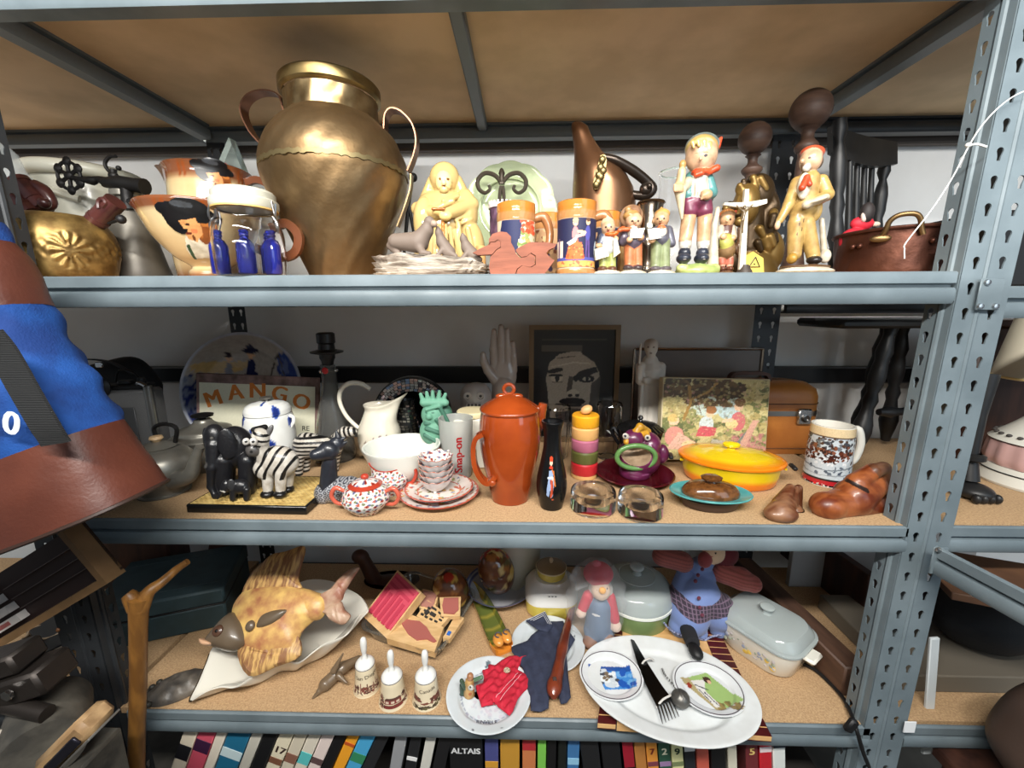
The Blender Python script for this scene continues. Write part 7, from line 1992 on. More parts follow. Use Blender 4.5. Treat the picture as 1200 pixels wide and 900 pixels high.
def eggcol(seed):
 def fn(V):
  C=np.tile(np.array(c(104,62,38)),(len(V),1));R9=np.random.default_rng(seed)
  for _ in range(46):
   q=V[R9.integers(len(V))];m=np.linalg.norm((V-q)*(1,1,1.4),axis=1)<R9.uniform(.006,.022)
   C[m]=[c(170,46,34),c(196,160,74),c(96,84,44),c(70,40,28),c(206,176,110),c(150,96,50)][R9.integers(6)]
  return C
 return fn
for(px,py,rx,rz,Yo,rot,lb,zb)in((529,672,21,26,.36,(.2,-.3,0),'painted lacquer egg in red, brown and gold, behind the glass dish',0),(582,686,21,31,None,(.25,-.22,0),'larger painted lacquer egg resting in the blue rimmed bowl',.006)):
 if Yo is None:p=np.array([onY(px,py,l[1])[0],l[1],0])
 else:p=np.array([atx(px,Yo,Z),Yo,0])
 s=mpp((p[0],p[1],Z+.07));a,b=rx*s,rz*s
 zc=Z+zb+b*.94
 g=T(ell((0,0,0),(a,a,b),40,30),(0,0,b*.96),rot)
 zmin=g[0][:,2].min()
 t=thing('painted_egg',lb,'egg',(p[0],p[1],Z+.001+zb-zmin),0,'painted lacquer eggs')
 obj('egg',tint(g,eggcol(px)),EGG,t)
l=np.array([atx(606,.515,Z),.515,Z+.0008])
t=thing('white_crock','plain white crock in shadow behind the eggs','crock',tuple(l))
obj('crock',lathe(smooth([(.0,0),(.06,0),(.075,.02),(.085,.12),(.082,.20),(.078,.21),(.07,.20),(.06,.03),(0,.02)],3),40),CROCK,t)
obj('rim',tube([(.081*math.cos(a),.081*math.sin(a),.207)for a in np.linspace(0,2*pi,40,endpoint=False)],.006,8,closed=True),CROCK,t)
axis=[onZ(a,b,Z+.02)for a,b in((547,684),(560,700),(572,722),(582,744),(591,760))]
l=np.array([axis[2][0],axis[2][1],Z+.0008])
t=thing('painted_slipper','long narrow painted wooden slipper, green and yellow inside, orange curled toe','slipper',tuple(l))
A=np.array([p-l for p in axis]);A=smooth(A,8);m=len(A)
tg=np.gradient(A,axis=0);tg/=np.linalg.norm(tg,axis=1)[:,None];sd=np.stack([-tg[:,1],tg[:,0],0*tg[:,0]],1)
wd=np.interp(np.linspace(0,1,m),[0,.08,.3,.6,.9,1],[.005,.018,.026,.031,.032,.027])
sec=[(-.85,0),(-1,.55),(-1.02,1),(-.94,1),(-.8,.4),(0,.22),(.8,.4),(.94,1),(1.02,1),(1,.55),(.85,0)]
V=[];F=[]
for i in range(m):
 hh=.026+.012*(1-i/m)**2
 for a,b in sec:V.append((A[i][0]+sd[i][0]*a*wd[i],A[i][1]+sd[i][1]*a*wd[i],b*hh))
k=len(sec)
for i in range(m-1):
 for q in range(k):F.append((i*k+q,i*k+(q+1)%k,(i+1)*k+(q+1)%k,(i+1)*k+q))
F.append(tuple(range(k))[::-1]);F.append(tuple((m-1)*k+q for q in range(k)))
def slc(V):
 C=np.tile(np.array(c(206,168,60)),(len(V),1));i=np.arange(len(V))//k;q=np.arange(len(V))%k
 inn=(q>=3)&(q<=7);C[inn&(i>m*.25)&(i<m*.8)]=c(96,104,48);C[inn&((i*7)%5==0)&(i<m*.8)]=c(150,138,56);C[(q==2)|(q==8)]=c(46,34,24);C[i>m*.82]=c(224,138,48);return C
g=tint(G(V,F),slc)
obj('slipper_body',g,mat('lacquer_paint',rough=.25,attr=True,coat=.4),t)
e0=A[-3]
for sg in(-1,1):
 cc_=e0+sd[-1]*sg*.013+(0,0,.022)
 obj('toe_bulb',tint(ell(cc_,(.015,.022,.012),18,12,(0,0,.4)),lambda V:np.tile(np.array(c(216,146,66)),(len(V),1))),mat('lacquer_paint'),t,label='orange rounded toe bulb')
 obj('toe_curl',T(tube([(.009*math.cos(a),.009*math.sin(a),0)for a in np.linspace(0,5,16)],.0018,6),cc_+(0,.004,.014)),mat('dark_line'),t)
l=loc2(645,722,Z,.055)
t=thing('yellow_casserole','square white and yellow covered casserole under the small yellow pot','casserole',tuple(l))
w=60*mpp(l)
def sqr(wd,r):return rr(wd,wd*.9,r)
h1=.046
obj('yellow_dish',loft([(sqr(w*.86,w*.3),0),(sqr(w*.96,w*.3),.006),(sqr(w,w*.3),h1)]),mat('yellow_ceramic',c(220,200,92),rough=.2,coat=.4),t,label='yellow lower dish',ang=50)
obj('white_lid',loft([(sqr(w*1.0,w*.3),h1+.001),(sqr(w*.98,w*.3),h1+.028),(sqr(w*.84,w*.28),h1+.044),(sqr(w*.70,w*.26),h1+.050),(sqr(w*.62,w*.24),h1+.062)]),WHITEP,t,label='white domed lid',ang=50)
obj('flower_print',J(*[rbox(.006,.001,.004,.0003,(x,-w*.425,h1+.038))for x in(-.01,0,.01)]),mat('grey_print',c(120,120,124),rough=.5),t)
ztop=h1+.062
l2=l+(0,0,ztop+.001)
t=thing('yellow_pot','small yellow pot with brown glass lid standing on the white casserole','pot',tuple(l2))
R=17*mpp(l2)
hp=topz(664,l2)
obj('pot',lathe(shell(smooth([(R*.85,0),(R*.92,.004),(R*.98,hp*.5),(R,hp)],3),.003),40),mat('yellow_ceramic'),t)
obj('glass_lid',lathe(smooth([(R*1.02,hp),(R*1.02,hp+.003),(R*.8,hp+.010),(R*.3,hp+.015),(0,hp+.016)],3),40),mat('amber_lid_glass',c(150,130,100),rough=.08,coat=.5),t,label='brown glass lid')
obj('rim_band',tube([(R*1.02*math.cos(a),R*1.02*math.sin(a),hp+.001)for a in np.linspace(0,2*pi,40,endpoint=False)],.0022,6,closed=True),mat('pale_yellow'),t)
obj('lid_knob',lathe([(.004,hp+.014),(.0055,hp+.018),(.007,hp+.024),(.005,hp+.030),(0,hp+.031)],16),mat('cream_knob',c(206,186,156),rough=.4),t)
def plate_at(px,py,rx,lb,zoff,name='dinner_plate',col=c(214,222,228),rings=((.64,.655,c(90,96,110)),),sx=1.0,rz=0,depth=.016,painter=None,group='white plates',cat='plate',tilt=0):
 cen=onZ(px,py,Z+zoff+depth*.8);R=rx*mpp(cen)/sx*cth(px)**.4
 cv=Cv(180,180,col);Rr=np.hypot(cv.X-.5,cv.Y-.5)*2
 if rings!='line':
  for a,b,cc_ in rings:cv.put((Rr>a)&(Rr<b),cc_)
 if painter:painter(cv)
 if rings=='line':
  ii=np.clip(((np.arange(180)+.5-90)/1.16+90).astype(int),0,179);cv.A=cv.A[np.ix_(ii,ii)]
 t,prf=flatplate(name,lb,cat,(cen[0],cen[1],Z+zoff+.0045),R,tilt,rz,cv,None,group,128,80,depth,None,sx)
 if rings=='line':
  obj('dark_line',tube([(R*sx*.93*math.cos(a),R*.93*math.sin(a),depth*.955)for a in np.linspace(0,2*pi,72,endpoint=False)],.0012,6,closed=True),mat('dark_line'),t,label='thin dark ring near the edge')
 return t,R,cen
def mark(cv):
 for a in(.35,-.35):pass
 cv.rect(.36,.035,.375,.075,c(90,90,96)).rect(.66,.05,.672,.09,c(90,90,96)).dots(10,[c(90,110,120),c(120,130,140)],.015,(.44,.86,.5,.92)).dots(30,[c(200,190,206),c(186,196,212)],.02,(.25,.22,.75,.42),.5)
t1,R1,c1=plate_at(573,813,50,'white souvenir plate at the front, under the red doll overalls',.0,painter=mark,rings=((.625,.655,c(150,158,176)),))
tx=text('BINVILLE',.0125,.0002)
obj('lettering',T(tx,(0.0,-R1*.655,.0063)),mat('grey_ink',c(60,62,70),rough=.5),t1)
t2,R2,c2=plate_at(642,755,43,'white plate further back, under the navy doll suit and the recorder',.0,rings=(),painter=lambda cv:cv.dots(8,[c(110,120,130)],.01,(.8,.6,.9,.66)))
PZ=Z+.0105
l=onZ(551,818,PZ);l=np.array([l[0],l[1]+.01,PZ])
f=Fig(0,0,0,loc=l)
f.c((550,814,0),(550,799,0),6.5,5,'body',c(214,172,112)).e(551,793,0,4,4.5,4,'body',c(206,150,110)).c((545,806,-2),(541,798,-2),2.5,2.5,'leaf',c(72,100,80)).c((556,797,2),(564,794,2),2.4,2.4,'leaf',c(110,150,120)).c((542,812,0),(541,803,2),3,2.5,'leaf',c(60,84,70)).e(562,818,0,6,4,6,'leaf',c(50,66,62)).e(552,806,-5,3.4,3.4,2,'badge',c(226,226,220)).c((541,815,0),(560,817,0),2.5,3,'leaf',c(60,80,68))
f.p(551,806,-7,1,c(40,40,46),'badge').p(551,813,-5,2,c(196,110,60),'body')
f.make('ceramic_figure','small tan and green ceramic figure on the front plate beside the red overalls','figurine',PAINT,.45,1.0)
redp=[(637,755),(626,764),(612,768),(598,767),(590,771),(580,778),(572,777),(572,782),(565,784),(567,791),(566,799),(557,802),(560,812),(564,826),(570,824),(578,823),(578,818),(584,826),(597,836),(601,831),(607,816),(614,808),(620,803),(621,796),(617,789),(606,783),(610,776),(622,769),(634,761)]
q=[onZ(a,b,Z+.026)for a,b in redp];q=[(p[0],p[1])for p in q]
ce2=np.mean(q,axis=0)
t=thing('doll_overalls','bright red doll overalls crumpled across the front plate','doll clothes',(ce2[0],ce2[1],Z+.0185))
qq=[(x-ce2[0],y-ce2[1])for x,y in q]
wr=lambda x,y,d:.004+.006*np.clip(d/.012,0,1)**.5+.0022*np.sin(x*260-y*150)*np.clip(d/.008,0,1)+.0016*np.sin(x*90-y*310+2*np.sin(x*120))*np.clip(d/.008,0,1)
RED=mat('red_cotton',c(196,34,58),rough=.8,col2=c(176,26,48),ns=60,bump=.2,bs=400)
obj('cloth',drape(qq,.0025,wr,lambda x,y:0*x),RED,t,ang=0)
STW=mat('white_stitch',c(226,180,190),rough=.7)
def st(p,q_,nseg=14):
 P=[np.array((onZ(p[0]+(q_[0]-p[0])*u,p[1]+(q_[1]-p[1])*u,Z+.03)))for u in np.linspace(0,1,nseg)]
 o=[]
 for w_ in P:
  x,y=w_[0]-ce2[0],w_[1]-ce2[1];o.append((x,y,float(wr(x,y,.012))+.0006))
 return tube(o,.0006,5)
obj('stitching',J(st((581,817),(607,787)),st((586,819),(611,790))),STW,t)
p=onZ(594,786,Z+.034)
obj('badge',T(lathe([(0,.0195),(.0075,.019),(.009,.016),(0,.016)],18,1,.9),(p[0]-ce2[0],p[1]-ce2[1],.001)),mat('cream_patch',c(224,204,176),rough=.6,col2=c(120,100,84),ns=300),t,label='small cream badge')
nav=[(636,728),(660,727),(668,740),(674,748),(668,758),(664,766),(666,790),(669,815),(664,822),(657,823),(655,815),(650,800),(644,806),(643,828),(634,832),(622,831),(621,815),(616,800),(613,782),(608,775),(600,762),(599,757),(618,750),(622,744),(630,738)]
q=[onZ(a,b,Z+.024)for a,b in nav];q=[(p[0],p[1])for p in q];ce3=np.mean(q,axis=0)
t=thing('sailor_suit','navy blue doll sailor suit spread over the rear white plate','doll clothes',(ce3[0],ce3[1],Z+.0185))
NAVY=mat('navy_cotton',c(52,58,80),rough=.85,col2=c(42,47,66),ns=50,bump=.2,bs=400)
wr2=lambda x,y,d:.003+.007*np.clip(d/.014,0,1)**.5+.0018*np.sin(x*190+y*60)*np.clip(d/.01,0,1)
obj('cloth',drape([(x-ce3[0],y-ce3[1])for x,y in q],.0035,wr2,lambda x,y:0*x),NAVY,t,ang=0)
tri=[onZ(a,b,Z+.034)for a,b in((616,727),(639,716),(648,733),(642,740),(630,737))]
tri=[(p[0]-ce3[0],p[1]-ce3[1])for p in tri]
wr3=lambda x,y,d:.0135+.004*np.clip(d/.01,0,1)
obj('collar',T(drape(tri,.003,lambda x,y,d:.003+.003*np.clip(d/.008,0,1),lambda x,y:0*x),(0,0,.0125)),NAVY,t,ang=0)
def ins(P,s):m_=np.mean(P,axis=0);return[tuple(m_+(np.array(p)-m_)*s)for p in P]
for s_ in(.86,.70,.54):
 P3=ins(tri,s_)
 obj('white_braid',tube([(x,y,.0193)for x,y in P3[:3]],.0008,5),mat('white_braid',c(214,216,222),rough=.7),t)
rp=[onZ(a,b,Z+.034)for a,b in((672,702),(670,715),(664,738),(658,765),(653,790),(649,808),(649,817))]
l=rp[3].copy();
t=thing('wooden_recorder','reddish brown wooden recorder lying across the navy suit','recorder',tuple(l))
RW=mat('pear_wood',c(122,54,32),rough=.3,col2=c(92,38,24),ns=20,coat=.3)
P=smooth([p-l for p in rp],6);m=len(P)
u=np.linspace(0,1,m)
obj('head_joint',tube(P[int(m*.55):],[.0135,.0155,.016,.020,.018,.013,.007],16),RW,t)
obj('body_joint',tube(P[:int(m*.57)],[.0095,.0095,.0105,.0105,.0115,.0135,.0155,.0135],16),RW,t)
for k in range(6):
 i=int(m*(.10+.065*k));obj('finger_hole',ell(P[i]+(-.0005,-.004,.0098),(.0026,.0032,.0018),10,6),BLACKM,t)
obj('window',T(rbox(.010,.016,.003,.0008),P[int(m*.78)]+(0,-.004,.018),(.5,0,.2)),mat('dark_slot',c(44,22,16),rough=.6),t)
l=loc2(697,757,Z,.02)
f=Fig(0,0,0,loc=l)
f.e(701,672,0,17,13,14,'cap',c(186,24,50)).e(699,661,0,5,4,5,'cap',c(214,90,110)).e(704,690,2,14,11,10,'hair',c(196,190,180)).e(704,691,-8,11,11,11,'head',c(206,178,154)).e(707,692,-14,3.5,4,3,'beak',c(226,160,60)).e(706,692,-19,4,4,3,'beak',c(226,160,60))
f.c((702,708,0),(700,738,0),14,15,'denim_suit',c(92,110,136)).c((692,738,-2),(694,748,-4),8,8,'denim_suit',c(92,110,136)).c((710,738,-2),(712,748,-4),8,8,'denim_suit',c(92,110,136))
f.c((689,698,-2),(683,712,-4),6,5.5,'sleeve',c(186,40,60)).c((715,700,-2),(720,724,-4),6,6,'sleeve',c(186,40,60)).e(681,718,-6,6,6,5,'hand',c(214,188,170)).e(722,734,-6,6,7,5,'hand',c(214,188,170)).e(692,752,-10,9,7,9,'shoe',c(140,104,88)).e(712,750,-10,8,7,8,'shoe',c(140,104,88))
f.p(694,722,-14,9,c(206,206,206),'denim_suit',1.6).p(699,689,-12,1,c(40,30,30)).p(711,688,-12,1,c(40,30,30))
t=f.make('bagged_doll','stuffed doll with red knit cap and denim suit inside a clear plastic bag','doll',MATTE,.6,1.8)
s=f.s
def bagw(V):
 V[:,0]+=.004*np.sin(V[:,2]*110+V[:,1]*60);V[:,1]+=.004*np.sin(V[:,0]*130+V[:,2]*40);V[:,2]+=.003*np.sin(V[:,0]*90);return V
cc_=f.P(698,704,-2)
bg=T(ell((0,0,0),(1,1,1),40,30),s=(34*s,26*s,abs(cc_[2])-.003),loc=cc_)
obj('plastic_film',W(bg,bagw),mat('doll_film',c(235,240,242),rough=.08,alpha=.13,spec=.9),t,label='clear crinkled plastic')
obj('bag_neck',W(tube([cc_+np.array(q_)for q_ in((-.045,0,.05),(-.06,0,.075),(-.068,-.005,.085),(-.05,0,.10))],[.020,.012,.010,.016],12,4),bagw),mat('doll_film'),t)
l=loc2(742,742,Z,.075)
t=thing('green_pot','green round pot with a domed glass lid behind the bagged doll','pot',tuple(l))
R=40*mpp(l);hp=topz(697,l)
obj('pot',lathe(shell(smooth([(R*.86,0),(R*.92,.006),(R*.97,hp*.6),(R,hp)],3),.004),48),mat('sage_enamel',c(120,142,92),rough=.25,coat=.3),t,label='sage green pot')
LID=mat('lid_glass',c(206,216,216),rough=.06,trans=.45,ior=1.25,coat=.4)
obj('lid_rim',lathe([(R*.98,hp),(R*1.05,hp+.001),(R*1.05,hp+.008),(R*.98,hp+.010)],56),mat('cream_white_china'),t,label='white lid rim')
obj('glass_lid',lathe(smooth([(R*1.03,hp+.009),(R*1.02,hp+.020),(R*.9,hp+.050),(R*.55,hp+.070),(R*.2,hp+.076),(0,hp+.077)],4),56),LID,t)
obj('ring_step',tube([(R*.5*math.cos(a),R*.5*math.sin(a),hp+.0715)for a in np.linspace(0,2*pi,48,endpoint=False)],.0018,6,closed=True),LID,t)
obj('lid_knob',lathe(smooth([(.016,hp+.075),(.013,hp+.082),(.014,hp+.088),(.021,hp+.096),(.020,hp+.103),(.012,hp+.106),(0,hp+.106)],3),28),LID,t)
l=loc2(815,752,Z,.06)
l[2]=Z+.001
f=Fig(0,0,0,loc=l)
DB=c(112,132,182);PK=c(190,104,96)
f.c((822,676,8),(818,690,2),16,22,'dress',DB).c((818,694,0),(808,722,-12),24,22,'dress',DB).c((822,700,-2),(842,718,-10),22,20,'dress',DB).c((846,708,-8),(856,716,-12),13,10,'dress',DB).c((806,722,-12),(796,734,-16),18,12,'dress',DB).c((838,722,-10),(842,736,-14),17,11,'dress',DB).c((818,726,-14),(822,742,-20),10,7,'dress',DB).c((804,676,8),(796,700,0),12,14,'dress',DB)
f.c((846,672,4),(868,678,0),11,13,'sleeve',PK).c((868,678,0),(882,684,-4),13,10,'sleeve',PK).c((800,658,10),(776,652,14),12,12,'sleeve',c(150,80,74)).c((818,664,8),(826,660,8),11,10,'dress',DB)
f.e(836,647,6,13,14,11,'head',c(222,188,156)).e(848,650,12,18,14,12,'hair',c(104,30,40)).e(826,656,0,8,9,8,'scarf',c(140,60,62))
for(x,y,d)in((823,667,-10),(818,674,-14),(815,681,-20),(819,701,-24),(820,712,-28),(823,721,-32)):f.e(x,y,d,2.4,2.4,1.6,'button',c(96,40,60))
def plaid(V,nm,C):
 s=f.s;pz=V[:,2]/s
 if nm=='dress':
  pa,pb=f.P(776,704,-22),f.P(818,724,-32);pc_,pd=f.P(824,728,-32),f.P(864,708,-22)
  xl=np.clip((V[:,0]-pa[0])/(pb[0]-pa[0]),0,1);xr=np.clip((V[:,0]-pc_[0])/(pd[0]-pc_[0]),0,1)
  zl=pa[2]+(pb[2]-pa[2])*xl;zr_=pc_[2]+(pd[2]-pc_[2])*xr;zc_=np.where(V[:,0]<f.P(821,720)[0],zl,zr_)
  m=(np.abs(V[:,2]-zc_)<8*s)&(V[:,1]<.02);C[m]=c(52,44,58)
  ck=m&((np.sin(V[:,0]/s*1.6)>.8)|(np.sin(V[:,2]/s*1.6)>.8));C[ck]=c(112,92,112)
 if nm=='sleeve':
  m=np.sin(V[:,2]/s*1.7+V[:,0]/s*.3)>.2;C[m]=C[m]*.72
 return C
f.p(832,648,-6,1.5,c(40,26,26)).p(840,650,-6,1.5,c(40,26,26)).p(835,654,-6,2.5,c(180,60,60),'head',1)
t=f.make('rag_doll','rag doll slumped back in a blue dress with plaid band and red striped sleeves','doll',mat('doll_cloth',rough=.85,attr=True,bump=.25,bs=500,sheen=.2),.65,2.0,pfn=plaid)
hem=[f.P(a,b,d)for a,b,d in((776,728,-14),(788,740,-24),(804,746,-30),(818,748,-28),(826,750,-26),(834,746,-26),(850,742,-22),(860,730,-14))]
lg=[onZ(a,b,Z+h)-l for a,b,h in((804,733,.055),(808,744,.062),(812,754,.066))]
obj('stocking',tube(lg,[.020,.021,.019],14,4),mat('black_stocking',c(34,34,38),rough=.8),t)
obj('shoe',ell(onZ(815,763,Z+.062)-l,(.0175,.026,.014),18,12,(.1,0,.1)),BLACKM,t)
obj('lace_hem',tube(hem,.003,6,5),mat('lace',c(160,168,200),rough=.8,col2=c(60,56,80),ns=300),t)
hz=.085
u0=onZ(850,727,Z+hz);u1=onZ(920,772,Z+hz);v1=onZ(956,742,Z+hz)
ang=math.atan2(u1[1]-u0[1],u1[0]-u0[0])
cc_=onZ(897,731,Z+hz)
LN=np.linalg.norm((u1-u0)[:2])*1.36;WN=np.linalg.norm((v1-u1)[:2])*1.08
WN=min(WN,LN*.82)
t=thing('floral_casserole','white floral casserole dish with a rounded square glass lid, right of the rag doll','casserole',(cc_[0],cc_[1],Z+.0008),ang)
secs=[(rr(LN*.80,WN*.80,.05),0),(rr(LN*.86,WN*.86,.05),.008),(rr(LN*.97,WN*.97,.05),hz*.75),(rr(LN,WN,.05),hz-.004)]
obj('dish',loft(secs),mat('warm_white',c(230,228,218),rough=.15,coat=.4),t,ang=50)
for sg in(-1,1):
 obj('handle',rbox(.036,.055,.012,.005,(sg*(LN/2+.008),0,hz-.014)),mat('warm_white'),t)
R6=np.random.default_rng(6);fl=[]
FC=[c(220,186,90),c(150,160,180),c(160,168,150),c(196,190,190)]
VV=None
for i in range(34):
 x=R6.uniform(-LN*.34,LN*.30);z=.022+R6.uniform(0,.035);r=R6.uniform(.003,.006)*(1.7 if i%9==0 else 1)
 y=-WN/2*(.86+.11*(z-.008)/(hz*.75-.008))-.0006
 fl.append(tint(T(ell((0,0,0),(r,.0006,r*.8),8,6),(x,y,z),(-.12,R6.uniform(0,3),0)),FC[0]if i%9==0 else FC[1+i%3]))
obj('flower_print',J(*fl),PRINT,t,kind='stuff')
obj('lid_rim',loft([(rr(LN*1.0,WN*1.0,.05),hz-.003),(rr(LN*1.05,WN*1.05,.055),hz-.002),(rr(LN*1.05,WN*1.05,.055),hz+.003),(rr(LN*.98,WN*.98,.05),hz+.006)]),LID,t)
obj('glass_lid',loft([(rr(LN*.98,WN*.98,.05),hz+.0065),(rr(LN*.95,WN*.95,.05),hz+.016),(rr(LN*.84,WN*.84,.045),hz+.028),(rr(LN*.6,WN*.6,.04),hz+.034),(rr(LN*.2,WN*.2,.010),hz+.035)]),LID,t,ang=30)
obj('lid_knob',lathe(smooth([(.013,hz+.034),(.010,hz+.040),(.012,hz+.046),(.018,hz+.052),(.017,hz+.058),(0,hz+.060)],3),28),LID,t)
bz=Z+.017
P4=[onZ(a,b,bz)for a,b in((700,848),(905,864),(842,738),(716,730))]
ce_=sum(P4)/4
t=thing('striped_board','wooden cutting board with maroon striped ends under the oval platter','board',(ce_[0],ce_[1],Z+.0008))
A,B,C_,D=[p-(ce_[0],ce_[1],Z+.0008)for p in P4]
PB=lambda u,v:A*(1-u)*(1-v)+B*u*(1-v)+C_*u*v+D*(1-u)*v
g,_n=quadslab([PB(.115,0),PB(.845,0),PB(.845,1),PB(.115,1)],.016)
obj('maple_panel',g,mat('pale_maple',c(222,178,122),rough=.4,col2=c(206,160,104),ns=12,stretch=(1,5,1)),t)
MAR=mat('maroon_wood',c(80,24,26),rough=.35,col2=c(64,18,20),ns=20)
for(ua,ub)in((.0,.11),(.85,1.0)):
 for k in range(14):
  g,_n=quadslab([PB(ua,(k+.07)/14),PB(ub,(k+.07)/14),PB(ub,(k+.93)/14),PB(ua,(k+.93)/14)],.016)
  obj('slat',g,MAR,t)
 g,_n=quadslab([PB(ua+.002,.001),PB(ub-.002,.001),PB(ub-.002,.999),PB(ua+.002,.999)],.011)
 obj('joint_strip',T(g,(0,0,-.0008)),mat('pale_maple'),t)
tp,Rp_,cp_=plate_at(780,804,102,'large white oval platter at the front of the lower shelf, holding two small dishes',.019,'oval_platter',c(222,226,228),(),1.42,-.22,.020,None,'platter','platter')
def pic1(cv):
 cv.poly([(.22,.70),(.80,.66),(.80,.30),(.30,.30)],c(70,140,214)).poly([(.22,.70),(.80,.66),(.80,.58),(.22,.62)],c(40,84,160)).dots(24,[c(230,236,240),c(206,216,226)],.055,(.26,.36,.6,.6)).dots(12,[c(70,74,84),c(120,104,84)],.03,(.3,.4,.6,.62)).dots(10,[c(40,90,180),c(110,170,226)],.05,(.62,.34,.78,.6))
def pic2(cv):
 cv.poly([(.18,.62),(.56,.78),(.88,.36),(.52,.2)],c(160,190,120)).poly([(.18,.62),(.30,.67),(.58,.24),(.52,.2)],c(176,162,120)).dots(16,[c(150,130,84),c(120,110,70)],.03,(.55,.22,.85,.34)).poly([(.32,.62),(.50,.66),(.46,.48),(.58,.28),(.52,.24),(.38,.46)],c(226,224,222)).ell(.53,.66,.05,.05,c(70,50,44)).ell(.55,.63,.025,.03,c(224,180,150)).ell(.28,.54,.03,.05,c(150,60,44)).line([(.36,.56),(.50,.5)],.008,c(50,54,70)).line([(.44,.46),(.56,.28)],.006,c(60,64,80)).line([(.38,.5),(.48,.32)],.006,c(70,70,80))
for(px,py,rx,lb,pf,rz)in((716,792,37,'small white dish with a blue pictured tile, left on the oval platter',pic1,.05),(830,807,41,'small white dish with a green garden picture, right on the oval platter',pic2,-.10)):
 plate_at(px,py,rx,lb,.0285,'small_dish',c(222,226,230),'line',1.08,rz,.014,pf,'small pictured dishes','dish')
zc_=Z+.0335
tips=[(741,750),(786,842)]
l=onZ(768,800,zc_)
t=thing('cutlery_bundle','bundle of dark steel forks tied with pale string, lying across the platter','cutlery',tuple(l))
CUT=mat('dark_steel',c(96,96,98),rough=.22,metal=1)
for k in range(5):
 o=(k-2)
 pts=[onZ(a,b,zc_+h)-l for a,b,h in((741+o*.6,750+o*.3,.012),(752+o*1.6,776-o*.6,.012),(766+o*2.6,803-o*1.1,.012),(779+o*3.6,824-o*1.5,.010))]
 obj('fork_handle',sweep(smooth(pts,5),[(-.005,-.0012),(.005,-.0012),(.005,.0012),(-.005,.0012)],False,True,np.interp(np.linspace(0,1,16),[0,.5,1],[.45,1.1,1.0])[:,None]*np.ones(2)),CUT,t)
for k in range(6):
 o=k-2.5
 a,b=onZ(779+o*3.2,824-o*1.4,zc_+.009)-l,onZ(786+o*3.8,844-o*1.7,zc_+.006)-l
 obj('fork_tine',tube([a,(a+b)/2+(0,0,.001),b],[.0024,.002,.0008],6),mat('bright_tine',c(170,170,172),rough=.2,metal=1),t)
for(a,b)in(((750,782),(766,774)),((769,829),(796,815))):
 p,q_=onZ(a[0],a[1],zc_+.004)-l,onZ(b[0],b[1],zc_+.004)-l
 m_=(p+q_)/2+(0,0,.014)
 obj('string',tube([p,p*.75+q_*.25+(0,0,.0125),m_,p*.25+q_*.75+(0,0,.0125),q_],.0024,8,4),mat('pale_string',c(206,202,196),rough=.8),t)
l=onZ(799,832,zc_);
t=thing('metal_ball','knobbly grey metal tea ball with a chain beside the forks','tea ball',(l[0],l[1]+.012,Z+.0335))
g=ell((0,0,.019),(.021,.021,.019),40,28)
obj('mesh_ball',W(g,lambda V:V+(V-(0,0,.019))*(.04*np.sin(V[:,0]*900)*np.sin(V[:,2]*900))[:,None]),mat('grey_mesh',c(112,110,106),rough=.45,metal=.8),t)
ch=smooth([np.array(p)-np.array(t.location)for p in(onZ(799,818,zc_+.02),onZ(792,806,zc_+.004),onZ(780,792,zc_+.003),onZ(776,784,zc_+.003))],5)
for i in range(0,len(ch),1):obj('chain_link',T(tube([(.0028*math.cos(a),.002*math.sin(a),0)for a in np.linspace(0,2*pi,10,endpoint=False)],.0007,5,closed=True),ch[i],(0 if i%2 else pi/2,0,.8)),mat('grey_mesh'),t)
WN2=mat('walnut_beam',c(92,66,52),rough=.55,col2=c(70,50,40),ns=9,stretch=(4,.6,4))
p=onZ(999,816,Z)
t=thing('wooden_beam','thick brown wooden beam lying front to back beside the right post','beam',(p[0],p[1],Z+.0008),.10)
obj('beam',rbox(.062,.46,.085,.004,(0,.23,.0425)),WN2,t)
p=onZ(968,790,Z)
t=thing('black_board','black panel standing on edge between floral casserole and wooden beam','board',(p[0]+.012,p[1]+.02,Z+.0008),.10)
obj('panel',rbox(.014,.44,.075,.002,(0,.22,.0375)),BLACKM,t)
p=onZ(1010,740,Z)
t=thing('dark_frame_rail','dark wooden rail standing behind the thick beam','rail',(p[0]+.02,p[1]+.10,Z+.0008),.10)
obj('rail',rbox(.03,.36,.16,.003,(.02,.12,.08)),DWOOD,t)
l=onZ(985,815,Z+.004)
t=thing('power_cord','black cord trailing over the shelf edge beside the right post','cable',tuple(l))
path=[onZ(938,776,Z+.007),onZ(955,785,Z+.007),onZ(972,800,Z+.007),onZ(988,818,Z+.009),onZ(998,838,Z+.014),onY(1004,856,-.020),onY(1011,880,-.020),onY(1018,898,-.020)]
obj('cable',tube([q_-l for q_ in path],.0045,8,5),BLACKM,t)
obj('cable_tie',J(tube([onZ(992,826,Z+.008)-l,onZ(1007,820,Z+.012)-l],.003,6),tube([onZ(994,832,Z+.008)-l,onZ(1008,826,Z+.012)-l],.003,6)),BLACKM,t)
obj('plug',T(rbox(.020,.014,.034,.004),onY(997,850,-.030)-l,(0,.5,0)),BLACKM,t)
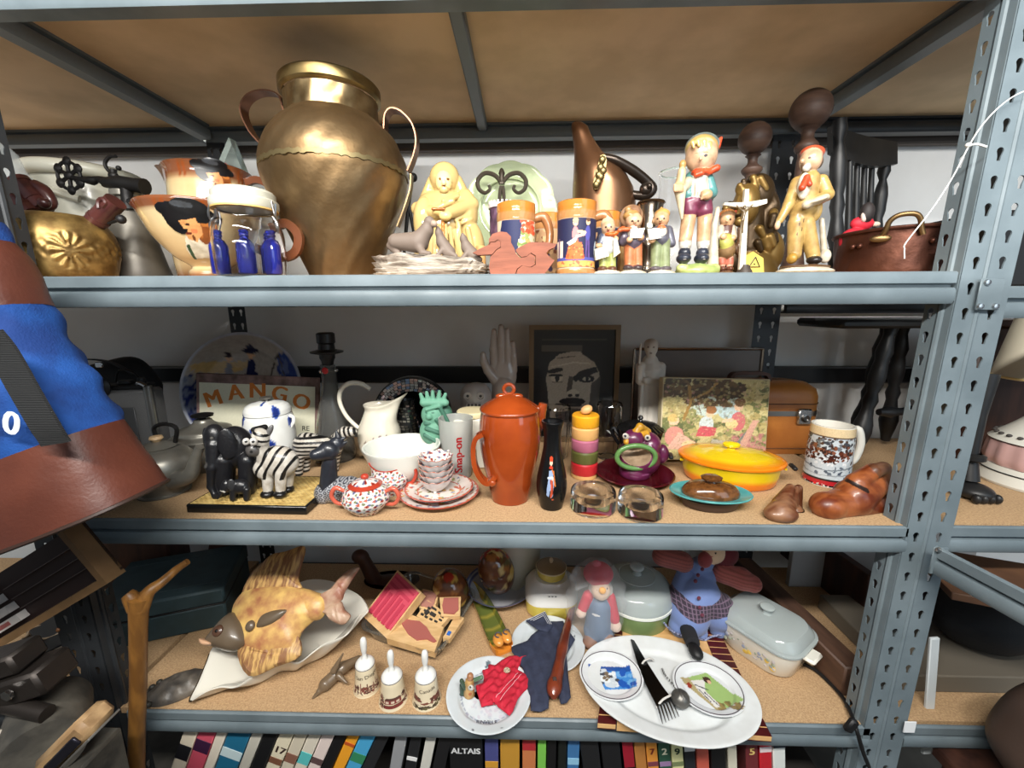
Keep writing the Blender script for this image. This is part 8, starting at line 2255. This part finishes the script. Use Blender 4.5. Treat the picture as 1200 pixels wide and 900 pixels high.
# ================================================================== BOOKS ON THE BOTTOM SHELF
Z4=-1.40
for o in list(rack.children):
 if o.name.startswith('shelf_board')and abs(o.data.vertices[0].co.z+1.56)<.05 or(o.name.startswith('front_beam')and abs(o.location.z+1.56)<.01):
  for_m=o
  o.location.z+=.16
def spine(pxb0,pxb1,Yf,h,lean,colr,label,mark=None,mcol=None,name='book',cat='book',band=None):
 """book spine whose bottom-of-frame span is pxb0..pxb1 at y = 885"""
 a,b=onY(pxb0,885,Yf),onY(pxb1,885,Yf)
 w=b[0]-a[0];zc=(a[2]+b[2])/2
 cx=(a[0]+b[0])/2
 z0=Z4+.001+abs(math.sin(lean))*w/2
 x0=cx-math.tan(lean)*(zc-z0)
 t=thing(name,label,cat,(x0,Yf+.075,z0),(0,lean,0),'books and tapes on the bottom shelf')
 wc=w*math.cos(lean)*.97
 obj('cover',rbox(wc,.15,h,.0025,(0,0,h/2)),mat('cover_%d_%d_%d'%colr,c(*colr),rough=.45),t)
 obj('pages',rbox(wc*.84,.143,.004,.001,(0,.0025,h+.0005)),mat('page_edge',c(222,214,196),rough=.8),t)
 zl=(zc-Z4)/math.cos(lean)
 if band:obj('spine_band',rbox(wc*.98,.0012,band[1],.0003,(0,-.0755,zl+band[0])),mat('band_%d_%d_%d'%band[2],c(*band[2]),rough=.45),t)
 if mark:
  g=text(mark,min(wc*.95,.030)if len(mark)<3 else wc*.7,.0003,True)
  if pxb1-pxb0>30:g=T(stand(text(mark,wc*.28,.0003,True)),(0,-.0757,zl+.012))
  elif len(mark)<3:g=T(stand(g),(0,-.0757,zl+.008))
  else:g=T(T(stand(g),rot=(0,pi/2,0)),(0,-.0757,zl))
  obj('lettering',g,mat('ink_%d_%d_%d'%(mcol or(20,20,20)),c(*(mcol or(20,20,20))),rough=.5),t)
 return t
BK=[(205,222,(226,214,192),.78,'cream spine with black figures, leftmost of the leaning books',None,None,(.0,.05,(30,30,34))),(223,243,(206,84,104),.78,'pink spine with dark lettering among the leaning books',None,None,(.02,.04,(60,30,60))),(244,256,(226,216,200),.78,'plain cream white spine between the pink and blue leaning books',None,None,None),(257,284,(34,106,140),.76,'wide teal blue spine among the leaning books',None,None,(-.01,.03,(200,220,224))),(285,298,(196,192,180),.72,'grey white clamshell spine after the teal one',None,None,None),(299,316,(24,24,26),.70,'black spine right of the grey clamshell',None,None,None),(317,334,(222,212,186),.66,'cream spine numbered 17 with a brown star','17',(60,44,40),(-.03,.02,(120,80,60))),(335,350,(206,196,176),.64,'beige spine with a brown crest',None,None,(-.02,.03,(130,90,74))),(351,366,(214,206,190),.62,'off-white spine with a turquoise lower half',None,None,(-.02,.04,(90,186,186))),(367,382,(222,206,200),.60,'pale pinkish white spine right of the turquoise one',None,None,(-.03,.02,(90,70,70))),(383,396,(18,18,20),.58,'black spine left of the orange one',None,None,None),(397,411,(232,158,40),.54,'bright orange-yellow spine',None,None,(.03,.01,(180,80,30))),(412,430,(70,160,206),.52,'light blue spine with green cartoon blobs',None,None,(-.02,.03,(50,130,90))),(431,446,(34,35,38),.42,'charcoal grey plastic case right of the light blue spine',None,None,None),(456,472,(146,148,152),.22,'silver grey case with slanted edge',None,None,None),(474,489,(30,31,34),.20,'black case with a white clip',None,None,(-.015,.012,(226,226,226))),(492,506,(206,204,196),.14,'white spine with cream edge left of the black pair',None,None,None),(507,524,(16,16,18),.12,'black spine with thin white edge',None,None,(0,.2,(24,24,27))),(526,566,(20,21,24),.04,'wide black box lettered ALTAIS','ALTAIS',(214,216,218),None),(568,584,(70,74,130),-.04,'purple-blue spine with coloured marks',None,None,(-.03,.02,(206,150,50))),(586,609,(190,140,52),-.02,'mustard yellow spine',None,None,None),(612,628,(196,120,74),-.03,'tan wooden-looking spine with red top',None,None,(.03,.03,(170,44,50))),(630,640,(120,190,80),-.04,'bright green narrow spine',None,None,None),(641,652,(18,18,20),-.04,'black spine right of the green one',None,None,None),(654,664,(22,26,24),-.05,'narrow black spine with a green edge',None,None,None),(665,679,(60,110,160),-.06,'blue spine with torn pale strip',None,None,(-.02,.02,(140,190,220))),(681,703,(28,29,32),-.07,'wide black plastic tape case',None,None,None),(705,728,(24,25,28),-.08,'second wide black plastic tape case',None,None,None),(730,743,(26,18,20),-.08,'black spine with red lettering',None,None,(0,.08,(150,24,44))),(744,757,(180,120,60),-.10,'plain tan orange spine before the number 7',None,None,None),(758,771,(222,146,60),-.11,'orange spine numbered 7','7',(120,40,30),(-.03,.014,(120,60,70))),(772,786,(46,84,66),-.12,'dark green spine numbered 2','2',(230,226,200),(-.03,.014,(150,120,160))),(787,801,(216,214,160),-.13,'pale yellow-green spine numbered 9','9',(40,60,40),(-.03,.014,(120,130,90))),(802,815,(34,38,44),-.14,'dark slate spine with white blocks',None,None,(.02,.02,(206,208,210))),(816,831,(196,92,76),-.15,'salmon red spine',None,None,(.03,.016,(226,206,200))),(833,851,(20,21,24),-.16,'black spine with a torn white top',None,None,(.03,.02,(190,194,200))),(853,864,(214,208,190),-.17,'narrow cream spine before the maroon one',None,None,None),(874,889,(110,44,48),-.19,'maroon spine numbered 5','5',(226,196,120),None),(890,905,(192,36,48),-.20,'bright red spine with a white oval',None,None,(.015,.016,(232,214,214))),(906,921,(222,226,222),-.21,'white spine with dark lettering, rightmost of the books',None,None,(.03,.02,(50,60,70))),]
for(a,b,colr,ln,lb,mk,mc,bd)in BK:
 ln=.42 if ln>.3 else(.2 if ln>.1 else(0 if ln>-.061 else-.13))
 if ln==.2:a,b=a+3,b+1
 spine(a,b,.035,.288 if abs(ln)<.3 else .325,ln,colr,lb+' on the bottom shelf' if len(lb.split())<13 else lb,mk,mc,band=bd)
# ================================================================== LEFT: BLUE BAG, TRAY, STICK, TOOLS
Y=-.16
edge=[(14,262),(24,284),(38,300),(50,326),(62,356),(78,392),(108,438),(143,491),(164,528),(190,567)]
E3=[onY(a,b,Y+.03)-np.array([0,.03,0])for a,b in edge]
sdir=onY(0,548,Y)-onY(143,492,Y);sdir/=np.linalg.norm(sdir)
base=E3[-1]+sdir*.22
t=thing('blue_duffel','blue canvas duffel bag with brown leather ends and black strap, hanging at left','bag',tuple(base))
Wd=.46
def bagring(p,wd,dp):
 o=[]
 for k in range(40):
  a=2*pi*k/40;cx,cy=math.cos(a),math.sin(a)
  x=math.copysign(abs(cx)**.55,cx);y=math.copysign(abs(cy)**.7,cy)
  cen_=p+sdir*wd/2
  o.append(cen_-sdir*x*wd/2+np.array([0,-y*dp/2,0])-base)
 return o
def bagpart(pts,dps,sub=5,wr=.0,cap=(False,False)):
 P=smooth(pts,sub);D_=np.interp(np.linspace(0,1,len(P)),np.linspace(0,1,len(dps)),dps)
 rings=[bagring(p,Wd,d)for p,d in zip(P,D_)]
 V=np.array([q for r in rings for q in r]);n=40;F=[]
 if wr:
  m_=wr*(np.sin(V[:,0]*60+V[:,2]*95)*.6+np.sin(V[:,2]*70-V[:,0]*110)*.5+.5*np.sin(V[:,0]*170+V[:,2]*30))
  V[:,1]+=m_;V[:,0]+=m_*.12
 for i in range(len(rings)-1):
  for k in range(n):F.append((i*n+k,(i+1)*n+k,(i+1)*n+(k+1)%n,i*n+(k+1)%n))
 F.append(tuple(range(n)));F.append(tuple((len(rings)-1)*n+k for k in range(n))[::-1])
 return G(V,F)
BLUE=mat('blue_canvas',c(24,76,150),rough=.85,col2=c(14,50,112),ns=16,bump=.3,bs=300)
BLTH=mat('brown_bag_leather',c(94,50,37),rough=.45,col2=c(78,40,30),ns=7,bump=.15,bs=160)
obj('canvas_top',bagpart(E3[0:2],[.10,.12],4,.004),BLUE,t)
obj('leather_band',bagpart(E3[1:5],[.126,.14,.15,.155],4,.001),BLTH,t,label='brown leather upper band')
obj('canvas_body',bagpart(E3[4:8],[.15,.165,.17,.16],14,.0055),BLUE,t,label='wrinkled blue canvas')
obj('leather_base',bagpart(E3[7:10],[.165,.19,.20],8,.001),BLTH,t,label='brown leather base')
low=E3[-1];
obj('base_welt',tube([q for q in bagring(low,Wd+.002,.198)],.004,6,closed=True),mat('dark_welt',c(50,34,28),rough=.5),t)
WEB=mat('black_webbing',c(34,35,36),rough=.75,wave=(120,.5,'Z'))
Yf=Y-.088
sp_=[onY(a,b,Yf+d)-base for a,b,d in((-12,395,.0),(6,418,.001),(30,460,-.001),(52,498,-.002),(66,520,.003))]
obj('strap',strap(sp_,.046,.004,6,up=(0,1,0)),WEB,t,label='black webbing strap')
g=text('10',.052,.0004,True);
gc=onY(3,494,Yf-.004)-base
obj('lettering',T(stand(g),gc,(0,.34,0)),mat('white_print',c(214,222,234),rough=.7),t)
Y=-.10
A,B,C_,D=[onY(a,b,Y)for a,b in((-60,790),(125,679),(108,622),(-60,716))]
cen=(A+B+C_+D)/4
t=thing('label_tray','dark wooden tray with pale edge and labelled strips, tilted under the blue bag','tray',tuple(cen))
ux=(B-A)/np.linalg.norm(B-A);uz=np.cross(ux,(0,1,0))*-1
if uz[2]<0:uz=-uz
L_=np.linalg.norm(B-A);H_=abs((C_-B)@uz)+.03
c0=(A+B)/2-cen
def slab(x0,x1,z0,z1,y0,y1):
 o=[]
 for y in(y0,y1):
  for(x,z)in((x0,z0),(x1,z0),(x1,z1),(x0,z1)):o.append(c0+ux*x+uz*z+np.array([0,y,0]))
 return G(o,[(0,1,2,3),(7,6,5,4)]+[(i,i+4,(i+1)%4+4,(i+1)%4)for i in range(4)])
PALEW=mat('pale_edge_wood',c(116,88,58),rough=.6,col2=c(98,74,46),ns=16)
DKW=mat('tray_dark',c(44,28,26),rough=.6)
obj('tray_back',slab(-L_/2,L_/2,0,H_,.03,.036),DKW,t)
obj('edge_rail',slab(-L_/2,L_/2,-.008,.008,-.004,.036),PALEW,t)
obj('edge_rail',slab(L_/2-.014,L_/2,.008,H_,-.004,.036),PALEW,t)
for k in range(4):
 z=.018+k*.026
 st_=obj('label_strip',slab(-L_/2,-L_/2+.215-.008*k,z,z+.017,.012,.029),mat('label_white',c(196,190,186),rough=.6),t,label='pale label strip')
 if k in(0,1,3):obj('label_print',slab(-L_/2+.10,-L_/2+.19-.008*k,z+.004,z+.013,.0112,.0121),mat('label_red',c(150,84,80),rough=.6),st_)
 else:obj('label_hole',slab(-L_/2+.17,-L_/2+.186,z+.005,z+.012,.0112,.0121),BLACKM,st_)
 if k<3:obj('divider',slab(-L_/2+.22,L_/2-.03,z+.022,z+.0235,.02,.03),mat('divider_grey',c(96,84,80),rough=.5),t)
Y=-.055
l=np.array([atx(161,Y,FZ),Y,FZ+.001])
t=thing('forked_stick','yellow-brown forked walking stick standing in front of the shelves at left','stick',tuple(l))
STK=mat('bamboo_stick',c(142,98,46),rough=.42,col2=c(108,72,34),ns=14,bump=.2,bs=30,stretch=(3,3,.7))
main=[onY(a,b,Y)-l for a,b in((163,700),(162,740),(162,800),(161,860),(160,900))]
zt=main[0][2]
obj('shaft',tube([main[0],main[1],main[2],main[4],(0,0,0)],[.019,.0165,.016,.016,.015],14,5),STK,t)
fk=[onY(a,b,Y+d)-l for a,b,d in((164,714,0),(174,694,.01),(190,682,.03),(206,668,.05),(220,658,.06))]
obj('branch',tube(fk,[.017,.013,.010,.0085,.007],12,5),STK,t)
obj('cut_stub',tube([onY(160,712,Y)-l,onY(153,700,Y)-l,onY(149,696,Y)-l],[.017,.015,.012],12,3),STK,t)
for(dx,z)in((.006,.93),(-.007,.86),(.004,.78),(-.003,.70)):obj('knot',ell((dx,-.0155,zt*z),(.004,.003,.005),10,6),mat('knot_brown',c(84,52,26),rough=.6),t)
p=onZ(70,768,Z3)
t=thing('dark_book','dark hardcover book lying on the left neighbouring shelf','book',(p[0]-.06,p[1]+.10,Z3+.001),-.5)
obj('cover',rbox(.22,.17,.034,.002,(0,0,.017)),BLACKM,t)
obj('pages',rbox(.005,.16,.026,.001,(.109,0,.017)),mat('page_edge'),t)
p=onZ(30,770,Z3)
t=thing('tangled_wire','loose coil of pale wire on the left neighbouring shelf','wire',(p[0],p[1]+.05,Z3+.004))
obj('coil',tube([(.05*math.cos(a*1.0)*(1+.2*math.sin(a*3)),.04*math.sin(a),.004+.006*a/3+.01*math.sin(a*2.3)**2)for a in np.linspace(0,14,70)],.0028,6),mat('pale_wire',c(160,140,116),rough=.5),t)
zb=onY(0,930,-.20)[2]-.12
t=thing('tool_crate','low dark crate carrying the old tools at bottom left','crate',(-.10,-.29,FZ+.001))
obj('crate_body',rbox(.60,.36,zb-FZ-.03,.006,(0,0,(zb-FZ-.03)/2)),mat('dark_crate',c(48,42,38),rough=.8),t)
obj('crate_top',rbox(.62,.38,.028,.004,(0,0,zb-FZ-.015)),mat('dark_crate'),t)
ZB=zb-0.0+.001
Y=-.22
def Lp(px,py,d=0.0):return onY(px,py,Y+d)
drum_c=Lp(40,872);
l=np.array([drum_c[0],Y+.02,ZB])
t=thing('grinder_motor','old grey drum-shaped grinder motor with a pale ring at bottom left','motor',tuple(l))
MOT=mat('worn_grey_casting',c(98,94,86),rough=.6,metal=.3,col2=c(66,64,60),ns=16,bump=.35,bs=50)
r_=40*mpp(drum_c);dz=drum_c[2]-ZB
obj('drum',tube([(-.05,.05,dz),(.0,.0,dz),(.035,-.035,dz)],[r_*.96,r_,r_*.92],32),MOT,t)
obj('end_ring',tube([(-.062+r_*.75*math.cos(a)*.6,-.040+.02*math.cos(a),dz-.01+r_*.75*math.sin(a))for a in np.linspace(0,2*pi,32,endpoint=False)],.009,8,closed=True),mat('pale_ring',c(176,170,158),rough=.5),t,label='pale grey ring')
obj('end_cap',ell((-.085,-.05,dz-.03),(r_*.7,r_*.5,r_*.72)),mat('dark_rubber',c(44,42,42),rough=.5),t)
obj('foot',rbox(.16,.12,max(dz-r_*.85,.02),.005,(0,0,max(dz-r_*.85,.02)/2)),MOT,t)
vz=Lp(8,822)
t=thing('iron_vice','dark iron vice head with bolts above the grinder motor','vice',(vz[0],Y+.03,vz[2]-.06))
obj('jaw',T(rbox(.13,.07,.05,.006),(0,0,.075),(0,-.30,.1)),mat('greasy_iron',c(52,47,44),rough=.45,metal=.6,bump=.2,bs=60),t)
obj('jaw',T(rbox(.10,.06,.04,.006),(-.03,.0,.115),(0,-.30,.1)),mat('greasy_iron'),t)
obj('screw',tube([(-.09,-.02,.06),(.07,-.03,.035)],.014,14),mat('greasy_iron'),t)
for(x,z)in((.02,.085),(-.035,.075)):obj('bolt',T(lathe([(0,0),(.010,0),(.010,.006),(0,.007)],6),(x,-.037,z),(pi/2,0,0)),STEEL,t)
obj('post',tube([(-.01,.02,.0),(-.01,.01,.06)],.02,12),mat('greasy_iron'),t)
p0_=Lp(78,882,-.06);p1_=Lp(108,852,-.06)
hd_=p1_-p0_;an=math.atan2(hd_[2],hd_[0])
t=thing('hand_plane','worn wooden block plane with dark steel iron, lying tilted at bottom left','hand plane',tuple((p0_+p1_)/2),(0,-an,0))
PLW=mat('worn_beech',c(166,136,98),rough=.55,col2=c(132,104,72),ns=18,stretch=(.6,3,3))
obj('stock',rbox(np.linalg.norm(hd_)+.055,.05,.034,.008,(0,0,.008)),PLW,t)
obj('plane_iron',rbox(.085,.006,.016,.002,(.006,-.027,.002)),mat('dark_blade',c(34,34,44),rough=.3,metal=.6),t)
obj('wear_plate',rbox(.12,.052,.004,.001,(0,0,-.011)),mat('grey_plate',c(112,110,106),rough=.4,metal=.5),t)
p=Lp(66,905,.06)
t=thing('red_box','small red and white carton beside the hand plane','box',(p[0],Y+.09,ZB))
obj('carton',rbox(.06,.03,.16,.002,(0,0,.08)),mat('white_card',c(206,200,192),rough=.6),t)
obj('red_panel',rbox(.03,.002,.12,.0005,(-.008,-.016,.09)),mat('red_card',c(160,36,44),rough=.6),t)
# ================================================================== RIGHT NEIGHBOUR BAY
Y=.22
l=np.array([atx(1222,Y,Z2),Y,Z2+.001])
t=thing('table_lamp','table lamp with cream drum shade and tiered white and pink base, right edge','lamp',tuple(l))
zs=lambda py:onY(1200,py,Y-.10)[2]-l[2]
LW=mat('lamp_white',c(214,212,202),rough=.3,coat=.3);LP=mat('lamp_pink',c(196,158,154),rough=.3,coat=.3)
R=90*mpp(l)*cth(1222)
obj('foot_plate',lathe([(0,0),(R*1.0,.0),(R*1.02,.006),(R*.95,.030),(R*.90,.046),(0,.046)],56),LW,t,label='white foot plate')
obj('dark_line',tube([(R*.95*math.cos(a),R*.95*math.sin(a),.032)for a in np.linspace(0,2*pi,56,endpoint=False)],.0018,6,closed=True),BLACKM,t)
g=lathe(resamp([(0,.047),(R*.88,.047),(R*.92,.060),(R*.88,.105),(R*.80,.112),(0,.112)],24),84)
obj('pink_tier',W(g,lambda V:V*(1+.02*np.sin(np.arctan2(V[:,0],V[:,1])*16))[:,None]**np.array([1,1,0])),LP,t,label='pink ruffled tier')
obj('white_cone',lathe(smooth([(R*.90,.1125),(R*.84,.120),(R*.60,.150),(R*.40,.180),(R*.30,.200),(R*.26,.215)],4).tolist()+[(0,.216)],56),LW,t)
obj('pierced_hole',J(*[ell((R*.80*math.sin(a),-R*.80*math.cos(a),.128),(.006,.006,.004),8,6)for a in np.arange(26)*2*pi/26]),mat('dark_block'),t,kind='stuff')
obj('stem',lathe(smooth([(R*.24,.214),(R*.30,.235),(R*.16,.262),(R*.10,.30)],4),32),mat('lamp_brown',c(112,84,70),rough=.4),t)
zb_=zs(455);zt_=zs(330)
obj('lamp_shade',lathe([(R*1.06,zb_),(R*.78,zt_),(R*.775,zt_),(R*1.05,zb_+.001)],56),mat('shade_fabric',c(222,214,192),rough=.8),t,label='cream fabric shade')
obj('shade_trim',tube([(R*1.062*math.cos(a),R*1.062*math.sin(a),zb_+.004)for a in np.linspace(0,2*pi,56,endpoint=False)],.003,6,closed=True),mat('shade_trim',c(226,202,140),rough=.7),t)
p=onZ(1152,590,Z2)
t=thing('black_carved_leg','black carved furniture leg with paw foot beside the lamp base','furniture leg',(p[0],p[1]+.04,Z2+.001))
obj('shaft',tube([(0,0,.04),(.004,.01,.10),(.010,.02,.20),(.022,.03,.30)],[.020,.014,.017,.024],14,5),BW_,t)
obj('paw_foot',ell((0,-.012,.020),(.036,.042,.0195),20,14),BW_,t)
for k in range(4):obj('toe',ell((-.024+k*.016,-.046,.013),(.0075,.010,.0115),10,8),BW_,t)
obj('collar',lathe([(.014,.09),(.022,.095),(.022,.105),(.014,.11)],20),BW_,t)
t=thing('dark_cabinet','dark wooden box in shadow behind the table lamp','box',(BW+.60,.46,Z2+.001))
obj('box_body',rbox(.30,.14,.40,.006,(0,0,.20)),DWOOD,t)
obj('box_lid',rbox(.31,.15,.02,.004,(0,0,.4105)),DWOOD,t)
t=thing('black_case','black case on the top shelf of the right neighbouring bay','case',(BW+.34,.28,Z1-.027))
obj('case_body',rbox(.36,.24,.14,.01,(0,0,.07)),BLACKM,t)
obj('case_lid',rbox(.365,.245,.03,.01,(0,0,.1555)),BLACKM,t)
pA=onY(1094,655,-.028)
t=thing('steel_rail','grey steel shelf rail bolted to the right post, running towards the viewer','rail',tuple(pA))
q_=onP(1260,760,pA,(0,0,1))-pA
d_=onP(1200,712,pA,(0,0,1))-pA;d_[2]=0;d_=d_/np.linalg.norm(d_)
g=beam_geo(.34,.026)
an=math.atan2(d_[1],d_[0])
obj('rail',T(g,(0.0,-.0,.030),(0,0,an)),SGREY,t)
obj('end_plate',T(rbox(.003,.03,.060,.001,(0,0,0)),(.004,-.006,.0),(0,0,pi/2)),SGREY,t)
for(x,z)in((-.006,.028),(.012,-.028)):obj('bolt',T(lathe([(0,0),(.006,0),(.005,.004),(0,.005)],12),(x,-.010,z),(pi/2,0,0)),STEEL,t)
t=thing('wood_shelf','brown wooden shelf board under the steel rail at right','shelf board',tuple(pA+(.10,.06,-.10)))
obj('board',T(rbox(.34,.20,.018,.002,(.16,.05,0)),(0,0,0),(0,0,an*.25)),mat('oak_board',c(108,76,54),rough=.5,col2=c(86,60,44),ns=10),t)
tb=thing('beam_bracket','bolted end bracket of the right bay beam on the post','bracket',tuple(onY(1160,345,-.012)))
obj('plate',rbox(.044,.003,.058,.001),SGREY,tb)
for(x,z)in((-.012,.022),(-.016,-.022),(.012,-.022)):obj('bolt',T(lathe([(0,0),(.006,0),(.005,.004),(0,.005)],12),(x,-.0015,z),(pi/2,0,0)),STEEL,tb)
p=onZ(1130,838,Z3)
t=thing('pale_board','large pale grey board standing at the back of the lower right bay','board',(BW+.38,.50,Z3+.001))
obj('panel',rbox(.62,.02,.30,.002,(0,0,.15)),mat('pale_board',c(170,172,174),rough=.6),t)
t=thing('cardboard_box','flat taupe cardboard box on the lower right bay shelf','box',(BW+.30,.24,Z3+.001))
CARD=mat('taupe_card',c(104,96,84),rough=.8)
obj('box_body',rbox(.40,.30,.05,.003,(0,0,.025)),CARD,t)
obj('flap',T(rbox(.10,.05,.003,.0005),(-.02,.12,.058),(.25,0,-.2)),mat('pale_paper',c(190,190,190),rough=.7),t,label='pale torn flap')
t=thing('dark_sack','black bundle sitting on the taupe cardboard box','bundle',(BW+.40,.20,Z3+.053))
obj('bundle',W(ell((0,0,.09),(.14,.11,.09),28,20),lambda V:V+.006*np.sin(V[:,[2,0,1]]*50)*(V[:,2:3]>.02)),BFAB,t)
pA2,pB2=onY(1072,770,.03),onY(1092,898,.03)
t=thing('white_strip','white plastic strip leaning just right of the post','strip',(onY(1086,880,.05)[0],.05,-1.19))
obj('strip',T(rbox(.022,.008,.34,.002,(0,0,.18)),rot=(0,-.12,0)),mat('white_plastic_strip',c(206,212,214),rough=.45),t)
t=thing('price_tag','small white paper tag on the beam right of the post','tag',tuple(onY(1066,852,-.012)))
obj('paper',rbox(.026,.002,.030,.0004),mat('tag_paper',c(224,226,228),rough=.7),t)
l=onY(1192,880,-.12)
t=thing('brown_sack','brown leather bag cut by the lower right corner of the frame','bag',(l[0]+.125,-.10,l[2]-.16))
obj('bag_body',W(ell((0,0,.14),(.11,.10,.14),32,24),lambda V:V+.005*np.sin(V[:,[2,0,1]]*45)*(V[:,2:3]>.03)),mat('sack_leather',c(74,58,50),rough=.5,bump=.2,bs=60),t)
obj('seam',tube([(-.11*math.cos(a)*.72,-.08*math.cos(a*.0)*.9,.14+.14*math.sin(a))for a in np.linspace(-.9,.9,12)],.003,6),mat('pale_seam',c(130,110,96),rough=.6),t)
t=thing('sack_stool','low dark stool under the brown bag','stool',(l[0]+.125,-.10,FZ+.001))
hh=l[2]-.16-FZ-.002
obj('seat',rbox(.26,.24,.03,.005,(0,0,hh-.015)),DWOOD,t)
for sx in(-1,1):
 for sy in(-1,1):obj('leg',rbox(.03,.03,hh-.031,.003,(sx*.10,sy*.09,(hh-.031)/2)),DWOOD,t)
